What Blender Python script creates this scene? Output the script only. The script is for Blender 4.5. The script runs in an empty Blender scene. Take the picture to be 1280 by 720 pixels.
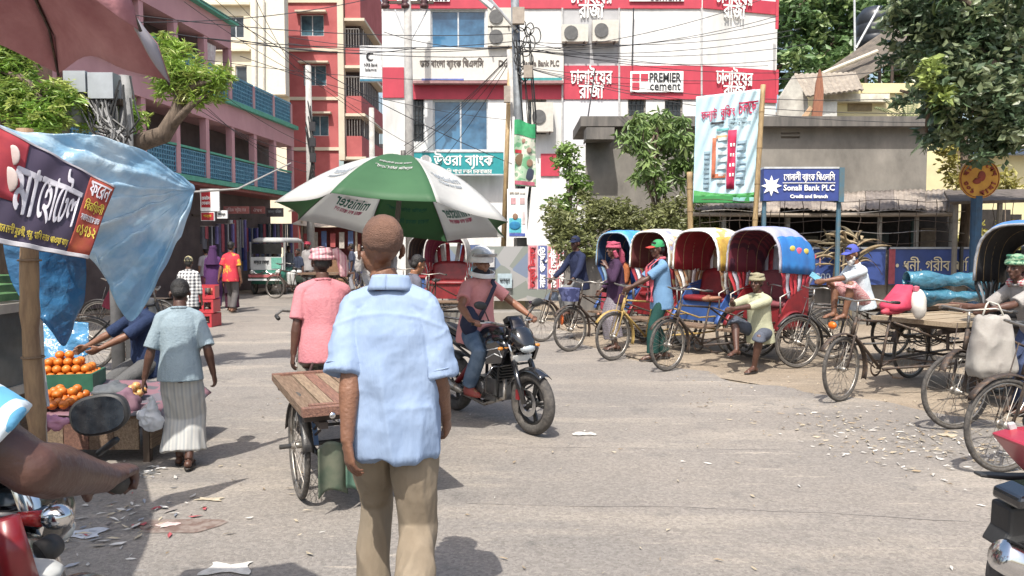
import bpy, math, random, time
import numpy as np
from mathutils import Vector, Matrix, noise, Euler
R = math.radians
random.seed(7)
SC = bpy.context.scene
COL = SC.collection
# ---------------------------------------------------------------- camera
CH = 1.65; F = 950.0; PITCH = math.atan(55 / F)
cam_d = bpy.data.cameras.new("camera"); cam = bpy.data.objects.new("camera", cam_d); COL.objects.link(cam)
cam.location = (0, 0, CH); cam.rotation_euler = (R(90) - PITCH, 0, 0)
cam_d.sensor_width = 36; cam_d.lens = F / 1280 * 36; cam_d.clip_start = 0.05; cam_d.clip_end = 2000
SC.camera = cam
# ---------------------------------------------------------------- light
SUN_EL, SH = R(59), Vector((0.25, 0.97, 0)).normalized()       # SH: the way shadows fall
sun_d = bpy.data.lights.new("sun", 'SUN'); sun_d.energy = 4.2; sun_d.angle = R(0.5); sun_d.color = (1, 0.955, 0.88)
sun = bpy.data.objects.new("sun", sun_d); COL.objects.link(sun)
sd = Vector((SH.x * math.cos(SUN_EL), SH.y * math.cos(SUN_EL), -math.sin(SUN_EL)))
sun.rotation_euler = sd.to_track_quat('-Z', 'Y').to_euler(); sun.location = (-5, -10, 20)
W = bpy.data.worlds.new("World"); SC.world = W; W.use_nodes = True
nt = W.node_tree; bg = nt.nodes["Background"]
sky = nt.nodes.new("ShaderNodeTexSky"); sky.sky_type = 'NISHITA'; sky.sun_disc = False
sky.sun_elevation = SUN_EL; sky.sun_rotation = math.atan2(-sd.x, -sd.y); sky.dust_density = 4.0; sky.air_density = 1.3; sky.ozone_density = 1.0
nt.links.new(sky.outputs[0], bg.inputs[0]); bg.inputs[1].default_value = 0.15
SC.view_settings.view_transform = 'Standard'; SC.view_settings.look = 'None'
SC.view_settings.exposure = 0.60; SC.view_settings.gamma = 1

def P(px, py, Y):
    """world point seen at photo pixel px,py lying at distance Y down the street"""
    u = (px - 640) / F; v = (360 - py) / F
    dy = math.cos(PITCH) + v * math.sin(PITCH); dz = -math.sin(PITCH) + v * math.cos(PITCH)
    t = Y / dy
    return Vector((u * t, Y, CH + dz * t))
def G(px, py):
    v = (360 - py) / F
    dy = math.cos(PITCH) + v * math.sin(PITCH); dz = -math.sin(PITCH) + v * math.cos(PITCH)
    t = -CH / dz
    return Vector(((px - 640) / F * t, dy * t, 0))
# ---------------------------------------------------------------- materials
MC = {}
def mat(c, c2=None, rough=0.75, metal=0.0, scale=8.0, bump=0.0, bscale=None, detail=4.0, stretch=None, contrast=(0.35, 0.65), spec=0.5, trans=0.0, name=None, coat=0.0):
    key = (tuple(c), tuple(c2) if c2 else None, rough, metal, scale, bump, bscale, detail, stretch, contrast, spec, trans, coat)
    if key in MC: return MC[key]
    m = bpy.data.materials.new(name or "surface"); m.use_nodes = True
    n = m.node_tree; b = n.nodes["Principled BSDF"]; L = n.links.new
    b.inputs["Roughness"].default_value = rough; b.inputs["Metallic"].default_value = metal
    b.inputs["Specular IOR Level"].default_value = spec
    if coat: b.inputs["Coat Weight"].default_value = coat; b.inputs["Coat Roughness"].default_value = 0.15
    if c2 is None: c2 = tuple(x * 0.72 for x in c[:3])
    tc = n.nodes.new("ShaderNodeTexCoord"); mp = n.nodes.new("ShaderNodeMapping"); L(tc.outputs["Object"], mp.inputs[0])
    if stretch: mp.inputs["Scale"].default_value = stretch
    nz = n.nodes.new("ShaderNodeTexNoise"); nz.inputs["Scale"].default_value = scale; nz.inputs["Detail"].default_value = detail; nz.inputs["Roughness"].default_value = 0.62
    L(mp.outputs[0], nz.inputs["Vector"])
    cr = n.nodes.new("ShaderNodeValToRGB"); cr.color_ramp.elements[0].position = contrast[0]; cr.color_ramp.elements[1].position = contrast[1]
    cr.color_ramp.elements[0].color = (*c2[:3], 1); cr.color_ramp.elements[1].color = (*c[:3], 1)
    L(nz.outputs["Fac"], cr.inputs[0]); L(cr.outputs[0], b.inputs["Base Color"])
    if bump:
        n2 = n.nodes.new("ShaderNodeTexNoise"); n2.inputs["Scale"].default_value = bscale or scale * 4; n2.inputs["Detail"].default_value = 5
        L(mp.outputs[0], n2.inputs["Vector"])
        bp = n.nodes.new("ShaderNodeBump"); bp.inputs["Strength"].default_value = bump; bp.inputs["Distance"].default_value = 0.02
        L(n2.outputs["Fac"], bp.inputs["Height"]); L(bp.outputs[0], b.inputs["Normal"])
    if trans:
        tr = n.nodes.new("ShaderNodeBsdfTranslucent"); L(cr.outputs[0], tr.inputs[0]); mx = n.nodes.new("ShaderNodeMixShader"); mx.inputs[0].default_value = trans
        L(b.outputs[0], mx.inputs[1]); L(tr.outputs[0], mx.inputs[2]); L(mx.outputs[0], n.nodes["Material Output"].inputs[0])
    MC[key] = m
    return m
def pattern_mat(cols, scale=6.0, kind='voronoi', rough=0.7, stretch=None, trans=0.0, key=None):
    k = ('pat', tuple(cols), scale, kind, rough, stretch, trans)
    if k in MC: return MC[k]
    m = bpy.data.materials.new("patterned_cloth"); m.use_nodes = True
    n = m.node_tree; b = n.nodes["Principled BSDF"]; L = n.links.new; b.inputs["Roughness"].default_value = rough
    tc = n.nodes.new("ShaderNodeTexCoord"); mp = n.nodes.new("ShaderNodeMapping"); L(tc.outputs["Object"], mp.inputs[0])
    if stretch: mp.inputs["Scale"].default_value = stretch
    cr = n.nodes.new("ShaderNodeValToRGB"); cr.color_ramp.interpolation = 'CONSTANT'
    e = cr.color_ramp.elements; e[0].color = (*cols[0], 1); e[0].position = 0
    N = len(cols)
    e[1].position = 1 / N; e[1].color = (*cols[1 % N], 1)
    for i in range(2, N): x = e.new(i / N); x.color = (*cols[i], 1)
    if kind == 'voronoi':
        v = n.nodes.new("ShaderNodeTexVoronoi"); v.inputs["Scale"].default_value = scale; L(mp.outputs[0], v.inputs["Vector"])
        sp = n.nodes.new("ShaderNodeSeparateColor"); L(v.outputs["Color"], sp.inputs[0]); L(sp.outputs[0], cr.inputs[0])
    elif kind == 'noise':
        v = n.nodes.new("ShaderNodeTexNoise"); v.inputs["Scale"].default_value = scale; v.inputs["Detail"].default_value = 2; L(mp.outputs[0], v.inputs["Vector"])
        mr = n.nodes.new("ShaderNodeMapRange"); mr.inputs[1].default_value = 0.3; mr.inputs[2].default_value = 0.7; L(v.outputs[0], mr.inputs[0]); L(mr.outputs[0], cr.inputs[0])
    elif kind == 'stripe':
        v = n.nodes.new("ShaderNodeTexWave"); v.wave_profile = 'SAW'; v.inputs["Scale"].default_value = scale; v.inputs["Distortion"].default_value = 0.6; v.inputs["Detail"].default_value = 1; L(mp.outputs[0], v.inputs["Vector"]); L(v.outputs["Fac"], cr.inputs[0])
    elif kind == 'check':
        v = n.nodes.new("ShaderNodeTexWave"); v.wave_profile = 'TRI'; v.inputs["Scale"].default_value = scale; L(mp.outputs[0], v.inputs["Vector"])
        w = n.nodes.new("ShaderNodeTexWave"); w.wave_profile = 'TRI'; w.bands_direction = 'Z'; w.inputs["Scale"].default_value = scale; L(mp.outputs[0], w.inputs["Vector"])
        ma = n.nodes.new("ShaderNodeMath"); ma.operation = 'ADD'; L(v.outputs["Fac"], ma.inputs[0]); L(w.outputs["Fac"], ma.inputs[1])
        mb = n.nodes.new("ShaderNodeMath"); mb.operation = 'MULTIPLY'; mb.inputs[1].default_value = 0.5; L(ma.outputs[0], mb.inputs[0]); L(mb.outputs[0], cr.inputs[0])
    L(cr.outputs[0], b.inputs["Base Color"])
    if trans:
        tr = n.nodes.new("ShaderNodeBsdfTranslucent"); L(cr.outputs[0], tr.inputs[0]); mx = n.nodes.new("ShaderNodeMixShader"); mx.inputs[0].default_value = trans
        L(b.outputs[0], mx.inputs[1]); L(tr.outputs[0], mx.inputs[2]); L(mx.outputs[0], n.nodes["Material Output"].inputs[0])
    MC[k] = m
    return m
def glass_mat(c=(0.05, 0.12, 0.2), rough=0.08):
    return mat(c, tuple(x * 0.5 for x in c), rough=rough, scale=1.2, spec=0.9, name="window_glass")
# ---------------------------------------------------------------- mesh builder
class MB:
    def __init__(s): s.v = []; s.f = []; s.M = None
    def add(s, vs, fs):
        o = len(s.v)
        if s.M is not None: vs = [s.M @ Vector(v) for v in vs]
        s.v.extend([tuple(v) for v in vs]); s.f.extend([tuple(i + o for i in f) for f in fs]); return s
    def box(s, c, d, rz=0.0, rot=None, taper=1.0):
        hx, hy, hz = d[0] / 2, d[1] / 2, d[2] / 2
        m = rot if rot is not None else Matrix.Rotation(rz, 3, 'Z')
        c = Vector(c); vs = []
        for z in (-hz, hz):
            k = taper if z > 0 else 1.0
            for x, y in ((-hx, -hy), (hx, -hy), (hx, hy), (-hx, hy)): vs.append(c + m @ Vector((x * k, y * k, z)))
        return s.add(vs, [(3, 2, 1, 0), (4, 5, 6, 7), (0, 1, 5, 4), (1, 2, 6, 5), (2, 3, 7, 6), (3, 0, 4, 7)])
    def quad(s, a, b, c, d): return s.add([a, b, c, d], [(0, 1, 2, 3)])
    def tube(s, pts, r, n=8, caps=True, closed=False):
        pts = [Vector(p) for p in pts]; N = len(pts)
        rs = r if isinstance(r, (list, tuple)) else [r] * N
        vs = []; prev = None
        for i, p in enumerate(pts):
            if closed: t = pts[(i + 1) % N] - pts[i - 1]
            else: t = pts[min(i + 1, N - 1)] - pts[max(i - 1, 0)]
            if t.length < 1e-9: t = Vector((0, 0, 1))
            t.normalize()
            if prev is None:
                a = Vector((0, 0, 1)) if abs(t.z) < 0.9 else Vector((1, 0, 0))
                u = t.cross(a).normalized()
            else:
                u = prev - t * prev.dot(t)
                if u.length < 1e-6: u = t.orthogonal()
                u.normalize()
            prev = u; w = t.cross(u)
            for k in range(n):
                a = 2 * math.pi * k / n; vs.append(p + (u * math.cos(a) + w * math.sin(a)) * rs[i])
        fs = []
        for i in range(N if closed else N - 1):
            j = (i + 1) % N
            for k in range(n):
                q = (k + 1) % n; fs.append((i * n + k, i * n + q, j * n + q, j * n + k))
        if caps and not closed:
            fs.append(tuple(range(n - 1, -1, -1))); fs.append(tuple((N - 1) * n + k for k in range(n)))
        return s.add(vs, fs)
    def rod(s, a, b, r, n=6): return s.tube([a, b], r, n)
    def ell(s, c, r, rot=None, nu=12, nv=8):
        c = Vector(c); vs = []; fs = []
        if not isinstance(r, (tuple, list)): r = (r, r, r)
        for i in range(nv + 1):
            th = math.pi * i / nv
            if i in (0, nv): pts = [Vector((0, 0, r[2] * math.cos(th)))]
            else: pts = [Vector((r[0] * math.sin(th) * math.cos(2 * math.pi * k / nu), r[1] * math.sin(th) * math.sin(2 * math.pi * k / nu), r[2] * math.cos(th))) for k in range(nu)]
            for p in pts: vs.append(c + (rot @ p if rot is not None else p))
        for k in range(nu): fs.append((0, 1 + k, 1 + (k + 1) % nu))
        for i in range(nv - 2):
            a = 1 + i * nu; b = a + nu
            for k in range(nu): q = (k + 1) % nu; fs.append((a + k, b + k, b + q, a + q))
        l = len(vs) - 1; a = 1 + (nv - 2) * nu
        for k in range(nu): fs.append((l, a + (k + 1) % nu, a + k))
        return s.add(vs, fs)
    def lathe(s, prof, c=(0, 0, 0), n=16, rot=None, a0=0.0, a1=2 * math.pi):
        full = abs(a1 - a0 - 2 * math.pi) < 1e-6; c = Vector(c); m = n if full else n + 1; vs = []
        for (r_, z) in prof:
            for k in range(m):
                a = a0 + (a1 - a0) * k / n; p = Vector((r_ * math.cos(a), r_ * math.sin(a), z)); vs.append(c + (rot @ p if rot is not None else p))
        fs = []
        for i in range(len(prof) - 1):
            for k in range(n):
                q = (k + 1) % m; fs.append((i * m + k, i * m + q, (i + 1) * m + q, (i + 1) * m + k))
        return s.add(vs, fs)
    def loft(s, secs, n=16, power=1.0):
        """secs: (centre, side vector*rx, front vector*ry) closed ends"""
        vs = []; fs = []
        for c, a, b in secs:
            for k in range(n):
                t = 2 * math.pi * k / n; ct, st = math.cos(t), math.sin(t)
                if power != 1.0: ct = math.copysign(abs(ct) ** power, ct); st = math.copysign(abs(st) ** power, st)
                vs.append(Vector(c) + Vector(a) * ct + Vector(b) * st)
        for i in range(len(secs) - 1):
            for k in range(n): q = (k + 1) % n; fs.append((i * n + k, i * n + q, (i + 1) * n + q, (i + 1) * n + k))
        fs.append(tuple(range(n - 1, -1, -1))); fs.append(tuple((len(secs) - 1) * n + k for k in range(n)))
        return s.add(vs, fs)
    def prism(s, poly, th, frame=None, c=(0, 0, 0)):
        """poly in local xz plane, thickness th along y"""
        c = Vector(c); N = len(poly); vs = []
        for y in (-th / 2, th / 2):
            for x, z in poly:
                p = Vector((x, y, z)); vs.append(c + (frame @ p if frame is not None else p))
        fs = [tuple(range(N)), tuple(range(2 * N - 1, N - 1, -1))] + [(i, (i + N), (i + 1) % N + N, (i + 1) % N) for i in range(N)]
        return s.add(vs, fs)
    def grid(s, fn, nu, nv):
        vs = [fn(i / nu, j / nv) for j in range(nv + 1) for i in range(nu + 1)]
        fs = [(j * (nu + 1) + i, j * (nu + 1) + i + 1, (j + 1) * (nu + 1) + i + 1, (j + 1) * (nu + 1) + i) for j in range(nv) for i in range(nu)]
        return s.add(vs, fs)
    def sheet(s, fn, nu, nv, th=0.004):
        """a cloth/sheet with real thickness"""
        W_ = nu + 1; pts = [[Vector(fn(i / nu, j / nv)) for i in range(W_)] for j in range(nv + 1)]
        vs = []; nor = []
        for j in range(nv + 1):
            for i in range(W_):
                du = pts[j][min(i + 1, nu)] - pts[j][max(i - 1, 0)]; dv = pts[min(j + 1, nv)][i] - pts[max(j - 1, 0)][i]
                n = du.cross(dv); n = n.normalized() if n.length > 1e-9 else Vector((0, 0, 1)); nor.append(n)
        flat = [p for row in pts for p in row]
        vs = flat + [p - n * th for p, n in zip(flat, nor)]; o = len(flat)
        fs = []
        for j in range(nv):
            for i in range(nu):
                a = j * W_ + i; fs.append((a, a + 1, a + W_ + 1, a + W_)); fs.append((o + a, o + a + W_, o + a + W_ + 1, o + a + 1))
        for i in range(nu): fs.append((i, o + i, o + i + 1, i + 1)); a = nv * W_ + i; fs.append((a, a + 1, o + a + 1, o + a))
        for j in range(nv): a = j * W_; fs.append((a, a + W_, o + a + W_, o + a)); a = j * W_ + nu; fs.append((a, o + a, o + a + W_, a + W_))
        return s.add(vs, fs)
    def mesh(s, name, m=None, smooth=False, angle=None):
        me = bpy.data.meshes.new(name); me.from_pydata(s.v, [], s.f); me.validate(); me.update()
        if m: me.materials.append(m)
        if smooth: me.polygons.foreach_set("use_smooth", [True] * len(me.polygons))
        return me
    def build(s, name, m, parent=None, smooth=False, **kw): return part(name, s.mesh(name, m, smooth), parent, **kw)
def tag(o, label=None, cat=None, group=None, kind=None):
    if label: o["label"] = label
    if cat: o["category"] = cat
    if group: o["group"] = group
    if kind: o["kind"] = kind
    return o
def part(name, me, parent=None, loc=None, rot=None, label=None, cat=None, group=None, kind=None, scale=None):
    o = bpy.data.objects.new(name, me); COL.objects.link(o)
    if parent is not None: o.parent = parent
    if loc is not None: o.location = loc
    if rot is not None: o.rotation_euler = rot
    if scale is not None: o.scale = scale
    return tag(o, label, cat, group, kind)
def thing(name, label, cat, loc=(0, 0, 0), rz=0.0, group=None, scale=1.0):
    o = bpy.data.objects.new(name, None); COL.objects.link(o); o.location = loc; o.rotation_euler = (0, 0, rz); o.empty_display_size = 0.2
    o.scale = (scale,) * 3
    return tag(o, label, cat, group)
def tbox(name, c, d, m, label, cat, rz=0, group=None, kind=None):
    b = MB(); b.box((0, 0, d[2] / 2), d); return b.build(name, m, loc=(c[0], c[1], c[2] - d[2] / 2), rot=(0, 0, rz), label=label, cat=cat, group=group, kind=kind)
def kids(o): return [c for c in bpy.data.objects if c.parent == o]
def dup(root, loc, rz, label, children=None, swap=None):
    r_ = root.copy(); COL.objects.link(r_); r_.location = loc; r_.rotation_euler = (0, 0, rz); r_["label"] = label
    for ch in kids(root):
        c = ch.copy(); COL.objects.link(c); c.parent = r_
        for g in kids(ch):
            d = g.copy(); COL.objects.link(d); d.parent = c
    return r_
TXC = {}
def text_mesh(body, m, size=1.0, ext=0.01, width=None, bold=0.0, align='CENTER', shear=0.0, key=None):
    """writing as a real, slightly raised mesh in the xz plane, facing -y; width fits it"""
    indic = any(ord(ch) > 0x980 for ch in body)
    cu = bpy.data.curves.new("lettering", 'FONT'); cu.body = body; cu.size = size; cu.extrude = ext; cu.offset = 0 if indic else bold; cu.resolution_u = 2
    cu.align_x = align; cu.align_y = 'CENTER'; cu.shear = shear
    o = bpy.data.objects.new("lettering_source", cu); COL.objects.link(o)
    dg = bpy.context.evaluated_depsgraph_get(); me = bpy.data.meshes.new_from_object(o.evaluated_get(dg))
    bpy.data.objects.remove(o); bpy.data.curves.remove(cu)
    if len(me.vertices) == 0: return me
    co = np.empty(len(me.vertices) * 3); me.vertices.foreach_get("co", co); co = co.reshape(-1, 3)
    x, y, z = co[:, 0].copy(), co[:, 1].copy(), co[:, 2].copy()
    y -= (y.max() + y.min()) / 2
    if width:
        w = x.max() - x.min(); x *= width / w
    if align == 'CENTER': x -= (x.max() + x.min()) / 2
    co = np.stack([x, -z, y], 1)
    if indic and bold:      # heavier strokes: the outline laid three times, a hair apart
        fs = [tuple(p.vertices) for p in me.polygons]; n = len(co); vs = []; ff = []; bk = bold * 0.75
        for i, (dx, dy, dz) in enumerate(((0, 0, 0), (bk, -0.0007, bk * 0.4), (-bk, -0.0014, -bk * 0.4))):
            vs.extend((co + np.array([dx, dy, dz])).tolist()); ff.extend([tuple(v + i * n for v in f) for f in fs])
        me = bpy.data.meshes.new("lettering"); me.from_pydata(vs, [], ff); co = np.array(vs)
    me.vertices.foreach_set("co", co.ravel())
    me.materials.clear(); me.materials.append(m); me.update()
    return me
def text(name, body, m, parent, loc, size, width=None, rot=(0, 0, 0), **kw):
    return part(name, text_mesh(body, m, size, width=width, **kw), parent, loc=loc, rot=rot)
# union of blobs -> one continuous skin
def remesh(mb, voxel, smooth=4, factor=0.5):
    me = bpy.data.meshes.new("raw"); me.from_pydata(mb.v, [], mb.f); me.update()
    o = bpy.data.objects.new("raw", me); COL.objects.link(o)
    md = o.modifiers.new("r", 'REMESH'); md.mode = 'VOXEL'; md.voxel_size = voxel; md.adaptivity = 0
    if smooth: s = o.modifiers.new("s", 'SMOOTH'); s.iterations = smooth; s.factor = factor
    dg = bpy.context.evaluated_depsgraph_get(); out = bpy.data.meshes.new_from_object(o.evaluated_get(dg))
    bpy.data.objects.remove(o); bpy.data.meshes.remove(me)
    return out
def displace(me, fn):
    n = len(me.vertices); co = np.empty(n * 3); me.vertices.foreach_get("co", co); no = np.empty(n * 3); me.vertices.foreach_get("normal", no)
    co = co.reshape(-1, 3); no = no.reshape(-1, 3)
    d = np.array([fn(*c) for c in co]) if not getattr(fn, 'vec', False) else fn(co)
    me.vertices.foreach_set("co", (co + no * d[:, None]).ravel()); me.update()
def fin(me, m, smooth=True):
    me.materials.clear(); me.materials.append(m)
    me.polygons.foreach_set("use_smooth", [smooth] * len(me.polygons)); me.update(); return me
# ---------------------------------------------------------------- people
SKIN = mat((0.20, 0.095, 0.055), (0.15, 0.068, 0.04), rough=0.5, scale=14, bump=0.12, bscale=90)
SKIN_D = mat((0.095, 0.045, 0.03), (0.07, 0.032, 0.022), rough=0.45, scale=12, bump=0.1, bscale=90)
SKIN_L = mat((0.36, 0.19, 0.12), (0.28, 0.14, 0.09), rough=0.5, scale=12, bump=0.1, bscale=90)
HAIR = mat((0.012, 0.01, 0.009), rough=0.55, bump=0.5, bscale=120)
def cloth(c, c2=None, **k):
    k.setdefault('rough', 0.9); k.setdefault('scale', 3.5); k.setdefault('bump', 0.35); k.setdefault('bscale', 60); k.setdefault('contrast', (0.3, 0.7)); k.setdefault('spec', 0.2)
    return mat(c, c2 or tuple(x * 0.86 for x in c), **k)
def ik(a, b, l1, l2, hint):
    """mid joint between a and b for bone lengths l1, l2 bending towards hint"""
    a, b = Vector(a), Vector(b); d = b - a; D = d.length
    if D > (l1 + l2) * 0.995: b = a + d * ((l1 + l2) * 0.995 / D); d = b - a; D = d.length
    n = d / D; x = (l1 * l1 - l2 * l2 + D * D) / (2 * D); h = math.sqrt(max(l1 * l1 - x * x, 1e-6))
    hv = Vector(hint); hv = hv - n * hv.dot(n)
    if hv.length < 1e-5: hv = n.orthogonal()
    return a + n * x + hv.normalized() * h, b
def person(label, loc, rz, H=1.68, pel=(0, 0, 0.93), lean=0.05, side=0.0, twist=0.0, head=(0, 0), hl=(-0.24, 0.05, 0.82), hr=(0.24, 0.05, 0.82), el=(-0.3, -1, 0), er=(0.3, -1, 0),
           fl=(-0.1, 0, 0.08), fr=(0.1, 0, 0.08), kl=(0, 1, 0), kr=(0, 1, 0), skin=None, top=None, sleeve=0.9, hem=0.16, tm=None, bm=None, bottom='trousers', lhem=0.12, hair=HAIR, hat=None,
           vox=0.012, fat=1.0, curl=0.5, feet='sandal', parent=None, group=None, wr=0.006, seed=0, skirtk=1.0, hoff=(0, 0, 0), beard=None, foot_yaw=(0, 0), gripl=None, gripr=None, wide=1.0, collar=True, body=True, hscale=1.07):
    skin = skin or SKIN; s = H / 1.7
    t = thing("person", label, "person", loc, rz, group, scale=s) if parent is None else parent
    V = Vector; pel = V(pel)
    up = Matrix.Rotation(side, 3, 'Y') @ (Matrix.Rotation(-lean, 3, 'X') @ V((0, 0, 1)))
    sd_ = Matrix.Rotation(twist, 3, 'Z') @ V((1, 0, 0)); sd_ = (sd_ - up * sd_.dot(up)).normalized(); fw = up.cross(sd_).normalized()
    nb = pel + up * 0.52 + fw * 0.01                     # neck base
    sh = {-1: nb - up * 0.072 - sd_ * 0.158 * wide, 1: nb - up * 0.072 + sd_ * 0.158 * wide}
    hips = {-1: pel + V((-0.09, 0, -0.03)), 1: pel + V((0.09, 0, -0.03))}
    hd = (Matrix.Rotation(head[1], 3, 'Z') @ Matrix.Rotation(-head[0] - lean * 0.4, 3, 'X'))
    hx, hy, hz = hd @ V((1, 0, 0)), hd @ V((0, 1, 0)), hd @ V((0, 0, 1))
    hb = nb + up * 0.035 + V(hoff); hc = hb + hz * 0.145 + hy * 0.018
    hrot = Matrix((hx, hy, hz)).transposed()
    hands = {-1: V(hl), 1: V(hr)}; eh = {-1: el, 1: er}; feet_ = {-1: V(fl), 1: V(fr)}; kh = {-1: kl, 1: kr}
    EL, WR, KN, AN = {}, {}, {}, {}
    for k in (-1, 1):
        EL[k], WR[k] = ik(sh[k], hands[k], 0.285, 0.255, eh[k])
        KN[k], AN[k] = ik(hips[k], feet_[k], 0.42, 0.42, kh[k])
    b = MB()
    # torso
    def sec(h, rx, ry, off=0.0): return (pel + up * h + fw * off, sd_ * rx, fw * ry)
    b.loft([sec(-0.12, 0.10, 0.09), sec(-0.06, 0.155 * fat, 0.115), sec(0.02, 0.16 * fat, 0.115), sec(0.14, 0.135 * fat, 0.10 * fat), sec(0.28, 0.15 * fat, 0.112), sec(0.38, 0.155 * wide, 0.10), sec(0.44, 0.12 * wide, 0.075), sec(0.50, 0.055, 0.05)], 20)
    for k in (-1, 1):
        b.tube([nb - up * 0.01 + sd_ * k * 0.06, sh[k] + up * 0.005], [0.04, 0.045], 10); b.ell(sh[k], 0.05)
        m_ = sh[k].lerp(EL[k], 0.5)
        b.tube([sh[k], m_, EL[k]], [0.048, 0.044, 0.036], 12); b.ell(EL[k], 0.038)
        f1 = EL[k].lerp(WR[k], 0.25)
        b.tube([EL[k], f1, EL[k].lerp(WR[k], 0.7), WR[k]], [0.038, 0.042, 0.031, 0.026], 12)
        b.tube([hips[k], hips[k].lerp(KN[k], 0.5), KN[k]], [0.088, 0.075, 0.055], 14); b.ell(KN[k], 0.056)
        cf = KN[k].lerp(AN[k], 0.3) + V((0, -0.012, 0)); b.tube([KN[k], cf, KN[k].lerp(AN[k], 0.75), AN[k]], [0.053, 0.058, 0.04, 0.035], 12)
        # foot
        fy = Matrix.Rotation(foot_yaw[0 if k < 0 else 1], 3, 'Z'); fd = fy @ V((0, 1, 0)); fs_ = fy @ V((1, 0, 0)); a = AN[k]
        b.ell(a + fd * -0.03 - V((0, 0, 0.035)), (0.035, 0.045, 0.035))
        b.tube([a + V((0, 0, -0.01)), a + fd * 0.07 - V((0, 0, 0.035)), a + fd * 0.15 - V((0, 0, 0.05))], [0.035, 0.036, 0.026], 10)
        for q in range(5): b.tube([a + fd * 0.13 + fs_ * (-0.03 + 0.015 * q) - V((0, 0, 0.052)), a + fd * (0.19 - 0.008 * abs(q - (1 if k > 0 else 3))) + fs_ * (-0.032 + 0.016 * q) - V((0, 0, 0.06))], [0.012, 0.009], 6)
        # hand
        g = (gripl if k < 0 else gripr); ad = (WR[k] - EL[k]).normalized()
        hdv = V(g[0]).normalized() if g else ad
        pn = V(g[1]).normalized() if g else V((-k, 0.25, 0))      # palm normal
        cu = g[2] if g and len(g) > 2 else curl
        pn = (pn - hdv * pn.dot(hdv)).normalized(); ax = hdv.cross(pn).normalized()
        w = WR[k]
        b.loft([(w, ax * 0.026, pn * 0.02), (w + hdv * 0.03, ax * 0.034, pn * 0.017), (w + hdv * 0.085, ax * 0.041, pn * 0.013)], 12)
        ts = 1 if ax.dot(V((0, 1, 0)) if abs(hdv.y) < 0.8 else V((-k, 0, 0))) > 0 else -1   # thumb side
        for q, (ln, off) in enumerate(((0.068, 0.030), (0.078, 0.010), (0.072, -0.010), (0.056, -0.029))):
            base = w + hdv * (0.085 - 0.004 * abs(q - 1)) + ax * off * ts; d_ = hdv.copy(); pts = [base - hdv * 0.02, base]; rr = [0.0095, 0.0095]
            for j, fr_ in enumerate((0.45, 0.32, 0.23)):
                an = cu * (0.55 + 0.45 * j + 0.08 * q); d_ = (hdv * math.cos(an * (1 + j * 0.6)) + pn * math.sin(an * (1 + j * 0.6))).normalized()
                pts.append(pts[-1] + d_ * ln * fr_); rr.append(0.0088 - 0.001 * j)
            b.tube(pts, rr, 8); b.ell(pts[-1], rr[-1] * 1.0)
        tb = w + hdv * 0.022 + ax * ts * 0.026; td = (hdv * 0.7 + ax * ts * 0.55 + pn * 0.4).normalized(); t2 = (hdv * 0.9 + ax * ts * 0.05 + pn * (0.25 + 0.5 * cu)).normalized()
        b.tube([tb, tb + td * 0.038, tb + td * 0.038 + t2 * 0.05], [0.014, 0.0115, 0.009], 8); b.ell(tb + td * 0.038 + t2 * 0.05, 0.009)
    # neck and head
    b.tube([nb - up * 0.04, hb + hz * 0.05], [0.062, 0.054], 14)
    HS = hscale
    def hp(x, y, z): return hc + (hx * x + hy * y + hz * z) * HS
    b.ell(hp(0, -0.012, 0.022), (0.075, 0.094, 0.092), hrot, 18, 12)      # cranium
    b.ell(hp(0, 0.028, -0.045), (0.058, 0.062, 0.068), hrot, 14, 10)      # face and jaw
    b.ell(hp(0, 0.062, -0.098), (0.026, 0.024, 0.02), hrot)              # chin
    b.tube([hp(0, 0.082, 0.012), hp(0, 0.105, -0.03), hp(0, 0.098, -0.04)], [0.009, 0.014, 0.012], 8)
    b.ell(hp(0, 0.076, 0.022), (0.048, 0.016, 0.011), hrot)              # brow
    b.ell(hp(0, 0.086, -0.066), (0.023, 0.010, 0.007), hrot); b.ell(hp(0, 0.084, -0.078), (0.020, 0.010, 0.007), hrot)
    for k in (-1, 1):
        b.ell(hp(k * 0.042, 0.058, -0.03), (0.02, 0.018, 0.02), hrot)     # cheek
        b.ell(hp(k * 0.078, -0.005, -0.012), (0.008, 0.018, 0.031), hrot @ Matrix.Rotation(k * 0.35, 3, 'Z')); b.ell(hp(k * 0.074, 0.004, -0.035), (0.008, 0.01, 0.012), hrot)
    if body:
        bo = part("body", fin(remesh(b, vox * 0.8, 3), skin), t)
        e = MB()
        for k in (-1, 1): e.ell(hp(k * 0.03, 0.078, -0.002), (0.012, 0.008, 0.007), hrot, 8, 6)
        e.build("eyes", mat((0.03, 0.02, 0.02), rough=0.2), bo, True)
    nz = lambda c, f, o=0: noise.noise(V((c[0] * f + seed * 7.1 + c[2] * 1.5, c[1] * f + o, c[2] * f * 0.3 + seed)))
    def folds(x, y, z):
        c = (x, y, z); r1 = 1 - abs(nz(c, 9)) * 2; r2 = 1 - abs(nz(c, 19, 5)) * 2
        return wr * (0.75 * r1 + 0.3 * r2 - 0.4) + wr * 0.9 * nz(c, 4, 9)
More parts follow.
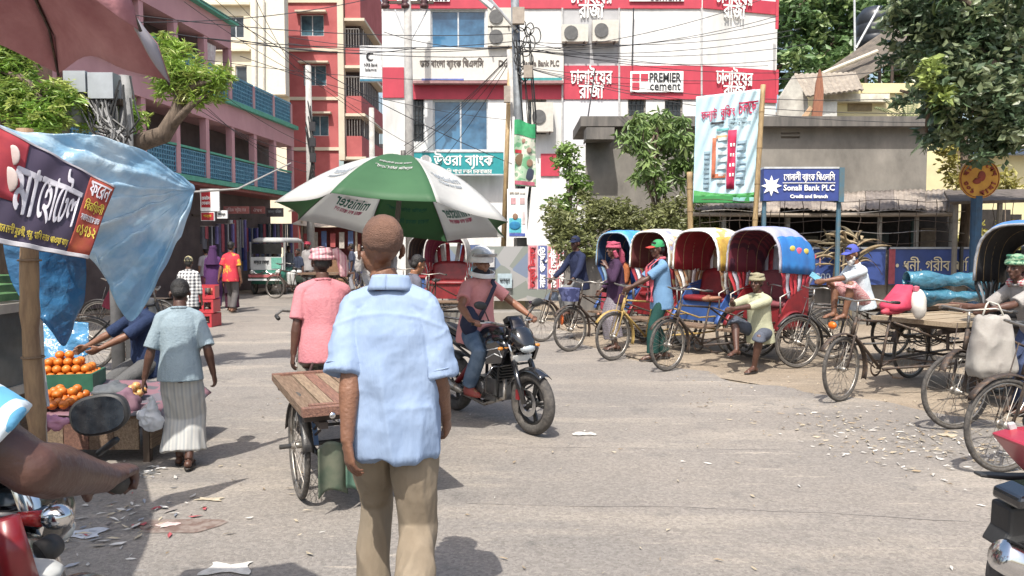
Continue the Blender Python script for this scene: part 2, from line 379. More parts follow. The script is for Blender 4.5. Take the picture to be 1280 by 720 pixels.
    # trousers / wrap
    if bottom == 'trousers' or bottom == 'shorts':
        c = MB(); end = 1.0 if bottom == 'trousers' else 0.12
        c.loft([(pel + up * -0.11, sd_ * 0.12, fw * 0.11), (pel - up * 0.04, sd_ * 0.168 * fat, fw * 0.125), (pel + up * 0.05, sd_ * 0.15 * fat, fw * 0.11), (pel + up * 0.07, sd_ * 0.13 * fat, fw * 0.09)], 20)
        for k in (-1, 1):
            e_ = KN[k].lerp(AN[k], end * 0.93)
            c.tube([hips[k] + V((0, 0, 0.02)), hips[k].lerp(KN[k], 0.5), KN[k], KN[k].lerp(e_, 0.55), e_], [0.100, 0.092, 0.078, 0.076 * skirtk, 0.074 * skirtk], 16)
        me = remesh(c, vox, 2); displace(me, folds); part("trousers", fin(me, bm), t)
    elif bottom == 'lungi':
        c = MB(); mid = (KN[-1] + KN[1]) / 2; amid = (AN[-1] + AN[1]) / 2
        sp = max(0.1, (KN[1] - KN[-1]).length / 2); sa = max(0.08, (AN[1] - AN[-1]).length / 2)
        hz_ = lhem
        e = mid.lerp(amid, (1 - hz_)); dk = (mid - pel).normalized(); fk = V((0, 1, 0)) - dk * dk.y; fk = fk.normalized() if fk.length > 0.3 else V((0, 0, 1))
        da = (amid - mid).normalized(); fa = V((0, 1, 0)) - da * da.y; fa = fa.normalized() if fa.length > 0.3 else V((0, 0, 1))
        c.loft([(pel + up * 0.07, sd_ * 0.14 * fat, fw * 0.10), (pel, sd_ * 0.165 * fat, fw * 0.13), (pel.lerp(mid, 0.45), sd_ * 0.18 * skirtk, fk * 0.145), (mid, sd_ * (sp * 0.7 + 0.11) * skirtk, fk * 0.14), (mid.lerp(e, 0.5), sd_ * (sp * 0.35 + sa * 0.35 + 0.1) * skirtk, fa * 0.145), (e, sd_ * (sa * 0.6 + 0.12) * skirtk, fa * 0.15)], 24)
        me = remesh(c, vox, 2); displace(me, lambda x, y, z: folds(x, y, z) + wr * 2.2 * (noise.noise(V((x * 14 + seed, y * 14, z * 1.5))))); part("lungi", fin(me, bm), t)
    # shirt
    if tm:
        c = MB()
        F2 = fat
        secs = [sec(-hem, 0.205 * F2, 0.168), sec(-0.05, 0.20 * F2, 0.162), sec(0.06, 0.186 * F2, 0.15), sec(0.16, 0.172 * F2, 0.134), sec(0.28, 0.172 * wide, 0.13), sec(0.38, 0.17 * wide, 0.122), sec(0.45, 0.145 * wide, 0.10), sec(0.50, 0.09, 0.075), sec(0.535, 0.068, 0.068)]
        c.loft(secs, 24)
        for k in (-1, 1):
            c.tube([nb - up * 0.025 + sd_ * k * 0.05, sh[k] + up * 0.004], [0.062, 0.061], 12); c.ell(sh[k], 0.061)
            if sleeve <= 1: e_ = sh[k].lerp(EL[k], sleeve); c.tube([sh[k], sh[k].lerp(EL[k], sleeve * 0.5), e_], [0.061, 0.063, 0.068], 14)
            else:
                e_ = EL[k].lerp(WR[k], sleeve - 1); c.tube([sh[k], EL[k]], [0.07, 0.056], 14); c.ell(EL[k], 0.056); c.tube([EL[k], e_], [0.056, 0.045], 14)
        me = remesh(c, vox, 2); displace(me, folds); st = part("shirt", fin(me, tm), t)
        if collar:
            c = MB(); prof = []
            for i in range(19):
                a = 2 * math.pi * i / 18; prof.append(nb + up * (0.018 + 0.006 * math.cos(a)) + sd_ * 0.066 * math.sin(a) - fw * 0.064 * math.cos(a) - fw * 0.004)
            c.tube(prof, 0.013, 8); c.build("collar", tm, st, True)
    if feet:
        for i, k in enumerate((-1, 1)):
            c = MB(); fy = Matrix.Rotation(foot_yaw[i], 3, 'Z'); a = AN[k]; fd = fy @ V((0, 1, 0)); fs_ = fy @ V((1, 0, 0))
            if feet == 'sandal':
                c.loft([(a + fd * 0.062 - V((0, 0, 0.078)), fs_ * 0.046, fd * 0.142), (a + fd * 0.062 - V((0, 0, 0.064)), fs_ * 0.044, fd * 0.138)], 18)
                for q in (-1, 1): c.tube([a + fd * 0.135 - V((0, 0, 0.055)), a + fd * 0.09 + fs_ * q * 0.036 - V((0, 0, 0.035)), a + fd * 0.03 + fs_ * q * 0.042 - V((0, 0, 0.066))], 0.006, 6)
            else:
                c.loft([(a + fd * 0.06 - V((0, 0, 0.08)), fs_ * 0.05, fd * 0.145), (a + fd * 0.06 - V((0, 0, 0.05)), fs_ * 0.05, fd * 0.142), (a + fd * 0.02 - V((0, 0, 0.01)), fs_ * 0.042, fd * 0.08), (a + V((0, 0, 0.02)), fs_ * 0.045, fd * 0.05)], 16)
            c.build(feet, mat((0.03, 0.025, 0.022), rough=0.6) if feet == 'sandal' else mat((0.25, 0.05, 0.04), rough=0.6), t, True)
    if hair and not hat in ('helmet', 'wrap', 'burqa'):
        c = MB(); c.ell(hp(0, -0.022, 0.034), (0.081, 0.094, 0.091), hrot, 18, 12); (c.ell(hp(0, -0.05, -0.02), (0.07, 0.055, 0.06), hrot) if hscale < 1.1 else None)
        if hscale < 1.1: c.tube([hp(-0.055, 0.045, 0.07), hp(0, 0.058, 0.083), hp(0.055, 0.045, 0.07)], 0.02, 8)
        me = remesh(c, 0.008, 2); displace(me, lambda x, y, z: 0.003 * noise.noise(V((x * 60, y * 60, z * 60)))); part("hair", fin(me, hair), t)
    if beard:
        c = MB(); c.ell(hp(0, 0.045, -0.095), (0.058, 0.05, 0.05), hrot); c.ell(hp(0, 0.06, -0.13), (0.035, 0.03, 0.035), hrot)
        for k in (-1, 1): c.tube([hp(k * 0.066, 0.03, -0.03), hp(k * 0.058, 0.04, -0.08)], [0.012, 0.024], 8)
        me = remesh(c, 0.007, 2); displace(me, lambda x, y, z: 0.004 * noise.noise(V((x * 70, y * 70, z * 40)))); part("beard", fin(me, beard), t)
    info = dict(t=t, hp=hp, hrot=hrot, nb=nb, up=up, sd=sd_, fw=fw, sh=sh, EL=EL, WR=WR, KN=KN, AN=AN, pel=pel, sec=sec)
    return info
def cap_on(I, m1, m2=None, brim=True, name="cap"):
    hp, hrot, t = I['hp'], I['hrot'], I['t']
    c = MB(); prof = [(0.092 * math.cos(a), 0.10 * math.sin(a)) for a in np.linspace(-0.1, 1.5, 8)]
    rot = hrot @ Matrix.Diagonal((0.92, 1.12, 1.0)); c.lathe([(r_ * 1.0, z) for r_, z in prof], hp(0, -0.012, 0.03), 20, rot); c.lathe([(r_ * 0.95, z * 0.95) for r_, z in reversed(prof)], hp(0, -0.012, 0.03), 20, rot)
    o = c.build(name, m1, t, True)
    if brim:
        c = MB(); c.sheet(lambda u, v: hp(0.075 * (2 * u - 1) * (1 - 0.35 * v * v), 0.06 + 0.085 * v + 0.03 * (1 - (2 * u - 1) ** 2), 0.045 - 0.012 * v - 0.02 * (2 * u - 1) ** 2), 8, 4, 0.004); c.build("brim", m2 or m1, o, True)
    return o
def turban_on(I, m, tail=None, cover=0.0):
    hp, hrot, t = I['hp'], I['hrot'], I['t']; c = MB()
    for j in range(4):
        ring = [hp((0.086 - 0.006 * j) * math.cos(a), -0.012 + (0.103 - 0.006 * j) * math.sin(a), 0.028 + 0.022 * j + 0.012 * math.sin(a + j * 2.2)) for a in np.linspace(0, 2 * math.pi, 20, endpoint=False)]
        c.tube(ring, 0.019, 8, closed=True)
    c.ell(hp(0, -0.01, 0.055), (0.08, 0.095, 0.072), hrot)
    if tail:
        for pts, r_ in tail: c.tube([hp(*p) for p in pts], r_, 10)
    me = remesh(c, 0.008, 2); displace(me, lambda x, y, z: 0.003 * noise.noise(V3(x * 40, y * 40, z * 90))); return part("head_wrap", fin(me, m), t)
def V3(*a): return Vector(a)
# ---------------------------------------------------------------- vehicles
RUB = mat((0.045, 0.042, 0.04), (0.10, 0.09, 0.08), rough=0.9, scale=20, bump=0.4, bscale=60)
STEEL = mat((0.34, 0.32, 0.29), (0.15, 0.11, 0.08), rough=0.42, metal=0.8, scale=25, contrast=(0.3, 0.5))
RUST = mat((0.055, 0.042, 0.035), (0.13, 0.08, 0.05), rough=0.6, metal=0.3, scale=30, bump=0.2, contrast=(0.3, 0.5))
BLACKP = mat((0.02, 0.02, 0.022), (0.05, 0.045, 0.04), rough=0.4, scale=22, bump=0.1)
CHROME = mat((0.75, 0.75, 0.76), (0.6, 0.6, 0.6), rough=0.15, metal=1.0)
GLOSS = mat((0.012, 0.012, 0.014), rough=0.16, spec=0.7, coat=0.8)
PLAST = mat((0.03, 0.03, 0.03), rough=0.55, bump=0.1)
REDP = mat((0.23, 0.018, 0.022), (0.13, 0.014, 0.018), rough=0.45, scale=7, detail=8)
WOOD = mat((0.22, 0.15, 0.10), (0.11, 0.07, 0.045), rough=0.85, scale=6, stretch=(14, 1.2, 14), bump=0.5, bscale=12)
WOOD2 = mat((0.30, 0.22, 0.15), (0.16, 0.11, 0.07), rough=0.85, scale=6, stretch=(14, 1.2, 14), bump=0.5, bscale=12)
WOOD3 = mat((0.25, 0.13, 0.09), (0.13, 0.065, 0.05), rough=0.85, scale=6, stretch=(14, 1.2, 14), bump=0.5, bscale=12)
BAMBOO = mat((0.42, 0.30, 0.15), (0.25, 0.17, 0.09), rough=0.6, scale=5, stretch=(6, 6, 1), bump=0.2)
_WM = {}
def wheel_meshes(Rw, tr, ns, kind, rimm):
    k = (Rw, tr, ns, kind, id(rimm))
    if k in _WM: return _WM[k]
    circ = lambda r_, n=44: [Vector((0, r_ * math.cos(2 * math.pi * i / n), r_ * math.sin(2 * math.pi * i / n))) for i in range(n)]
    ty = MB(); ty.tube(circ(Rw - tr), tr, 8, closed=True)
    rim = MB(); rim.tube(circ(Rw - 2 * tr - 0.004), 0.011 if kind == 'spoke' else 0.02, 6, closed=True)
    hub = MB(); hub.rod((-0.05, 0, 0), (0.05, 0, 0), 0.022 if kind == 'spoke' else 0.035, 10); hub.rod((-0.075, 0, 0), (0.075, 0, 0), 0.009, 6)
    for x in (-0.03, 0.03): hub.rod((x - 0.003, 0, 0), (x + 0.003, 0, 0), 0.036 if kind == 'spoke' else 0.05, 12)
    sp = MB()
    if kind == 'spoke':
        for i in range(ns):
            a = 2 * math.pi * i / ns; s_ = 1 if i % 2 else -1; b_ = a + s_ * 0.9 * (1 if (i // 2) % 2 else -1)
            sp.rod((s_ * 0.03, 0.033 * math.cos(b_), 0.033 * math.sin(b_)), (0, (Rw - 2 * tr) * math.cos(a), (Rw - 2 * tr) * math.sin(a)), 0.0021, 3)
    else:
        for i in range(ns):
            for q in (-1, 1):
                a = 2 * math.pi * i / ns + q * 0.10; a2 = 2 * math.pi * i / ns + q * 0.20
                sp.tube([(0, 0.04 * math.cos(a), 0.04 * math.sin(a)), (0, (Rw - 2 * tr) * math.cos(a2 * 0 + 2 * math.pi * i / ns + q * 0.11), (Rw - 2 * tr) * math.sin(2 * math.pi * i / ns + q * 0.11))], [0.016, 0.012], 5)
    _WM[k] = (ty.mesh("tyre", RUB, True), rim.mesh("rim", rimm, True), sp.mesh("spokes", rimm), hub.mesh("hub", rimm, True))
    return _WM[k]
def wheel(parent, loc, Rw=0.345, tr=0.019, ns=32, kind='spoke', rimm=None, rot=(0, 0, 0)):
    me = wheel_meshes(Rw, tr, ns, kind, rimm or STEEL)
    w = part("wheel", me[0], parent, loc=loc, rot=rot)
    part("rim", me[1], w); s = part("spokes", me[2], w); s["kind"] = "stuff"; part("hub", me[3], w)
    return w
def arc_sheet(Rm, a0, a1, w, th=0.003, n=16):
    m = MB(); m.sheet(lambda u, v: (w * (v - 0.5), Rm * math.cos(a0 + (a1 - a0) * u) * (1 + 0.0 * v), Rm * math.sin(a0 + (a1 - a0) * u) - 0.25 * w * (2 * v - 1) ** 2), n, 4, th); return m
def cyclefront(t, yf, yb, fm, Rw=0.345, seatz=0.92, seatm=None, basket=None, steer=0.0, chain=True, barz=1.05):
    """front wheel, fork, handlebar, frame, saddle, cranks of a roadster; front axle at yf, bracket at yb"""
    head = Vector((0, yf - 0.22, 0.88)); h0 = Vector((0, yf - 0.16, 0.70)); ax = Vector((0, yf, Rw)); bb = Vector((0, yb, 0.30)); st = Vector((0, yb - 0.14, 0.80))
    wheel(t, ax, Rw, rot=(0, 0, steer))
    m = MB(); crown = h0 + Vector((0, 0.015, -0.02))
    for x in (-0.05, 0.05): m.tube([crown + Vector((x * 0.8, 0, 0)), crown.lerp(ax, 0.7) + Vector((x, -0.02, 0)), ax + Vector((x, 0, 0))], [0.014, 0.012, 0.009], 6)
    m.rod(crown - Vector((0.05, 0, 0)), crown + Vector((0.05, 0, 0)), 0.016)
    for x in (-0.075, 0.075): m.rod(head + Vector((x, 0.03, 0.05)), ax + Vector((x, 0, 0)), 0.005, 5)
    m.build("fork", fm, t, True)
    m = MB(); m.rod(h0, head, 0.021, 8); m.rod(head + Vector((0, 0.01, -0.03)), st, 0.014, 8); m.rod(h0 + Vector((0, 0, 0.02)), bb, 0.016, 8); m.rod(bb, st + Vector((0, -0.02, 0.08)), 0.015, 8)
    m.build("frame", fm, t, True)
    b = MB(); hc_ = head + Vector((0, -0.02, barz - 0.88)); b.rod(head, hc_, 0.012)
    b.tube([hc_ + Vector((0.29, -0.24, -0.01)), hc_ + Vector((0.29, -0.10, 0.0)), hc_ + Vector((0.22, 0.03, 0.03)), hc_ + Vector((0, 0.05, 0.0)), hc_ + Vector((-0.22, 0.03, 0.03)), hc_ + Vector((-0.29, -0.10, 0)), hc_ + Vector((-0.29, -0.24, -0.01))], 0.011, 7)
    hb_ = b.build("handlebar", STEEL, t, True)
    for x in (-0.29, 0.29): MB().tube([hc_ + Vector((x, -0.26, -0.01)), hc_ + Vector((x, -0.14, 0))], 0.017, 8).build("grip", PLAST, hb_, True)
    s = MB(); sz = Vector((0, yb - 0.19, seatz))
    s.loft([(sz + Vector((0, 0, -0.035)), (0.05, 0, 0), (0, 0.09, 0)), (sz + Vector((0, -0.02, 0)), (0.10, 0, 0), (0, 0.135, 0)), (sz + Vector((0, -0.02, 0.02)), (0.085, 0, 0), (0, 0.12, 0))], 14)
    s.tube([sz + Vector((0, 0.06, 0.0)), sz + Vector((0, 0.18, -0.005))], [0.05, 0.022], 8); s.build("saddle", seatm or BLACKP, t, True)
    c = MB(); c.lathe([(0.088, -0.004), (0.095, 0), (0.088, 0.004), (0.07, 0)], bb + Vector((0.05, 0, 0)), 20, Matrix.Rotation(R(90), 3, 'Y'))
    for k, a in ((1, 0.6), (-1, 0.6 + math.pi)):
        e = bb + Vector((0.07 * k, 0.165 * math.cos(a), 0.165 * math.sin(a))); c.rod(bb + Vector((0.06 * k, 0, 0)), e, 0.008); c.box(e + Vector((0.05 * k, 0, 0)), (0.09, 0.075, 0.02))
    c.build("crank", RUST, t)
    g = arc_sheet(Rw + 0.035, R(35), R(200), 0.062); g.build("mudguard", fm, t, True, loc=ax)
    return head
def bicycle(name, label, loc, rz, fm=None, rack=True, seatm=None):
    fm = fm or BLACKP; t = thing(name, label, "bicycle", loc, rz)
    cyclefront(t, 0.54, 0.04, fm, seatm=seatm); wheel(t, (0, -0.52, 0.345))
    m = MB()
    for x in (-0.04, 0.04): m.rod((x * 0.6, 0.03, 0.30), (x, -0.52, 0.345), 0.009); m.rod((x * 0.6, -0.10, 0.80), (x, -0.52, 0.345), 0.008)
    m.build("rear_stays", fm, t, True); arc_sheet(0.38, R(0), R(150), 0.06).build("mudguard", fm, t, True, loc=(0, -0.52, 0.345))
    if rack:
        m = MB()
        for x in (-0.06, 0, 0.06): m.rod((x, -0.20, 0.74), (x, -0.72, 0.74), 0.006)
        for y in (-0.25, -0.45, -0.7): m.rod((-0.06, y, 0.74), (0.06, y, 0.74), 0.005)
        for x in (-0.06, 0.06): m.rod((x, -0.6, 0.74), (x, -0.52, 0.36), 0.005)
        m.build("carrier", RUST, t)
    c = MB()
    for z in (0.40, 0.28): c.rod((0.055, 0.04, 0.30 + (z - 0.34) * 0.95), (0.055, -0.52, 0.345 + (z - 0.34) * 0.4), 0.006, 4)
    c.build("chain", RUST, t)
    return t
def hood_shape(th0, th1, nth, hw, L, py, pz, bulge=0.0):
    def f(u, v):
        ph = math.pi * u; th = th0 + (th1 - th0) * v
        x = -hw * math.copysign(abs(math.cos(ph)) ** 0.62, math.cos(ph)); r_ = L * max(math.sin(ph), 0) ** 0.55
        sag = 1 + bulge * (math.sin(v * math.pi * nth) ** 2 - 1)
        r_ *= sag; return Vector((x, py + r_ * math.cos(th), pz + r_ * math.sin(th)))
    return f
def hood_fn(yr, hw):
    def f(u, v, k=1.0):
        u = min(max(u, 0.0), 1.0); ph = math.pi * u; c = -math.cos(ph); s_ = math.sin(ph); q = max(0.0, (v - 0.5) / 0.5); q0 = max(0.0, 0.2 - v) / 0.2
        zt = 1.88 - 0.20 * q * q - 0.03 * q0 * q0; zl = 1.26 - 0.05 * v; w = (hw + 0.03) * (1 - 0.08 * q * q); bl = 1 + 0.022 * abs(math.sin(4 * math.pi * v)) ** 0.7
        x = w * math.copysign(abs(c) ** 0.6, c) * bl * k; z = zl + (zt - zl) * max(s_, 0) ** 0.62 * (1 + (bl - 1) * 1.5) * (1 if k > 1 else k)
        return Vector((x + 0.006 * noise.noise(Vector((u * 9, v * 7, hw))), yr + 0.34 - 0.86 * v - 0.05 * (1 - s_) * (0.5 - v), z))
    return f
def trike(name, label, cat, loc, rz, kind='rickshaw', fm=None, hoodm=None, lining=None, seatm=None, sidem=None, valm=None, rz_f=0.0, group=None, deckm=None, seat2=None, curtain=None, flap=None, width=0.86, scale=1.0, deckz=0.70, rear=True):
    fm = fm or RUST; t = thing(name, label, cat, loc, rz, group, scale)
    yf, yr = 0.98, -0.95; Rw = 0.345
    cyclefront(t, yf, yf - 0.62, fm, steer=rz_f, seatm=seatm)
    tw = width / 2 + 0.03
    for x in (-tw, tw): wheel(t, (x, yr, Rw)); arc_sheet(0.385, R(20), R(160), 0.07).build("mudguard", sidem or fm, t, True, loc=(x, yr, Rw))
    m = MB(); bb = Vector((0, yf - 0.62, 0.30)); st = Vector((0, yf - 0.78, 0.86))
    m.rod((-tw - 0.03, yr, Rw), (tw + 0.03, yr, Rw), 0.016, 8)
    for x in (-0.3, 0.3):
        m.tube([bb + Vector((x * 0.1, 0, 0)), (x, yr + 0.6, 0.33), (x, yr - 0.38, 0.36)], 0.015, 6); m.rod((x, yr, 0.36), (x, yr, 0.56), 0.012)
        m.tube([(x * 0.1, st.y, 0.80), (x * 0.9, yr + 0.5, 0.56), (x, yr - 0.4, 0.56)], 0.013, 6)
    m.rod((-0.3, yr + 0.55, 0.33), (0.3, yr + 0.55, 0.33), 0.012); m.rod((-0.3, yr - 0.36, 0.36), (0.3, yr - 0.36, 0.36), 0.012)
    m.build("chassis", fm, t, True)
    c = MB()
    for z in (0.36, 0.25): c.rod((0.05, bb.y, z), (0.05, yr, Rw + (z - 0.30) * 0.5), 0.006, 4)
    c.build("chain", RUST, t)
    if kind == 'rickshaw':
        hw = width / 2
        MB().box((0, yr + 0.38, 0.42), (width - 0.08, 0.42, 0.03)).build("footboard", WOOD, t)
        b = MB(); b.box((0, yr - 0.06, 0.62), (width, 0.46, 0.30)); b.build("seat_box", sidem or REDP, t)
        sc_ = MB(); sc_.loft([((0, yr - 0.04, 0.775), (hw, 0, 0), (0, 0.24, 0)), ((0, yr - 0.04, 0.83), (hw, 0, 0), (0, 0.245, 0)), ((0, yr - 0.04, 0.85), (hw * 0.94, 0, 0), (0, 0.21, 0))], 24, 0.4); sc_.build("seat_cushion", seat2 or REDP, t, True)
        b = MB(); b.sheet(lambda u, v: (hw * (2 * u - 1) * 0.98, yr - 0.26 - 0.10 * v + 0.03 * (2 * u - 1) ** 2, 0.82 + 0.45 * v - 0.08 * (2 * u - 1) ** 4), 14, 6, 0.03); b.build("backrest", seat2 or REDP, t, True)
        for x in (-1, 1):
            s = MB(); s.prism([(yr - 0.34, 0.5), (yr + 0.24, 0.5), (yr + 0.28, 0.66), (yr + 0.16, 0.80), (yr - 0.02, 1.02), (yr - 0.34, 1.10)], 0.022, Matrix.Rotation(R(90), 3, 'Z'), (x * hw, 0, 0)); s.build("side_panel", sidem or REDP, t)
            ar = MB(); ar.tube([(x * hw, yr + 0.24, 0.66), (x * hw, yr + 0.26, 0.92), (x * hw, yr + 0.05, 0.99), (x * hw, yr - 0.2, 1.02)], 0.013, 7); ar.build("arm_rail", STEEL, t, True)
        hf = hood_fn(yr, hw)
        hd = MB().sheet(lambda u, v: hf(u, v), 34, 26, -0.005).build("hood", hoodm or REDP, t, True)
        MB().sheet(lambda u, v: hf(u, 0.02 + 0.96 * v, 0.972), 28, 12, -0.003).build("hood_lining", lining or mat((0.16, 0.02, 0.03)), hd, True)
        for j in range(5): MB().tube([hf(u, 0.01 + 0.98 * j / 4, 0.982) for u in np.linspace(0.0, 1, 25)], 0.009, 6).build("hood_rib", BAMBOO, hd, True)
        MB().tube([hf(u, 0, 1.004) + Vector((0, 0.004 * math.sin(u * 90), 0)) for u in np.linspace(0, 1, 60)], 0.015, 6).build("hood_edge", valm or mat((0.7, 0.68, 0.6)), hd, True)
        if flap:
            for sgn_ in (0, 1):
                MB().sheet(lambda u, v: hf((0.235 * v - 0.012 * abs(math.sin(u * 16)) * (1 - v)) if sgn_ == 0 else 1 - (0.235 * v - 0.012 * abs(math.sin(u * 16)) * (1 - v)), 0.04 + 0.95 * u, 1.016), 30, 8, -0.003 if sgn_ == 0 else 0.003).build("side_flap", flap, hd, True)
        cs = (curtain or sidem or REDP, valm or REDP, curtain or REDP)
        for x in (-1, 1):
            for i in range(8):
                p0 = hf(0.002 if x < 0 else 0.998, (i + 0.5) / 8, 0.985); p1 = Vector((x * hw, yr + 0.16 - 0.46 * (i + 0.5) / 8, 0.90)); w0, w1 = 0.042, 0.026; ww = 0.01 * math.sin(i * 2.3 + x)
                MB().sheet(lambda u, v: p0.lerp(p1, v) + Vector((x * 0.012 * math.sin(v * 7 + i), (u - 0.5) * 2 * (w0 + (w1 - w0) * v) + ww * v, 0)), 2, 6, 0.004).build("side_strip", cs[i % 3], t, True)
        for i in range(8):
            uu = (i + 0.5) / 8; p0 = hf(0.10 + 0.80 * uu, 1.0, 0.985); p1 = Vector(((2 * uu - 1) * hw * 0.86, yr - 0.36, 0.92))
            MB().sheet(lambda u, v: p0.lerp(p1, v) + Vector(((u - 0.5) * 0.088, 0.012 * math.sin(v * 6 + i), 0)), 2, 6, 0.004).build("back_strip", cs[i % 2], t, True)
    else:
        # flat deck made of planks on two beams
        y0, y1 = yr - 0.55, yr + 0.80; w2 = width / 2
        n = 9; pw = (width - 0.10) / n; dms = [WOOD, WOOD2, WOOD3, deckm or WOOD2]
        meshes = []
        for i in range(4):
            b = MB(); b.box((0, 0, 0), (pw - 0.007, (y1 - y0) - 0.12, 0.022)); meshes.append(b.mesh("plank", deckm or dms[i]))
        for i in range(n): part("plank", meshes[(i * 7) % 4], t, loc=(-w2 + 0.05 + pw * (i + 0.5), (y0 + y1) / 2, deckz - 0.011 + 0.0025 * ((i * 5) % 3)))
        for y in (y0 + 0.03, y1 - 0.03): MB().box((0, y, deckz - 0.01), (width, 0.06, 0.05)).build("end_board", deckm or WOOD3, t)
        for x in (-w2 + 0.024, w2 - 0.024): MB().box((x, (y0 + y1) / 2, deckz - 0.014), (0.047, y1 - y0 - 0.121, 0.052)).build("side_board", deckm or WOOD, t)
        MB().box((0, y0 + 0.12, deckz + 0.008), (width - 0.11, 0.05, 0.012)).build("batten", deckm or WOOD3, t)
        m = MB()
        for y in (y0 + 0.12, yr, y1 - 0.15): m.box((0, y, deckz - 0.062), (width - 0.05, 0.05, 0.045))
        for x in (-0.3, 0.3): m.box((x, (y0 + y1) / 2, deckz - 0.105), (0.05, y1 - y0 - 0.1, 0.04)); m.rod((x, yr, 0.56), (x, yr, deckz - 0.08), 0.016); m.rod((x, y0 + 0.1, 0.56), (x, y0 + 0.1, deckz - 0.08), 0.016); m.rod((x, y1 - 0.2, 0.5), (x, y1 - 0.2, deckz - 0.08), 0.016)
        m.build("underframe", mat((0.08, 0.06, 0.05)), t)
        m = MB()
        for x in (-0.3, 0.3):
            for k in range(3): m.tube([(x, yr + (0.38 - 0.08 * k) * a, 0.42 + 0.018 * k + 0.10 * a * a) for a in (-1, -0.5, 0, 0.5, 1)], 0.008, 5)
        m.build("leaf_spring", RUST, t)
        for x in (-0.26, 0.05):
            MB().lathe([(0.0, 0.012), (0.016, 0.01), (0.022, 0.0), (0.0, -0.004)], (x, y0 - 0.003, deckz - 0.035), 12, Matrix.Rotation(R(90), 3, 'X')).build("reflector", CHROME, t, True)
    return t
def motorbike(name, label, loc, rz, scale=1.0, body=None):
    t = thing(name, label, "motorbike", loc, rz, None, scale); GL = body or GLOSS; RM = mat((0.05, 0.05, 0.05), rough=0.35, metal=0.6)
    ff, rr = Vector((0, 0.66, 0.30)), Vector((0, -0.66, 0.30)); V = Vector
    wheel(t, ff, 0.30, 0.052, 5, 'alloy', RM); wheel(t, rr, 0.30, 0.06, 5, 'alloy', RM)
    for a in (ff, rr):
        d = MB(); d.lathe([(0.125, -0.003), (0.125, 0.003), (0.075, 0.003), (0.075, -0.003), (0.125, -0.003)], a + V((0.06, 0, 0)), 24, Matrix.Rotation(R(90), 3, 'Y')); d.build("brake_disc", CHROME, t)
    m = MB(); top = V((0, 0.36, 0.98))
    for x in (-0.10, 0.10): m.tube([top + V((x, 0, 0)), top.lerp(ff, 0.5) + V((x, 0, 0))], 0.021, 10)
    m.build("fork_tube", CHROME, t, True)
    m = MB()
    for x in (-0.10, 0.10): m.tube([top.lerp(ff, 0.45) + V((x, 0, 0)), ff + V((x, 0, 0))], [0.028, 0.026], 10)
    m.box(top.lerp(ff, 0.12), (0.26, 0.07, 0.035)); m.build("fork_leg", GL, t, True)
    MB().box(ff + V((0.085, -0.1, 0.07)), (0.04, 0.05, 0.09)).build("brake_caliper", REDP, t)
    arc_sheet(0.335, R(55), R(150), 0.15, 0.006).build("front_mudguard", GL, t, True, loc=ff)
    g = arc_sheet(0.35, R(60), R(165), 0.16, 0.006); g.build("rear_mudguard", PLAST, t, True, loc=rr)
    m = MB(); m.tube([V((0, -0.55, 0.52)), V((0, -0.82, 0.60)), V((0, -1.0, 0.55))], 0.03, 8); m.box((0, -0.99, 0.44), (0.16, 0.012, 0.2)); m.build("tail_bracket", PLAST, t)
    m = MB(); m.ell((0, 0.12, 0.84), (0.155, 0.27, 0.145), Matrix.Rotation(R(-8), 3, 'X'), 20, 12)
    for x in (-1, 1): m.ell((x * 0.12, 0.26, 0.80), (0.08, 0.17, 0.10), Matrix.Rotation(x * 0.2, 3, 'Z'))
    m.ell((0, -0.12, 0.80), (0.10, 0.14, 0.08)); me = remesh(m, 0.012, 3); part("tank", fin(me, GL), t)
    for x in (-1, 1):
        m = MB(); m.prism([(0.18, 0.62), (0.44, 0.66), (0.50, 0.78), (0.36, 0.86), (0.20, 0.80)], 0.03, Matrix.Rotation(R(90), 3, 'Z'), (x * 0.19, 0, 0)); m.build("tank_shroud", GL, t)
    for x in (-1, 1): MB().tube([(x * 0.208, 0.20, 0.68), (x * 0.208, 0.34, 0.74), (x * 0.208, 0.46, 0.72), (x * 0.208, 0.40, 0.80), (x * 0.208, 0.22, 0.76)], 0.005, 5).build("side_stripe", mat((0.7, 0.7, 0.7)), t)
    m = MB(); m.loft([(V((0, -0.08, 0.80)), (0.10, 0, 0), (0, 0.03, 0.05)), (V((0, -0.28, 0.80)), (0.13, 0, 0), (0, 0.02, 0.045)), (V((0, -0.55, 0.86)), (0.12, 0, 0), (0, 0.0, 0.05)), (V((0, -0.80, 0.90)), (0.07, 0, 0), (0, 0, 0.035))], 14); m.build("seat", PLAST, t, True)
    m = MB(); m.loft([(V((0, -0.25, 0.72)), (0.11, 0, 0), (0, 0, 0.06)), (V((0, -0.6, 0.78)), (0.11, 0, 0), (0, 0, 0.06)), (V((0, -0.92, 0.87)), (0.05, 0, 0), (0, 0, 0.03))], 12); m.build("tail_panel", GL, t, True)
    MB().ell((0, -0.93, 0.85), (0.05, 0.02, 0.025)).build("tail_light", REDP, t, True)
    MB().tube([(0.1, -0.45, 0.87), (0.12, -0.75, 0.96), (0, -0.9, 0.98), (-0.12, -0.75, 0.96), (-0.1, -0.45, 0.87)], 0.012, 7).build("grab_rail", STEEL, t, True)
    e = MB(); e.box((0, 0.06, 0.36), (0.24, 0.34, 0.22)); e.lathe([(0.105, -0.15), (0.105, 0.15)], (0, -0.02, 0.36), 16, Matrix.Rotation(R(90), 3, 'Y')); e.ell((0.14, -0.02, 0.36), (0.03, 0.09, 0.09)); e.ell((-0.14, -0.02, 0.36), (0.03, 0.09, 0.09)); e.build("engine", mat((0.16, 0.16, 0.16), rough=0.4, metal=0.7, bump=0.3), t)
    e = MB(); rt = Matrix.Rotation(R(-25), 3, 'X')
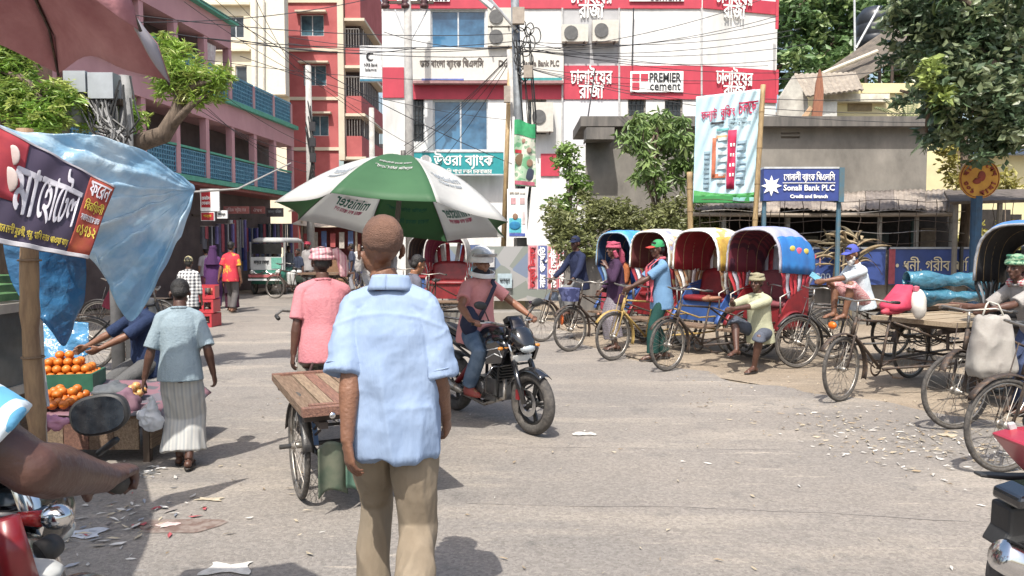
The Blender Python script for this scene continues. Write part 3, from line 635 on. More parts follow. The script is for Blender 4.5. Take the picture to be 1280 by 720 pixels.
    for k in range(7): e.box(V((0, 0.17 + 0.012 * k, 0.47 + 0.03 * k)), (0.20 - 0.003 * k, 0.18, 0.012), rot=rt)
    e.box((0, 0.2, 0.56), (0.13, 0.12, 0.22), rot=rt); e.build("cylinder_block", mat((0.1, 0.1, 0.1), rough=0.4, metal=0.7), t)
    f = MB()
    for x in (-0.09, 0.09):
        f.tube([(x * 0.3, 0.36, 0.90), (x, 0.25, 0.62), (x, 0.22, 0.30), (x, -0.05, 0.20), (x, -0.22, 0.30), (x, -0.2, 0.72), (x * 0.5, 0.2, 0.78)], 0.018, 7); f.rod((x * 1.2, -0.2, 0.32), (x * 1.2, -0.66, 0.30), 0.022, 7); f.rod((x, -0.2, 0.62), (x, -0.8, 0.82), 0.014)
    f.build("frame", PLAST, t, True)
    for x in (-1, 1): MB().tube([(x * 0.05, 0.36, 0.62), (x * 0.24, 0.36, 0.62), (x * 0.30, 0.33, 0.52), (x * 0.28, 0.30, 0.38), (x * 0.05, 0.26, 0.26)], 0.012, 7).build("crash_guard", GLOSS, t, True)
    m = MB(); m.tube([(0.06, 0.3, 0.48), (0.08, 0.33, 0.30), (0.12, 0.05, 0.20), (0.15, -0.3, 0.26)], 0.02, 8); m.tube([(0.15, -0.3, 0.27), (0.17, -0.5, 0.32), (0.18, -0.85, 0.42)], [0.03, 0.05, 0.045], 12); m.build("exhaust", STEEL, t, True)
    m = MB(); m.tube([(0.05, -0.2, 0.62), (0.1, -0.5, 0.32)], 0.03, 8); m.build("shock_absorber", REDP, t, True)
    # head lamp and cowl
    m = MB(); m.loft([(V((0, 0.40, 0.90)), (0.13, 0, 0), (0, 0, 0.12)), (V((0, 0.52, 0.88)), (0.12, 0, 0), (0, 0, 0.11)), (V((0, 0.60, 0.83)), (0.08, 0, 0), (0, 0, 0.06)), (V((0, 0.62, 0.80)), (0.04, 0, 0), (0, 0, 0.03))], 14, 0.8); m.build("headlight_cowl", GL, t, True)
    m = MB(); m.sheet(lambda u, v: (0.10 * (2 * u - 1) * (1 - 0.3 * v), 0.52 - 0.10 * v - 0.04 * (2 * u - 1) ** 2, 0.95 + 0.13 * v), 8, 4, 0.004); m.build("windscreen", mat((0.02, 0.02, 0.03), rough=0.08), t, True)
    m = MB(); m.ell((0, 0.585, 0.80), (0.085, 0.05, 0.045)); m.build("headlight", mat((0.5, 0.55, 0.58), rough=0.08, metal=0.3), t, True)
    MB().box((0, 0.50, 0.70), (0.22, 0.01, 0.06), rot=Matrix.Rotation(R(-15), 3, 'X')).build("number_plate", mat((0.75, 0.75, 0.72)), t)
    h = MB(); h.tube([(0.36, 0.20, 1.02), (0.24, 0.26, 1.04), (0.10, 0.34, 1.0), (-0.10, 0.34, 1.0), (-0.24, 0.26, 1.04), (-0.36, 0.20, 1.02)], 0.012, 8); hb = h.build("handlebar", STEEL, t, True)
    for x in (-1, 1):
        MB().tube([(x * 0.37, 0.195, 1.02), (x * 0.26, 0.25, 1.04)], 0.018, 8).build("grip", PLAST, hb, True)
        MB().tube([(x * 0.20, 0.31, 1.03), (x * 0.36, 0.25, 1.03)], 0.006, 5).build("lever", CHROME, hb, True)
        m = MB(); m.tube([(x * 0.22, 0.27, 1.04), (x * 0.30, 0.30, 1.17)], 0.006, 6); mi = m.build("mirror_stalk", PLAST, t, True)
        m = MB(); m.ell((x * 0.34, 0.30, 1.20), (0.075, 0.022, 0.04), Matrix.Rotation(x * -0.15, 3, 'Y'), 16, 8); m.build("mirror", PLAST, mi, True)
        m = MB(); m.rod((x * 0.12, 0.44, 0.80), (x * 0.2, 0.45, 0.80), 0.008); m.ell((x * 0.22, 0.455, 0.80), (0.03, 0.022, 0.018)); m.build("turn_signal", mat((0.6, 0.22, 0.03), rough=0.3), t, True)
        m = MB(); m.rod((x * 0.1, -0.14, 0.28), (x * 0.26, -0.14, 0.29), 0.014); m.build("footrest", PLAST, t)
    MB().box((0, 0.36, 1.05), (0.18, 0.08, 0.05), rot=Matrix.Rotation(R(30), 3, 'X')).build("dashboard", PLAST, t)
    return t
# ---------------------------------------------------------------- ground
def ground_mat(base, alt, dust, speck=0.5, name="road", sc=1.0):
    m = bpy.data.materials.new(name); m.use_nodes = True; n = m.node_tree; b = n.nodes["Principled BSDF"]; L = n.links.new
    b.inputs["Roughness"].default_value = 0.92; b.inputs["Specular IOR Level"].default_value = 0.2
    tc = n.nodes.new("ShaderNodeTexCoord"); co = tc.outputs["Object"]
    def nz(s, d=4, r=0.6, st=None):
        t = n.nodes.new("ShaderNodeTexNoise"); t.inputs["Scale"].default_value = s; t.inputs["Detail"].default_value = d; t.inputs["Roughness"].default_value = r
        if st: mp = n.nodes.new("ShaderNodeMapping"); mp.inputs["Scale"].default_value = st; mp.inputs["Rotation"].default_value = (0, 0, 0.25); L(co, mp.inputs[0]); L(mp.outputs[0], t.inputs["Vector"])
        else: L(co, t.inputs["Vector"])
        return t.outputs["Fac"]
    def ramp(f, p0, p1, c0=(0, 0, 0, 1), c1=(1, 1, 1, 1)):
        r_ = n.nodes.new("ShaderNodeValToRGB"); r_.color_ramp.elements[0].position = p0; r_.color_ramp.elements[1].position = p1; r_.color_ramp.elements[0].color = c0; r_.color_ramp.elements[1].color = c1; L(f, r_.inputs[0]); return r_.outputs[0]
    def mix(f, a, c, mode='MIX'):
        x = n.nodes.new("ShaderNodeMix"); x.data_type = 'RGBA'; x.blend_type = mode
        if isinstance(f, float): x.inputs[0].default_value = f
        else: L(f, x.inputs[0])
        for s, v in ((x.inputs[6], a), (x.inputs[7], c)):
            if isinstance(v, tuple): s.default_value = (*v, 1)
            else: L(v, s)
        return x.outputs[2]
    c = mix(ramp(nz(0.35 * sc, 5), 0.35, 0.65), base, alt)
    c = mix(ramp(nz(0.8 * sc, 6, 0.7, (0.35, 1.6, 1)), 0.50, 0.68), c, dust)
    c = mix(ramp(nz(1.9 * sc, 8, 0.75), 0.56, 0.66), c, tuple(x * 0.80 for x in alt))
    c = mix(ramp(nz(5.5 * sc, 6, 0.7, (0.2, 1.3, 1)), 0.60, 0.70), c, tuple(x * 1.12 for x in dust))
    c = mix(ramp(nz(0.16 * sc, 3), 0.45, 0.75), c, tuple(x * 0.82 for x in base))
    v = n.nodes.new("ShaderNodeTexVoronoi"); v.inputs["Scale"].default_value = 62; L(co, v.inputs["Vector"])
    sp = n.nodes.new("ShaderNodeSeparateColor"); L(v.outputs["Color"], sp.inputs[0])
    c = mix(ramp(sp.outputs[0], 0.0, 1.0, (1 - speck * 0.5,) * 3 + (1,), (1 + speck * 0.28,) * 3 + (1,)), (0, 0, 0), c) if False else mix(1.0, c, ramp(sp.outputs[0], 0.0, 1.0, (1 - speck * 0.55,) * 3 + (1,), (1.0, 1.0, 1.0, 1)), 'MULTIPLY')
    c = mix(1.0, c, ramp(nz(170, 3), 0.3, 0.5, (1 - speck * 0.5,) * 3 + (1,)), 'MULTIPLY')
    c = mix(1.0, c, ramp(nz(28, 4), 0.62, 0.70, (1, 1, 1, 1), (0.72, 0.71, 0.7, 1)), 'MULTIPLY')
    L(c, b.inputs["Base Color"])
    bp = n.nodes.new("ShaderNodeBump"); bp.inputs["Strength"].default_value = 0.55; bp.inputs["Distance"].default_value = 0.012
    L(nz(90, 5, 0.7), bp.inputs["Height"]); L(bp.outputs[0], b.inputs["Normal"])
    return m
ROADM = ground_mat((0.300, 0.268, 0.236), (0.232, 0.217, 0.202), (0.40, 0.355, 0.30), 0.55)
DIRTM = ground_mat((0.34, 0.275, 0.205), (0.27, 0.225, 0.175), (0.42, 0.35, 0.27), 0.5, "dirt")
g = MB(); g.quad((-600, -40, -0.02), (600, -40, -0.02), (600, 900, -0.02), (-600, 900, -0.02)); g.build("ground", DIRTM, kind="structure")
def flat(name, pts, z, m, sub=1, jig=0.0, kind="structure", **kw):
    b = MB(); vs = []
    N = len(pts)
    for i in range(N):
        a, c = Vector(pts[i]), Vector(pts[(i + 1) % N])
        for k in range(sub):
            p = a.lerp(c, k / sub); q = noise.noise(Vector((p.x * 1.7, p.y * 1.7, z * 50))) * jig; d = (c - a); nn = Vector((d.y, -d.x)).normalized() if d.length else Vector((0, 0)); vs.append((p.x + nn.x * q, p.y + nn.y * q, z))
    b.add(vs, [tuple(range(len(vs)))]); o = b.build(name, m, **kw); o["kind"] = kind; return o
flat("road", [(-12, -8), (14, -8), (14, 4.4), (7.2, 5.2), (4.2, 7.3), (2.6, 9.3), (1.2, 12.2), (0.9, 16), (-1.4, 22), (-2.0, 30), (-1.5, 60), (-8.0, 60), (-8.6, 30), (-9.6, 14), (-12, 8)], 0.0, ROADM, 14, 0.35)
flat("dirt_verge", [(14, 4.4), (7.2, 5.2), (4.2, 7.3), (2.6, 9.3), (1.2, 12.2), (0.9, 15.6), (14, 15.6)], -0.006, DIRTM, 1)
# long crack lines and a stain in the asphalt
crk = mat((0.17, 0.155, 0.14), (0.24, 0.22, 0.2), scale=1.5, rough=1.0)
for pts in ([(-6.2, 7.9), (-3, 7.75), (0.1, 6.1), (2.2, 6.0), (5.5, 5.9)], [(-0.3, 4.75), (1.0, 4.7), (2.6, 4.45), (4.2, 4.2)], [(0.2, 8.6), (2.0, 7.8), (4.0, 6.4)], [(-5.6, 11.6), (-4.0, 11.3), (-2.2, 11.5)]):
    b = MB(); n = 60; P2 = [Vector((p[0], p[1], 0)) for p in pts]; L = []
    for i in range(n + 1):
        t = i / n * (len(P2) - 1); k = min(int(t), len(P2) - 2); p = P2[k].lerp(P2[k + 1], t - k); w = noise.noise(p * 1.3) * 0.06 + noise.noise(p * 7) * 0.012; L.append(p + Vector((0, w, 0.004)))
    b.add([tuple(q) for p in L for q in (p, p + Vector((0, 0.003 + 0.010 * abs(noise.noise(p * 3)), 0)))], [(2 * i, 2 * i + 2, 2 * i + 3, 2 * i + 1) for i in range(n)])
    b.build("road_crack", crk, kind="structure")
STAIN = mat((0.13, 0.085, 0.07), (0.22, 0.18, 0.155), scale=14, contrast=(0.4, 0.6), rough=1)
flat("road_stain", [(-1.95 + 0.24 * math.cos(a) * (1 + 0.2 * math.sin(3 * a)), 4.36 + 0.15 * math.sin(a) * (1 + 0.3 * math.cos(2 * a)), 0) for a in np.linspace(0, 6.0, 18)], 0.004, STAIN)
# ---------------------------------------------------------------- helpers for buildings
def rect(px0, py0, px1, py1, Y):
    a, c = P(px0, py0, Y), P(px1, py1, Y); return (a.x + c.x) / 2, (a.z + c.z) / 2, abs(c.x - a.x), abs(a.z - c.z)
def fbox(mb, px0, py0, px1, py1, Y, th):
    x, z, w, h = rect(px0, py0, px1, py1, Y); mb.box((x, Y + th / 2, z), (w, th, h)); return mb
def board(name, px0, py0, px1, py1, Y, th, m, parent=None, **kw):
    x, z, w, h = rect(px0, py0, px1, py1, Y); b = MB(); b.box((0, 0, 0), (w, th, h)); return b.build(name, m, parent, loc=(x, Y + th / 2, z), **kw)
def holes_wall(mb, x0, x1, z0, z1, holes, depth=0.2, frame=None):
    """wall in the xz plane (front at y=0 facing -y) with real openings; frame: 4x4 placing it"""
    xs = sorted({x0, x1, *[h[0] for h in holes], *[h[1] for h in holes]}); zs = sorted({z0, z1, *[h[2] for h in holes], *[h[3] for h in holes]})
    xs = [x for x in xs if x0 <= x <= x1]; zs = [z for z in zs if z0 <= z <= z1]
    M = frame if frame is not None else Matrix.Identity(4); vs, fs = [], []
    def q(*p): o = len(vs); vs.extend([M @ Vector(a) for a in p]); fs.append((o, o + 1, o + 2, o + 3))
    for i in range(len(xs) - 1):
        for j in range(len(zs) - 1):
            cx, cz = (xs[i] + xs[i + 1]) / 2, (zs[j] + zs[j + 1]) / 2
            if any(h[0] < cx < h[1] and h[2] < cz < h[3] for h in holes): continue
            q((xs[i], 0, zs[j]), (xs[i + 1], 0, zs[j]), (xs[i + 1], 0, zs[j + 1]), (xs[i], 0, zs[j + 1]))
    for a, b_, c, d in holes:
        q((a, 0, c), (a, depth, c), (b_, depth, c), (b_, 0, c)); q((a, 0, d), (b_, 0, d), (b_, depth, d), (a, depth, d))
        q((a, 0, c), (a, 0, d), (a, depth, d), (a, depth, c)); q((b_, 0, c), (b_, depth, c), (b_, depth, d), (b_, 0, d))
    mb.add(vs, fs); return mb
ALU = mat((0.6, 0.62, 0.64), rough=0.4, metal=0.3)
def window(parent, hole, Y, depth=0.14, gm=None, fmat=None, n=2, fw=0.05, grille=None):
    a, b_, c, d = hole; W_, H_ = b_ - a, d - c
    f = MB(); f.box((0, 0, H_ / 2 - fw / 2), (W_, 0.06, fw)); f.box((0, 0, -H_ / 2 + fw / 2), (W_, 0.06, fw))
    for k in range(n + 1): f.box((-W_ / 2 + fw / 2 + (W_ - fw) * k / n, 0, 0), (fw, 0.058, H_ - 2 * fw))
    w = f.build("window", fmat or ALU, parent, loc=((a + b_) / 2, Y + depth, (c + d) / 2))
    for k in range(n):
        x0 = -W_ / 2 + fw + (W_ - fw) * k / n; x1 = -W_ / 2 + (W_ - fw) * (k + 1) / n
        MB().box(((x0 + x1) / 2, 0.006, 0), (x1 - x0, 0.008, H_ - 2 * fw)).build("pane", gm or GLASS, w)
    if grille:
        gr = MB()
        for k in range(1, grille): gr.box((-W_ / 2 + W_ * k / grille, -0.07, 0), (0.02, 0.015, H_))
        for k in range(1, 5): gr.box((0, -0.08, -H_ / 2 + H_ * k / 5), (W_, 0.015, 0.02))
        gr.build("grille", PLAST, w)
    return w
GLASS = mat((0.06, 0.17, 0.30), (0.02, 0.06, 0.12), rough=0.06, scale=0.7, spec=0.9, contrast=(0.4, 0.6))  # noise blotches put reflections into the pane colour
DARKG = mat((0.02, 0.025, 0.03), (0.05, 0.06, 0.07), rough=0.15, scale=1.5)
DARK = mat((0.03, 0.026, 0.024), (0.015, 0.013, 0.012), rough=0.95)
WHITEW = mat((0.68, 0.68, 0.67), (0.50, 0.50, 0.485), rough=0.85, scale=0.9, stretch=(2.5, 1, 0.5), detail=7, contrast=(0.3, 0.6))
REDB = mat((0.48, 0.045, 0.075), (0.38, 0.035, 0.06), rough=0.6, scale=1.2, detail=8, stretch=(1.5, 1, 0.6))
WHT = mat((0.82, 0.82, 0.8), (0.78, 0.78, 0.76), rough=0.6)
BLK = mat((0.03, 0.03, 0.035), rough=0.6)
# ---------------------------------------------------------------- white building with cement adverts
YB = 27.0
t = thing("commercial_building", "white building with red bands and cement adverts behind the rickshaw stand", "building", (0, 0, 0))
x0, x1, xk = P(478, 100, YB).x, P(972, 100, YB).x, P(877, 100, YB).x
def hol(px0, py0, px1, py1, Y=YB): x, z, w, h = rect(px0, py0, px1, py1, Y); return (x - w / 2, x + w / 2, z - h / 2, z + h / 2)
hs = [hol(538, 12, 607, 60), hol(541, 125, 610, 188), hol(514, 121, 531, 178)]
lo = [hol(660, 124, 683, 168), hol(785, 123, 807, 162), hol(831, 123, 853, 162)]
b = MB(); holes_wall(b, x0, xk, 0, 14, hs + lo, 0.22, Matrix.Translation((0, YB, 0)))
ang = math.atan2(0.8, 2.9)
b.box(((xk + x1) / 2, YB + 0.45 + 3, 7), (x1 - xk, 0.2, 14)) if False else None
Mk = Matrix.Translation((xk, YB, 0)) @ Matrix.Rotation(ang, 4, 'Z'); LK = 3.0
holes_wall(b, 0, LK, 0, 14, [], 0.2, Mk)
e = Mk @ Vector((LK, 0, 0))
b.quad((e.x, e.y, 0), (e.x + 0.6, e.y + 8, 0), (e.x + 0.6, e.y + 8, 14), (e.x, e.y, 14)); b.quad((x0, YB + 9, 0), (x0, YB, 0), (x0, YB, 14), (x0, YB + 9, 14))
b.quad((x0, YB, 14), (xk, YB, 14), (xk, YB + 9, 14), (x0, YB + 9, 14))
b.build("wall", WHITEW, t)
for h in hs[:2]: window(t, h, YB, n=2)
window(t, hs[2], YB, gm=DARKG, n=1, grille=4)
for h in lo: window(t, h, YB, gm=DARKG, n=1, grille=4, fmat=mat((0.35, 0.32, 0.28)))
# recessed grey bay and ledges between the storeys
def band(py0, py1, pxa, pxb, m=REDB, nm="red_band", Y=YB - 0.05): return board(nm, pxa, py0, pxb, py1, Y, 0.05, m, t)
band(-6, 10.5, 478, 877); band(84, 122, 478, 505); band(104, 124, 516, 877); band(82, 104, 705, 877, Y=YB - 0.06)
board("ledge", 516, 100.5, 704, 104, YB - 0.35, 0.30, mat((0.35, 0.2, 0.2)), t)
for za, zb, nm in ((P(0, -6, YB).z, P(0, 10.5, YB).z, "a"), (P(0, 82, YB).z, P(0, 124, YB).z, "b")):
    bb_ = MB(); bb_.box((LK / 2, -0.03, 0), (LK, 0.05, za - zb)); o = bb_.build("red_band", REDB, t); o.location = (xk, YB, (za + zb) / 2); o.rotation_euler = (0, 0, ang)
board("corner_strip", 970.5, -5, 973, 36, YB - 0.10, 0.05, REDB, t); board("corner_strip", 970.5, 87, 973, 118, YB - 0.10, 0.05, REDB, t)
board("recessed_panel", 703, 12, 774, 82, YB - 0.012, 0.012, mat((0.42, 0.42, 0.43), (0.34, 0.34, 0.35), scale=2), t)
board("recessed_panel", 703, 124, 774, 182, YB - 0.012, 0.012, mat((0.62, 0.62, 0.64), (0.55, 0.55, 0.57), scale=2), t)
board("red_panel", 676, 192, 699, 220, YB - 0.05, 0.04, REDB, t)
for px in (774, 877, 703): MB().rod(P(px, 10, YB - 0.06), P(px, 182 if px < 800 else 120, YB - 0.06), 0.035).build("downpipe", mat((0.5, 0.5, 0.5)), t)
for px, py in ((739, 103), (918, 104), (739, 2), (918, 3)):
    Yt = YB - 0.075 if px < 877 else YB - 0.05 + (P(px, py, YB).x - xk) * math.tan(ang) - 0.05
    p = P(px, py, Yt); r_ = (0, 0, 0 if px < 877 else ang)
    big = part("lettering", text_mesh("ঢালাইেয়র", WHT, 0.72, width=1.45, bold=0.014), t, loc=p + Vector((0, -0.01, 0.20)), rot=r_)
    part("lettering", text_mesh("রাজা", WHT, 0.72, width=0.85, bold=0.014), t, loc=p + Vector((0, -0.01, -0.30)), rot=r_)
def premier(px0, py0, px1, py1):
    pn = board("advert_panel", px0, py0, px1, py1, YB - 0.12, 0.03, WHT, t); x, z, w, h = rect(px0, py0, px1, py1, YB - 0.12)
    for i in range(2):
        for j in range(2):
            if (i, j) == (1, 0): continue
            MB().box((0, 0, 0), (h * 0.36, 0.012, h * 0.36)).build("logo_square", REDB, pn, loc=(-w / 2 + h * (0.27 + 0.42 * i), -0.02, h * (-0.22 + 0.42 * j)))
    text("lettering", "PREMIER", BLK, pn, (w * 0.16, -0.02, h * 0.20), 0.45, w * 0.60, bold=0.012); text("lettering", "cement", BLK, pn, (w * 0.16, -0.02, -h * 0.24), 0.42, w * 0.58, bold=0.006)
premier(788, 89, 854, 115); premier(787, -18, 855, 1.5); premier(496, -18, 562, 1.8)
# bank signboards on the building
sg = thing("bank_signboard", "long pale bank signboard under the upper blue window of the white building", "sign", P(610, 82, YB - 0.2))
x, z, w, h = rect(515, 61, 704, 104, YB - 0.2); BRD = mat((0.60, 0.58, 0.53), (0.55, 0.53, 0.49), rough=0.5)
MB().box((0, 0.04, 0), (w, 0.1, h)).build("sign_face", BRD, sg)
MB().box((-w * 0.30, -0.015, -h * 0.43), (w * 0.28, 0.01, h * 0.1)).build("blue_stripe", mat((0.12, 0.16, 0.42)), sg); MB().box((w * 0.35, -0.015, -h * 0.41), (w * 0.28, 0.01, h * 0.11)).build("teal_stripe", mat((0.05, 0.30, 0.30)), sg)
text("lettering", "ডাচ বাংলা বJাংক িপএলিস", mat((0.12, 0.1, 0.09)), sg, (-w * 0.24, -0.02, h * 0.06), 0.34, w * 0.42, bold=0.01); text("lettering", "Dutch", mat((0.12, 0.1, 0.09)), sg, (w * 0.13, -0.02, h * 0.06), 0.3, w * 0.12, bold=0.008); text("lettering", "Bangla Bank PLC", mat((0.12, 0.1, 0.09)), sg, (w * 0.35, -0.02, h * 0.04), 0.28, w * 0.24, bold=0.006)
sg = thing("bank_signboard", "teal bank signboard with white lettering above the green and white umbrella", "sign", P(573, 204, YB - 0.5))
x, z, w, h = rect(516, 189, 629, 219, YB - 0.5)
MB().box((0, 0.06, 0), (w, 0.14, h)).build("sign_face", mat((0.02, 0.27, 0.29), (0.02, 0.23, 0.25), rough=0.5), sg); MB().box((0, -0.02, h * 0.48), (w, 0.02, h * 0.06)).build("sign_frame", ALU, sg); MB().box((0, -0.02, -h * 0.48), (w, 0.02, h * 0.06)).build("sign_frame", ALU, sg)
text("lettering", "উওরা বJাংক", WHT, sg, (w * 0.06, -0.02, h * 0.12), 0.52, w * 0.66, bold=0.012); text("lettering", "পিএলিস শাখা ভবন চকবাজার", WHT, sg, (w * 0.06, -0.02, -h * 0.32), 0.2, w * 0.62, bold=0.004)
MB().lathe([(0.0, 0.02), (0.2, 0.02), (0.2, 0.0)], (-w * 0.36, -0.015, h * 0.1), 12, Matrix.Rotation(R(90), 3, 'X')).build("emblem", WHT, sg)
sg = thing("hanging_signboard", "white vertical signboard with a crescent emblem hung between the red and the white building", "sign", P(464, 80, YB + 1))
x, z, w, h = rect(450, 58, 478, 103, YB + 1)
MB().box((0, 0, 0), (w, 0.15, h)).build("sign_face", mat((0.66, 0.66, 0.67)), sg); MB().box((0, -0.08, -h * 0.46), (w, 0.02, h * 0.06)).build("base_stripe", mat((0.05, 0.2, 0.3)), sg)
q = MB(); q.tube([(0.13 * math.cos(a), -0.09, 0.25 + 0.13 * math.sin(a)) for a in np.linspace(0.8, 5.4, 14)], [0.01 + 0.03 * math.sin(math.pi * i / 13) for i in range(14)], 6); q.build("crescent_emblem", BLK, sg)
text("lettering", "NRB Bank", BLK, sg, (0, -0.085, -0.05), 0.16, w * 0.6); text("lettering", "Islamic", BLK, sg, (0, -0.085, -0.22), 0.14, w * 0.5)
# air conditioners
def aircon(px, py, Y, label, w=0.85, h=0.62, back=False):
    p = P(px, py, Y); t = thing("air_conditioner", label, "air conditioner", p, 0, "air conditioner units on the white building"); b = MB(); b.box((0, 0.15, 0), (w, 0.3, h)); b.build("casing", mat((0.55, 0.53, 0.48), (0.48, 0.46, 0.41)), t)
    f = MB(); f.lathe([(0.24, -0.0), (0.24, 0.02), (0.0, 0.02)], (-w * 0.16, -0.02, 0), 20, Matrix.Rotation(R(90), 3, 'X'))
    f.build("fan_grille", mat((0.12, 0.12, 0.12)), t)
    r_ = MB()
    for k in range(5): r_.tube([(-w * 0.16 + (0.05 + 0.045 * k) * math.cos(a), -0.012, (0.05 + 0.045 * k) * math.sin(a)) for a in np.linspace(0, 2 * math.pi, 20, endpoint=False)], 0.007, 4, closed=True)
    r_.build("fan_guard", mat((0.35, 0.34, 0.32)), t)
    for x in (-w * 0.35, w * 0.35): MB().box((x, 0.15, -h / 2 - 0.03), (0.05, 0.45, 0.05)).build("bracket", RUST, t)
aircon(625, 21, YB - 0.4, "upper outdoor unit of the stacked pair beside the blue window"); aircon(625, 46, YB - 0.4, "lower outdoor unit of the stacked pair beside the blue window")
aircon(719, 41, YB - 0.4, "dark shaded outdoor unit on the grey bay, left of its pair", 0.9, 0.58); aircon(757, 38, YB - 0.4, "cream outdoor unit on the grey bay, right of its pair", 0.9, 0.72); aircon(678, 146, YB - 0.5, "outdoor unit beside the street pole above the green banner", 0.75, 1.0)
# ---------------------------------------------------------------- red apartment building
YR = 45.0; RED = mat((0.42, 0.11, 0.11), (0.34, 0.08, 0.08), rough=0.85, scale=1.2); CREAM = mat((0.62, 0.54, 0.42), (0.54, 0.47, 0.37), rough=0.85, scale=1)
t = thing("apartment_building", "red apartment building with cream column and stacked balconies down the street", "building")
hs = [hol(375, 18, 405, 45, YR), hol(379, 81, 408, 107, YR), hol(388, 144, 411, 170, YR)]
b = MB(); xa, xb = P(358, 0, YR).x, P(421, 0, YR).x; holes_wall(b, xa, xb, 0, 19, hs, 0.25, Matrix.Translation((0, YR, 0))); b.quad((xa, YR, 19), (xb, YR, 19), (xb, YR + 10, 19), (xa, YR + 10, 19)); b.build("wall", RED, t)
for h in hs:
    window(t, h, YR, n=2, gm=mat((0.08, 0.16, 0.2), (0.02, 0.04, 0.06), rough=0.1, scale=1.5), fmat=mat((0.6, 0.6, 0.6))); MB().box(((h[0] + h[1]) / 2, YR - 0.2, h[3] + 0.1), (h[1] - h[0] + 0.4, 0.4, 0.1)).build("window_shade", CREAM, t)
for py in (62, 123, 186, 1): board("cream_band", 358, py - 2, 424, py + 2, YR - 0.1, 0.1, CREAM, t)
board("column", 421, -10, 431, 200, YR - 0.25, 0.6, CREAM, t)
z0 = lambda py: P(440, py, YR).z
xs_, xe_ = P(431, 0, YR).x, P(448, 0, YR).x
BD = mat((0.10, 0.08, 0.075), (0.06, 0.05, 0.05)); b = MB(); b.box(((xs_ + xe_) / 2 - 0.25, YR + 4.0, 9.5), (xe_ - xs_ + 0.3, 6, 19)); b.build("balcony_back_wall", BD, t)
for i, (pa, pb) in enumerate(((-40, 24 - 1), (60, 82), (120, 142), (170, 196))):
    zt, zb = z0(pa), z0(pb); p = MB(); dx, dy = 0.07, 1.0
    L_ = 7.0; wd = xe_ - xs_
    p.box(((xs_ + xe_) / 2, YR + 0.06, (zt + zb) / 2), (wd, 0.12, zt - zb))
    rt = Matrix.Rotation(-0.03, 3, 'Z'); p.box((xe_ + 0.15, YR + L_ / 2, (zt + zb) / 2), (0.12, L_, zt - zb), rot=rt); p.build("balcony_parapet", RED, t)
    s = MB(); s.box(((xs_ + xe_) / 2 + 0.1, YR + L_ / 2, zb - 0.08), (wd + 0.5, L_ + 0.2, 0.16)); s.build("balcony_slab", CREAM, t)
    gr = MB()
    for k in range(6): gr.rod((xs_ + wd * k / 5, YR + 0.05, zt), (xs_ + wd * k / 5, YR + 0.05, zt + 1.1), 0.02, 4)
    for k in range(12): gr.rod((xe_ + 0.2, YR + 0.3 + k * 0.55, zt), (xe_ + 0.2, YR + 0.3 + k * 0.55, zt + 1.1), 0.02, 4)
    gr.rod((xs_, YR + 0.05, zt + 1.1), (xe_, YR + 0.05, zt + 1.1), 0.025); gr.build("balcony_grille", mat((0.3, 0.28, 0.26)), t)
# ---------------------------------------------------------------- cream building
YC = 41.0
t = thing("apartment_building", "plain cream building between the pink and the red buildings", "building")
CR2 = mat((0.66, 0.60, 0.46), (0.58, 0.52, 0.40), rough=0.85, scale=0.8, stretch=(2, 2, 0.4), detail=6)
hs = [hol(283, 20, 305, 47, YC), hol(338, 20, 347, 28, YC), hol(294, 82, 309, 108, YC), hol(336, 82, 341, 88, YC), hol(345, 82, 350, 88, YC)]
b = MB(); xa, xb = P(225, 0, YC).x, P(360, 0, YC).x; holes_wall(b, xa, xb, 0, 17.2, hs, 0.25, Matrix.Translation((0, YC, 0))); b.quad((xa, YC, 17.2), (xb, YC, 17.2), (xb * 1.05, YC + 2, 17.2), (xa, YC + 2, 17.2)); b.quad((xb, YC, 0), (xb * 1.05, YC + 2, 0), (xb * 1.05, YC + 2, 17.2), (xb, YC, 17.2)); b.build("wall", CR2, t)
for h in hs: window(t, h, YC, n=2 if h[1] - h[0] > 0.7 else 1, gm=DARKG)
board("projecting_bay", 312, -30, 357, 118, YC - 0.6, 0.6, mat((0.68, 0.64, 0.54), (0.62, 0.58, 0.48)), t)
for py in (4, 62): board("ledge", 225, py - 1.5, 312, py + 1.5, YC - 0.3, 0.3, CR2, t)
for px in (320, 330): MB().rod(P(px, 0, YC - 0.68), P(px, 130, YC - 0.68), 0.05).build("drainpipe", mat((0.55, 0.52, 0.45)), t)
# ---------------------------------------------------------------- pink building along the left of the street
t = thing("street_building", "mauve pink two-storey shop building with blue grille balconies on the left", "building", (-11.39, 0, 0), math.atan(-0.1))
# local frame: x across (towards the street +), y along the street
MAUVE = mat((0.56, 0.31, 0.33), (0.47, 0.25, 0.27), rough=0.85, scale=1.0, detail=6, stretch=(1, 1, 0.6)); GREENL = mat((0.10, 0.38, 0.27), (0.08, 0.28, 0.2), rough=0.7); BLUEG = mat((0.13, 0.33, 0.46), (0.08, 0.2, 0.3), rough=0.6, scale=12); MAR = mat((0.30, 0.10, 0.09), (0.22, 0.07, 0.065), rough=0.8)
Y0, Y1, YT = 11.4, 29.8, 24.7
cols = [Y1 - 0.1 - 1.65 * i for i in range(12)]; ym = (Y0 + Y1) / 2; LL = Y1 - Y0
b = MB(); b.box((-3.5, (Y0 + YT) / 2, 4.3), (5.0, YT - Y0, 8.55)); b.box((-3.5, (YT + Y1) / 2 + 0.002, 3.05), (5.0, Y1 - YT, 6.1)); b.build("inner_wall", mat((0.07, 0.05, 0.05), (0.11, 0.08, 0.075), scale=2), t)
b = MB(); b.box((-0.6, ym, 5.72), (1.2, LL, 0.66)); b.build("spandrel", MAUVE, t)
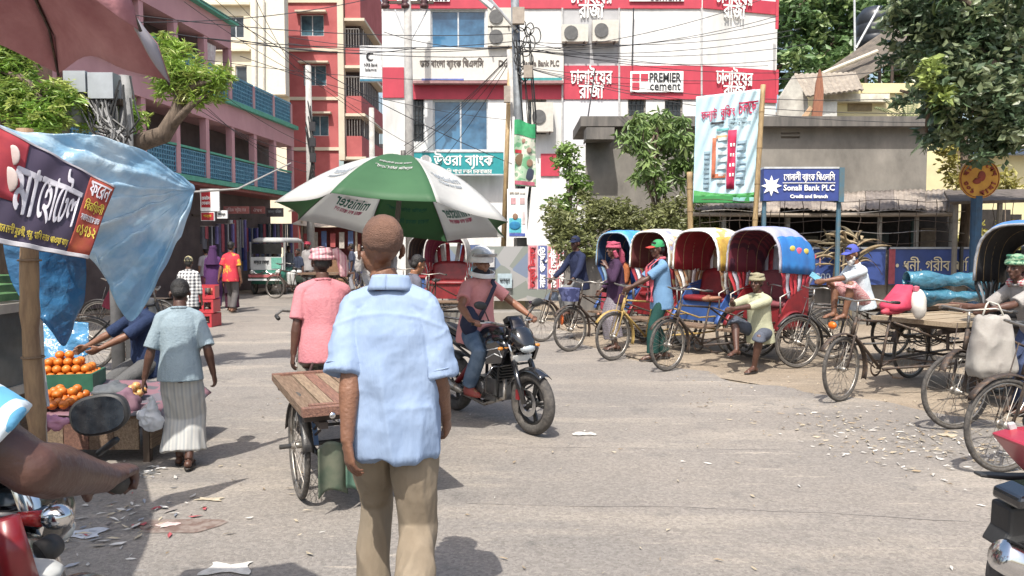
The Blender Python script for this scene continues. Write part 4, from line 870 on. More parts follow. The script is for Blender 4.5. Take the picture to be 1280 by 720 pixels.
b = MB(); b.box((-0.6, (Y0 + YT) / 2, 8.2), (1.2, YT - Y0, 0.75)); b.build("roof_spandrel", MAUVE, t); b = MB(); b.box((-0.55, (Y0 + YT) / 2, 8.64), (1.5, YT - Y0 + 0.3, 0.12)); b.build("roof_ledge", GREENL, t)
for z in (3.52, 6.12): MB().box((-0.5, ym, z), (1.3, LL + 0.2, 0.14)).build("green_ledge", GREENL, t)
MB().box((-0.2, ym, 3.36), (0.5, LL, 0.18)).build("soffit_beam", MAUVE, t) if False else None
MB().box((-1.05, ym, 3.40), (2.2, LL, 0.09)).build("soffit", MAR, t)
MB().box((-1.6, ym, 3.0), (0.2, LL, 0.75)).build("shop_fascia", MAR, t)
for i, y in enumerate(cols):
    MB().box((-0.12, y, 4.5), (0.2, 0.2, 1.82)).build("pillar", MAUVE, t)
    if y < YT + 0.2: MB().box((-0.12, y - (0.1 if y > YT - 0.3 else 0), 7.0), (0.2, 0.2, 1.64)).build("pillar", MAUVE, t)
    elif True: MB().box((-0.12, y, 6.6), (0.16, 0.16, 0.84)).build("pillar", MAUVE, t)
    if i: 
        yc = y + 0.825
        for zb in (3.62, 6.22):
            g_ = MB(); 
            for k in range(13): g_.box((-0.06, yc - 0.70 + 0.117 * k, zb + 0.38), (0.02, 0.028, 0.70))
            for k in range(6): g_.box((-0.064, yc, zb + 0.06 + 0.13 * k), (0.018, 1.45, 0.035))
            g_.build("balcony_grille", BLUEG, t); MB().box((-0.12, yc, zb + 0.36), (0.03, 1.45, 0.72)).build("grille_backing", mat((0.08, 0.2, 0.3)), t)
            if zb > 6 and y < YT - 1: MB().box((-0.07, yc, 7.06), (0.08, 1.45, 0.06)).build("hand_rail", GREENL, t)
            else: MB().box((-0.07, yc, zb + 0.79), (0.1, 1.45, 0.06)).build("hand_rail", GREENL if zb < 6 else BLUEG, t)
        if i % 2: MB().box((-1.12, yc, 4.75), (0.05, 1.0, 1.1)).build("doorway", DARK, t)
for i, y in enumerate(cols[::2]):
    MB().box((-1.5, y, 1.32), (0.25, 0.25, 2.63)).build("shop_pillar", mat((0.3, 0.24, 0.22)), t)
    for k in range(2):
        MB().box((-1.2, y - 0.9 - 1.2 * k, 2.55), (0.5, 0.9, 0.06)).build("shop_shelf", RUST, t) if k else None
cu = MB(); cu.sheet(lambda u, v: (-0.1 + 0.03 * math.sin(u * 30), 23.3 + 0.6 * u * (1 - 0.3 * v), 7.7 - 0.9 * v), 16, 6, 0.01); cu.build("hanging_cloth", mat((0.62, 0.58, 0.55), (0.5, 0.4, 0.4)), t)
def sgn(name, label, px0, py0, px1, py1, Y, m, lines=(), th=0.06, rz=0.0, cat="sign", faces=(), post=None):
    x, z, w, h = rect(px0, py0, px1, py1, Y); t = thing(name, label, cat, (x, Y, z), rz); MB().box((0, th / 2, 0), (w, th, h)).build("sign_face", m, t)
    for (fx, fz, fw, fh, fm) in faces: MB().box((fx * w, -0.006, fz * h), (fw * w, 0.01, fh * h)).build("colour_panel", fm, t)
    for (s, fx, fz, sz, fw, tm_) in lines: text("lettering", s, tm_, t, (fx * w, -0.018, fz * h), sz * h, fw * w, bold=0.003, ext=0.004)
    return t, w, h
RD = mat((0.45, 0.03, 0.04)); YL = mat((0.75, 0.5, 0.05)); BL = mat((0.02, 0.06, 0.28))
sgn("shop_sign", "white and red shop sign hanging under the pink building's green ledge", 250, 236, 274, 264, 21.5, WHT, [("েমাবাইল", -0.2, 0.1, 0.2, 0.42, WHT), ("েদাকান", -0.2, -0.14, 0.2, 0.42, WHT)], faces=[(-0.2, 0.02, 0.48, 0.7, RD)])
sgn("shop_sign", "small red shop sign just below the white and red one", 251, 265, 268, 276, 21.4, WHT, [("শান্তা", 0, 0, 0.4, 0.6, YL)], faces=[(0, 0, 0.92, 0.85, RD)])
sgn("shop_sign", "small pale notice right of the red shop sign", 271, 263, 284, 273, 21.6, WHT, [("ভাড়া", 0, 0, 0.4, 0.7, BLK)])
sgn("shop_sign", "long dull red shop board over the doors of the pink building", 279, 258, 311, 267, 24, mat((0.3, 0.1, 0.09)), [("রিহম স্টোর", 0, 0, 0.6, 0.8, mat((0.55, 0.4, 0.38)))])
sgn("shop_sign", "second dull red shop board farther down the pink building", 313, 258, 331, 267, 26, mat((0.24, 0.08, 0.07)), [("ঔষধ", 0, 0, 0.6, 0.6, mat((0.5, 0.35, 0.33)))])
sgn("shop_sign", "dark shop board with faded white lines near the corner of the pink building", 333, 260, 354, 271, 28, mat((0.12, 0.1, 0.1)), [("কাপড় বিতান", 0, 0.1, 0.45, 0.8, mat((0.5, 0.5, 0.5)))])
# shops and goods seen down the street
rr = random.Random(3)
t = thing("shop_row", "dim row of small shops with tin awnings at the far end of the street", "building")
cols_ = [(0.12, 0.09, 0.08), (0.2, 0.14, 0.1), (0.09, 0.1, 0.11), (0.25, 0.2, 0.17), (0.16, 0.06, 0.05)]
for i, (pa, pb, Y, top) in enumerate(((372, 392, 33, 255), (390, 412, 37, 262), (411, 432, 41, 246), (431, 470, 43, 258), (468, 530, 40, 240))):
    board("shop_back", pa, top, pb, 352, Y, 1.2, mat(cols_[i], rough=0.9), t)
    x, z, w, h = rect(pa, top, pb, top + 8, Y); a = MB(); a.sheet(lambda u, v: (x - w / 2 + w * u, Y - 1.4 * v, z + 0.1 - 0.35 * v + 0.03 * math.sin(u * 50)), 24, 3, 0.02); a.build("tin_awning", mat((0.35, 0.3, 0.25), (0.22, 0.17, 0.14), scale=3), t)
    for k in range(3):
        px = pa + (pb - pa) * (k + 0.5) / 3; board("hanging_goods", px - 2, top + 16 + 3 * k, px + 2.5, top + 44, Y - 0.2, 0.12, mat([(0.4, 0.08, 0.07), (0.35, 0.3, 0.25), (0.06, 0.1, 0.25)][(i + k) % 3]), t)
    board("counter", pa + 1, 322, pb - 1, 345, Y - 0.9, 0.6, mat(cols_[(i + 2) % 5]), t)
t = thing("tea_stall", "brown wooden stall with cloth awning and red goods behind the pink-shirted man", "stall", P(412, 345, 31))
t.location.z = 0
for x in (-1.1, 1.1):
    for y in (0, 1.4): MB().rod((x, y, 0), (x, y, 2.6), 0.05).build("post", mat((0.42, 0.36, 0.28)), t)
a = MB(); a.sheet(lambda u, v: (-1.4 + 2.8 * u, -0.5 + 2.2 * v, 2.45 + 0.35 * v - 0.12 * math.sin(math.pi * u)), 10, 6, 0.02); a.build("awning", mat((0.5, 0.42, 0.32), (0.32, 0.25, 0.2)), t)
MB().box((0, 0.1, 0.5), (2.1, 0.5, 1.0)).build("counter", mat((0.25, 0.14, 0.08)), t); MB().box((0, 1.5, 1.3), (2.3, 0.08, 2.5)).build("back_cloth", mat((0.22, 0.05, 0.05), (0.12, 0.03, 0.03), scale=4), t)
for k in range(6): MB().box((-0.9 + 0.36 * k, -0.1, 1.8), (0.2, 0.08, 0.55 + 0.1 * (k % 3))).build("hanging_packet", mat([(0.45, 0.1, 0.1), (0.5, 0.45, 0.4), (0.1, 0.15, 0.3)][k % 3]), t)
t = thing("distant_building", "weathered grey-brown building closing the street beyond the red building", "building"); board("wall", 430, 180, 520, 345, 58, 3, mat((0.25, 0.2, 0.18), (0.16, 0.13, 0.12), scale=1.0), t)
for k in range(4): board("opening", 440 + 18 * k, 290, 452 + 18 * k, 335, 57.6, 0.2, DARK, t)
# stacked goods in front of the pink building shops (dresses, bundles)
for i, (px, py0, py1, Y, c, lb) in enumerate(((262, 283, 312, 22, (0.05, 0.05, 0.06), "dark rack of bags and shoes hanging below the red shop sign"), (282, 280, 345, 24, (0.06, 0.05, 0.08), "row of dark clothes hanging in a shop doorway"), (297, 275, 340, 25.5, (0.5, 0.48, 0.45), "pale clothes hanging beside the shop doorway"), (312, 285, 340, 27, (0.04, 0.06, 0.2), "blue shop curtain behind the auto-rickshaw"), (334, 280, 335, 28.5, (0.04, 0.05, 0.07), "dark shop front just right of the blue curtain"), (355, 280, 335, 29.5, (0.1, 0.1, 0.11), "grey shop front at the corner of the pink building"))):
    t = thing("shop_goods", lb, "shop display", P(px, py0, Y)); W_ = 22 * Y / 950; H_ = (py1 - py0) * Y / 950
    MB().rod((-W_ / 2, 0, 0), (W_ / 2, 0, 0), 0.02).build("rail", STEEL, t)
    for k in range(7):
        cc = [c, tuple(min(1, x * 2.2) for x in c), (0.35, 0.08, 0.1), c, (0.3, 0.3, 0.32), c, (0.12, 0.1, 0.25)][k]; x = -W_ / 2 + W_ * (k + 0.5) / 7; hh = H_ * (0.75 + 0.25 * math.sin(k * 2.1)); q = MB(); q.sheet(lambda u, v: (x + (u - 0.5) * W_ / 7.5, -0.04 * math.sin(u * 3 + k) - 0.02 * k % 0.05, -hh * v), 3, 3, 0.03); q.build("garment", mat(cc), t)
# ---------------------------------------------------------------- foliage
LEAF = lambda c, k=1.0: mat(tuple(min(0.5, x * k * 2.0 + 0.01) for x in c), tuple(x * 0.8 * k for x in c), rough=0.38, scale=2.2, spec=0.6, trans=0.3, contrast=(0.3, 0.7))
def leaves(name, pts, size, m, parent, seed=0, aspect=2.2, droop=0.3, kind="stuff", spread=0.5):
    """many small bent leaf faces round the given points (one mesh)"""
    rg = np.random.RandomState(seed); pts = np.asarray(pts, float); n = len(pts)
    d = rg.normal(size=(n, 3)); d[:, 2] = d[:, 2] * spread - droop; d /= np.linalg.norm(d, axis=1)[:, None]
    a = rg.normal(size=(n, 3)); s = np.cross(d, a); s /= np.linalg.norm(s, axis=1)[:, None]; nn = np.cross(s, d)
    L = size * (0.6 + 0.8 * rg.rand(n))[:, None]; Wd = L / aspect
    p0 = pts; p1 = pts + d * L * 0.5 + s * Wd * 0.5 + nn * L * 0.08; p2 = pts + d * L; p3 = pts + d * L * 0.5 - s * Wd * 0.5 + nn * L * 0.08
    v = np.stack([p0, p1, p2, p3], 1).reshape(-1, 3); i = np.arange(n) * 4
    f = np.concatenate([np.stack([i, i + 1, i + 2], 1), np.stack([i, i + 2, i + 3], 1)])
    me = bpy.data.meshes.new(name); me.from_pydata(v.tolist(), [], f.tolist()); me.materials.append(m)
    return part(name, me, parent, kind=kind)
def blobpts(centres, n, seed, shell=0.55):
    """points gathered in clumps inside ellipsoids (cx,cy,cz,rx,ry,rz)"""
    rg = np.random.RandomState(seed); vol = np.array([c[3] * c[4] * c[5] for c in centres]) ** 0.8; pr = vol / vol.sum(); out = []
    ncl = max(6, n // 22)
    for _ in range(ncl):
        c = centres[rg.choice(len(centres), p=pr)]; d = rg.normal(size=3); d /= np.linalg.norm(d); r_ = shell + (1 - shell) * rg.rand()
        o = np.array(c[:3]) + d * r_ * np.array(c[3:]); k = max(1, int(n / ncl)); out.append(o + rg.normal(size=(k, 3)) * np.array(c[3:]).mean() * 0.13)
    return np.concatenate(out)
BARK = mat((0.16, 0.12, 0.09), (0.08, 0.06, 0.045), rough=0.95, scale=6, stretch=(3, 3, 0.6), bump=0.8, bscale=14)
def tree(name, label, base, trunk, centres, n, size, m, seed=0, branches=6, m2=None, cat="tree", tr=0.12, aspect=2.2, droop=0.3, group=None, shell=0.5):
    t = thing(name, label, cat, (0, 0, 0), 0, group); b = MB(); pts = [Vector(p) for p in trunk]; b.tube(pts, [tr * (1 - 0.5 * i / (len(pts) - 1)) for i in range(len(pts))], 9); b.build("trunk", BARK, t, True)
    rg = random.Random(seed); top = pts[-1]
    for k in range(branches):
        c = centres[k % len(centres)]; s = pts[rg.randrange(max(0, len(pts) - 3), len(pts))]; e = Vector(c[:3]) + Vector((rg.uniform(-.6, .6) * c[3], rg.uniform(-.6, .6) * c[4], rg.uniform(-.3, .6) * c[5])); mid = s.lerp(e, 0.5) + Vector((rg.uniform(-.1, .1), rg.uniform(-.1, .1), 0.1)) * (e - s).length
        MB().tube([s, mid, e], [tr * 0.42, tr * 0.28, tr * 0.08], 6).build("branch", BARK, t, True)
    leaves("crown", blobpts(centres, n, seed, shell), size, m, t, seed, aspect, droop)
    if m2: leaves("crown_paler_leaves", blobpts(centres, n // 3, seed + 9, 0.85), size, m2, t, seed + 5, aspect, droop)  # outer leaves in a second, paler leaf colour for variation
    return t
def C(px, py, Y, r, ry=None, rz=None): p = P(px, py, Y); k = Y / 950; return (p.x, p.y, p.z, r * k, (ry or r) * k, (rz or r) * k)
# ---------------------------------------------------------------- grey concrete building on the right
YG = 19.0; CONC = mat((0.27, 0.25, 0.22), (0.12, 0.112, 0.10), rough=0.95, scale=0.7, detail=8, stretch=(1.3, 1, 0.8), bump=0.3, bscale=9, contrast=(0.3, 0.62)); CONCD = mat((0.17, 0.155, 0.14), (0.09, 0.085, 0.08), rough=0.95, scale=1.5, detail=8, stretch=(3, 1, 0.5))
t = thing("concrete_building", "low unpainted grey concrete building with stained roof slab behind the rickshaws", "building")
xa, xb = P(733, 0, YG).x, P(1165, 0, YG).x; zt = P(0, 160, YG).z
v = hol(992, 166, 1001, 171, YG); v2 = hol(1003, 166, 1012, 171, YG)
b = MB(); holes_wall(b, xa, xb, 0, zt, [hol(976, 165, 1000, 168, YG), hol(976, 170, 1000, 173, YG)], 0.1, Matrix.Translation((0, YG, 0))); b.quad((xa * 1.12, YG + 2, 0), (xa, YG, 0), (xa, YG, zt), (xa * 1.12, YG + 2, zt)); b.quad((xb, YG, 0), (xb, YG + 6, 0), (xb, YG + 6, zt), (xb, YG, zt)); b.build("wall", CONC, t)
MB().box(((xa + xb) / 2, YG + 0.9, zt + 0.12), (xb - xa + 0.3, 2.4, 0.24)).build("roof_slab", CONCD, t)
board("parapet_stub", 733, 159, 768, 174, YG - 0.75, 0.7, CONCD, t)
# ---------------------------------------------------------------- house behind it
YH = 24.0; PY = mat((0.62, 0.56, 0.33), (0.5, 0.45, 0.28), rough=0.85, scale=1.2, detail=6)
t = thing("old_house", "pale yellow and white old house with sloping roofs behind the concrete building", "house")
b = MB(); x_, z_, w_, h_ = rect(1022, 104, 1150, 150, YH); b.box((x_, YH + 1.5, z_ - 1), (w_, 3, h_ + 2)); b.build("wall", PY, t)
board("parapet", 1030, 117, 1112, 127, YH - 0.3, 0.4, mat((0.66, 0.63, 0.52), (0.4, 0.38, 0.32), scale=3), t); board("parapet", 1078, 105, 1145, 116, YH - 0.1, 0.4, PY, t)
board("recess", 1060, 129, 1090, 139, YH - 0.02, 0.1, mat((0.25, 0.2, 0.12)), t)
a = MB(); A, B_, Cc, D = P(993, 94, YH + 0.5), P(1070, 92, YH + 0.5), P(1080, 113, YH - 0.8), P(1008, 122, YH - 0.8)
a.sheet(lambda u, v: A.lerp(B_, u).lerp(D.lerp(Cc, u), v) + Vector((0, 0, 0.02 * math.sin(u * 70))), 60, 6, 0.05); a.build("tin_roof", mat((0.30, 0.26, 0.21), (0.2, 0.17, 0.14), scale=6), t)
g_ = MB(); p = [P(975, 122, YH - 0.5), P(993, 94, YH - 0.5), P(1010, 124, YH - 0.5), P(1010, 152, YH - 0.5), P(972, 152, YH - 0.5)]
g_.add(p + [q + Vector((0, 0.2, 0)) for q in p], [tuple(range(5)), (9, 8, 7, 6, 5)] + [(i, i + 5, (i + 1) % 5 + 5, (i + 1) % 5) for i in range(5)]); g_.build("gable", mat((0.55, 0.53, 0.47), (0.3, 0.28, 0.25), scale=2, detail=8), t)
board("white_wall", 1024, 127, 1046, 150, YH - 0.5, 0.3, mat((0.6, 0.6, 0.56), (0.42, 0.41, 0.38), scale=3, detail=8), t)
t = thing("tin_shed", "long dark sloping tin roof propped beside the water tank", "shed")
A, B_, Cc, D = P(1030, 92, 26), P(1145, 14, 27.5), P(1165, 50, 25.5), P(1070, 102, 25)
a = MB(); a.sheet(lambda u, v: A.lerp(B_, u).lerp(D.lerp(Cc, u), v) + Vector((0, 0, 0.03 * math.sin(v * 60))), 12, 50, 0.05); a.build("tin_roof", mat((0.14, 0.115, 0.09), (0.07, 0.06, 0.05), scale=4), t)
MB().tube([P(1028, 92, 25.4), P(1097, 64, 25.4)], 0.07).build("roof_edge_pole", mat((0.55, 0.5, 0.42)), t); MB().tube([P(1070, 102, 25), P(1072, 150, 25)], 0.08).build("post", RUST, t)
t = thing("wooden_plank", "split reddish brown timber standing upright on the grey roof", "timber", P(1021, 150, 20)); L_ = 20 / 950
MB().prism([(-7 * L_, 0), (6 * L_, 0), (7 * L_, 35 * L_), (5 * L_, 52 * L_), (2 * L_, 62 * L_), (-2 * L_, 45 * L_), (-4 * L_, 25 * L_)], 0.08).build("split_plank", mat((0.30, 0.13, 0.07), (0.2, 0.08, 0.05), stretch=(8, 8, 1)), t); MB().prism([(-22 * L_, 0), (-14 * L_, 0), (-6 * L_, 14 * L_), (-9 * L_, 17 * L_)], 0.06).build("leaning_plank", mat((0.5, 0.33, 0.2)), t)
t = thing("water_tank", "black plastic water tank on a stand among the trees", "water tank", P(1092, 60, 30)); k = 30 / 950
MB().lathe([(0, 0), (21 * k, 0), (21 * k, 12 * k), (20.3 * k, 13 * k), (21 * k, 14 * k), (21 * k, 26 * k), (20.3 * k, 27 * k), (21 * k, 28 * k), (21 * k, 38 * k), (14 * k, 47 * k), (8 * k, 49 * k), (0, 50 * k)], (0, 0, 0), 24).build("tank", mat((0.03, 0.035, 0.045), rough=0.35), t, True)
for x in (-0.5, 0.5):
    for y in (-0.5, 0.5): MB().rod((x, y, -6), (x, y, 0), 0.06).build("stand_leg", RUST, t)
MB().tube([P(1068, 0, 28), P(1069, 92, 28)], 0.04).build("metal_mast", ALU, label="thin pale metal mast rising beside the water tank", cat="mast")
MB().tube([P(1099, 8, 27), P(1070, 60, 27)], 0.04).build("guy_pole", ALU, label="thin pale pole leaning across the water tank", cat="pole")
t = thing("yellow_house", "pale yellow house with blue ledge at the right edge behind the palm", "house")
board("wall", 1150, 178, 1330, 400, 26, 4, PY, t); board("blue_ledge", 1215, 184, 1340, 192, 25.5, 0.5, mat((0.25, 0.35, 0.55)), t); board("ledge", 1205, 176, 1340, 183, 25.3, 0.7, mat((0.6, 0.57, 0.5)), t); board("opening", 1228, 262, 1262, 300, 25.96, 0.06, DARK, t); board("opening", 1254, 268, 1276, 300, 25.9, 0.06, DARK, t)
# ---------------------------------------------------------------- shed with tin roof, net fence, blue banner wall
t = thing("market_shed", "low dark shed with ragged corrugated tin roof against the concrete wall", "shed")
A, B_, Cc, D = P(868, 262, 15.9), P(1188, 262, 15.9), P(1188, 236, 18.9), P(868, 247, 18.9); TIN = mat((0.36, 0.31, 0.26), (0.19, 0.16, 0.14), scale=3, detail=8, rough=0.85, metal=0.1, stretch=(1, 0.4, 1)); TIND = mat((0.22, 0.19, 0.17), (0.12, 0.10, 0.09), scale=3, detail=8, rough=0.85, stretch=(1, 0.4, 1))
N = 9
for i in range(N):
    u0, u1 = i / N, (i + 1.08) / N; dz = 0.03 * (i % 2) + 0.02 * math.sin(i * 2.3); ex = 0.12 * math.sin(i * 4.1)
    a = MB(); a.sheet(lambda u, v: A.lerp(B_, u0 + (u1 - u0) * u).lerp(D.lerp(Cc, u0 + (u1 - u0) * u), v * 1.0 - (0.03 + 0.05 * ex) * (1 - v)) + Vector((0, ex * (1 - v), dz + 0.012 * math.sin(u * 38) + 0.03 * noise.noise(Vector((u * 3, v * 3, i))))), 40, 5, 0.012); a.build("tin_sheet", TIN if i % 3 else TIND, t, True)
MB().tube([P(866, 266, 15.85) + Vector((0, 0, -0.03)), P(1000, 269, 15.85), P(1190, 268, 15.85)], 0.045).build("eave_beam", mat((0.3, 0.25, 0.2)), t)
for px in (905, 985, 1048, 1100, 1146, 1190): MB().tube([P(px, 268, 16.0), (P(px, 268, 16.0).x, 16.0, 0)], 0.05).build("post", mat((0.26, 0.24, 0.21)), t)
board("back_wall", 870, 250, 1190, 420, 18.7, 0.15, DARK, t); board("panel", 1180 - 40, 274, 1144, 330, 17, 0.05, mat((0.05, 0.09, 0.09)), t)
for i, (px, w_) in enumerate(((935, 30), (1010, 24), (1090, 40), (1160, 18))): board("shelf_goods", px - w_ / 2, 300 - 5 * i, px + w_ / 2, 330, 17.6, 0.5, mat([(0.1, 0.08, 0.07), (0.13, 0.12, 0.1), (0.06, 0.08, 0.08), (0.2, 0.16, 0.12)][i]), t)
t = thing("lean_to_roof", "dark plank lean-to roof at the right edge beyond the round orange sign", "shed")
a = MB(); A, B_, Cc, D = P(1188, 252, 15), P(1330, 248, 15), P(1330, 235, 17), P(1180, 238, 17); a.sheet(lambda u, v: A.lerp(B_, u).lerp(D.lerp(Cc, u), v) + Vector((0, 0, 0.02 * math.sin(v * 30))), 8, 20, 0.06); a.build("roof", mat((0.12, 0.10, 0.09), (0.07, 0.06, 0.05)), t)
for px in (1195, 1250, 1300): MB().tube([P(px, 252, 15.1), (P(px, 252, 15.1).x, 15.1, 0)], 0.05).build("post", mat((0.2, 0.18, 0.15)), t)
board("dark_cloth", 1215, 315, 1330, 350, 15.4, 0.05, mat((0.03, 0.04, 0.05)), t)
t = thing("wire_net_fence", "rusty wire net fence standing on the blue bannered wall", "fence")
rg = random.Random(5)
for i in range(15):
    x = P(985, 0, 15.4).x + i * 0.385; pts = [Vector((x + rg.uniform(-.03, .03), 15.4, 1.55 + 0.2 * k)) for k in range(6)]; MB().tube(pts, 0.008, 4).build("upright_wire", RUST, t)
for k in range(5):
    z = 1.68 + 0.21 * k; xs = np.linspace(P(880, 0, 15.4).x, P(1215, 0, 15.4).x, 22); MB().tube([Vector((x, 15.38, z - 0.03 * math.sin(j * 0.9 + k))) for j, x in enumerate(xs)], 0.007, 4).build("cross_wire", STEEL if k % 2 else RUST, t)
for i in range(9):
    x = P(880, 0, 15.4).x + i * 0.2; MB().tube([Vector((x + rg.uniform(-.03, .03), 15.4, 1.3 + 0.26 * k)) for k in range(5)], 0.007, 4).build("upright_wire", RUST, t)
t = thing("boundary_wall", "low grey boundary wall running behind the whole rickshaw row", "wall")
xa, xb = P(712, 0, 15.6).x, P(1330, 0, 15.6).x; zt = P(0, 316, 15.6).z
nn = 12
for i in range(nn): MB().box((xa + (xb - xa) * (i + 0.5) / nn, 15.75, zt / 2 - 0.01), ((xb - xa) / nn - 0.015, 0.25, zt)).build("wall_panel", CONC if i % 2 else CONCD, t)
for i in range(nn + 1): MB().box((xa + (xb - xa) * i / nn, 15.73, zt / 2 + 0.03), (0.16, 0.33, zt + 0.06)).build("pier", CONCD, t)
BB = mat((0.03, 0.06, 0.22), (0.02, 0.04, 0.14), rough=0.6, scale=2, detail=6)
for (pa, pb, lb, lines) in ((978, 1106, "blue wall banner with English lettering at its left end", [("pier |", -0.26, 0.18, 0.36, 0.26, mat((0.5, 0.25, 0.22))), ("Pub.  9001", -0.2, -0.28, 0.28, 0.4, mat((0.35, 0.4, 0.5)))]), (1112, 1222, "blue wall banner with large golden Bangla lettering", [("• ধনী, গরীব পাি", 0.0, 0.05, 0.42, 0.86, mat((0.62, 0.55, 0.38))), ("সবার জন্য", 0.0, -0.36, 0.2, 0.5, mat((0.3, 0.4, 0.55)))])):
    s_, w_, h_ = sgn("wall_banner", lb, pa, 310, pb, 356, 15.4, BB, lines, 0.03); MB().box((0, -0.02, h_ / 2), (w_, 0.03, 0.04)).build("banner_rail", mat((0.3, 0.32, 0.35)), s_); 
    if pa > 1100: MB().box((-w_ * 0.47, -0.004, 0), (w_ * 0.07, 0.008, h_ * 0.96)).build("colour_panel", mat((0.3, 0.06, 0.08)), s_); MB().box((w_ * 0.29, -0.05, 0), (w_ * 0.03, 0.05, h_ * 1.05)).build("rail_post", PLAST, s_)
# dried palm bush
t = thing("dried_palm", "clump of dried brown palm leaves bursting through the wire fence", "plant", P(1052, 340, 15.2)); t.location.z = 0
rg = random.Random(11); DRY = [mat((0.28, 0.22, 0.13), (0.17, 0.12, 0.07), rough=0.9), mat((0.17, 0.14, 0.085), (0.09, 0.075, 0.05), rough=0.9), mat((0.38, 0.30, 0.19), rough=0.9)]
for i in range(34):
    a = rg.uniform(-1.35, 0.95); L_ = rg.uniform(0.5, 1.0); z = rg.uniform(1.2, 1.75); x = rg.uniform(-0.25, 0.35); dr = rg.uniform(0.1, 0.7)
    q = MB(); q.sheet(lambda u, v: (x + math.sin(a) * L_ * u, rg.uniform(-0.004, 0.004) - 0.3 * u * math.cos(i), z + math.cos(a) * L_ * 0.75 * u - dr * u * u + 0.0), 6, 1, 0.002) if False else None
    w_ = rg.uniform(0.02, 0.045); yy = rg.uniform(-0.2, 0.2)
    def f(u, v, a=a, L_=L_, z=z, x=x, dr=dr, w_=w_, yy=yy): return (x + math.sin(a) * L_ * u + (v - 0.5) * w_ * 2 * math.sin(math.pi * (0.12 + 0.86 * u)) * math.cos(a), yy - 0.25 * u * math.cos(i * 1.7) + 0.02 * (2 * v - 1) ** 2, z + math.cos(a) * L_ * 0.75 * u - dr * u * u + (v - 0.5) * w_ * 2 * math.sin(math.pi * (0.12 + 0.86 * u)) * -math.sin(a))
    q.sheet(f, 7, 2, 0.003); q.build("dry_leaf", DRY[i % 3], t)
for k in range(5): MB().tube([(0.1 * k - 0.2, 0, 0), (0.09 * k - 0.15, 0.02, 0.9), (0.07 * k - 0.1, 0, 1.7)], 0.025, 6).build("stem", mat((0.2, 0.16, 0.1)), t)
# hedge, bushes, trees
GR1, GR2, GR3, GR4, OLV = (0.055, 0.10, 0.025), (0.035, 0.075, 0.022), (0.13, 0.22, 0.03), (0.025, 0.055, 0.022), (0.10, 0.11, 0.04)
hc = [C(700 + 26 * i, 278 + 7 * math.sin(i * 1.9), 16.8 + 0.3 * math.sin(i), 22, 26, 26) for i in range(8)] + [C(712 + 24 * i, 310, 15.5, 20, 12, 16) for i in range(8)] + [C(760, 262, 17, 30, 20, 14), C(700, 300, 16.6, 18), C(730, 245, 17.1, 12)]
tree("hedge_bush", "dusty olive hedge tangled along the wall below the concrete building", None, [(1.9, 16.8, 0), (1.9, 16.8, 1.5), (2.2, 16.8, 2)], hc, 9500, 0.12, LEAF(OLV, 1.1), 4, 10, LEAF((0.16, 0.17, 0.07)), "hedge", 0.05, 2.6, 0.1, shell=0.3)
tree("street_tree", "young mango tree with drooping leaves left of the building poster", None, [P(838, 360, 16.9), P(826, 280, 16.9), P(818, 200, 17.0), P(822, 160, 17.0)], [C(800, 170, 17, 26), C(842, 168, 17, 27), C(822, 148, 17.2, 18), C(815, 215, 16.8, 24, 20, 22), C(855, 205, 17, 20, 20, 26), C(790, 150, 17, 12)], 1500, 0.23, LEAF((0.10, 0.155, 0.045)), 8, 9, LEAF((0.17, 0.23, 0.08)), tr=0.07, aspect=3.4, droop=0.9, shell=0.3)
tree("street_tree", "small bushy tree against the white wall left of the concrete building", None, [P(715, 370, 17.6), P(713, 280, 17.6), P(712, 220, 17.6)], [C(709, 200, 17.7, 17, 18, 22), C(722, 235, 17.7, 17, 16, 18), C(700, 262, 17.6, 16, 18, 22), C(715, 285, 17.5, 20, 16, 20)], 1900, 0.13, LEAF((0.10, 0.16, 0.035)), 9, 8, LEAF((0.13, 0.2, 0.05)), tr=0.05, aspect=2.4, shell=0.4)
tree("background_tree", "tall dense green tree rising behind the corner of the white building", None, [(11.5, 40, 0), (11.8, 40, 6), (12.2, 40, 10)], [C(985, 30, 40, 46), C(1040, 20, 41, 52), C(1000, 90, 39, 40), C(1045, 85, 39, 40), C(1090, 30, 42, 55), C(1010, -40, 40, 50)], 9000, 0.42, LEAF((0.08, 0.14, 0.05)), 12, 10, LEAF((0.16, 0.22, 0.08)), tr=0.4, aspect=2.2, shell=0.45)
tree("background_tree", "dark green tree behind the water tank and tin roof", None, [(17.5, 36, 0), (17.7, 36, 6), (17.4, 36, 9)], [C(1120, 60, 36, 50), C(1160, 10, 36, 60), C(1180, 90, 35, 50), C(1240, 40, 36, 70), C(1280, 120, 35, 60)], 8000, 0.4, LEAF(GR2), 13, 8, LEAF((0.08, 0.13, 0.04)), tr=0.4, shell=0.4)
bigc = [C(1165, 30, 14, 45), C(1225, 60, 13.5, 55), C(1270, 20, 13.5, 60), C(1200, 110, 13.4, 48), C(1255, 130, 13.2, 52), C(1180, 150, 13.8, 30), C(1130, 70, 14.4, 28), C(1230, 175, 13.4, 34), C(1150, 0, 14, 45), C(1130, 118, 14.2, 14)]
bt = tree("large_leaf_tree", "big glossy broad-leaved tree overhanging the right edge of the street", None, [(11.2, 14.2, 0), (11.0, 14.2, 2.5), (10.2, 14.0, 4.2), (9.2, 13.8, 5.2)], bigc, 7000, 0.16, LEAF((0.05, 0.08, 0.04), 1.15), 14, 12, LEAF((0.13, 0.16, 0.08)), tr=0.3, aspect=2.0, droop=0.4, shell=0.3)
lm = []
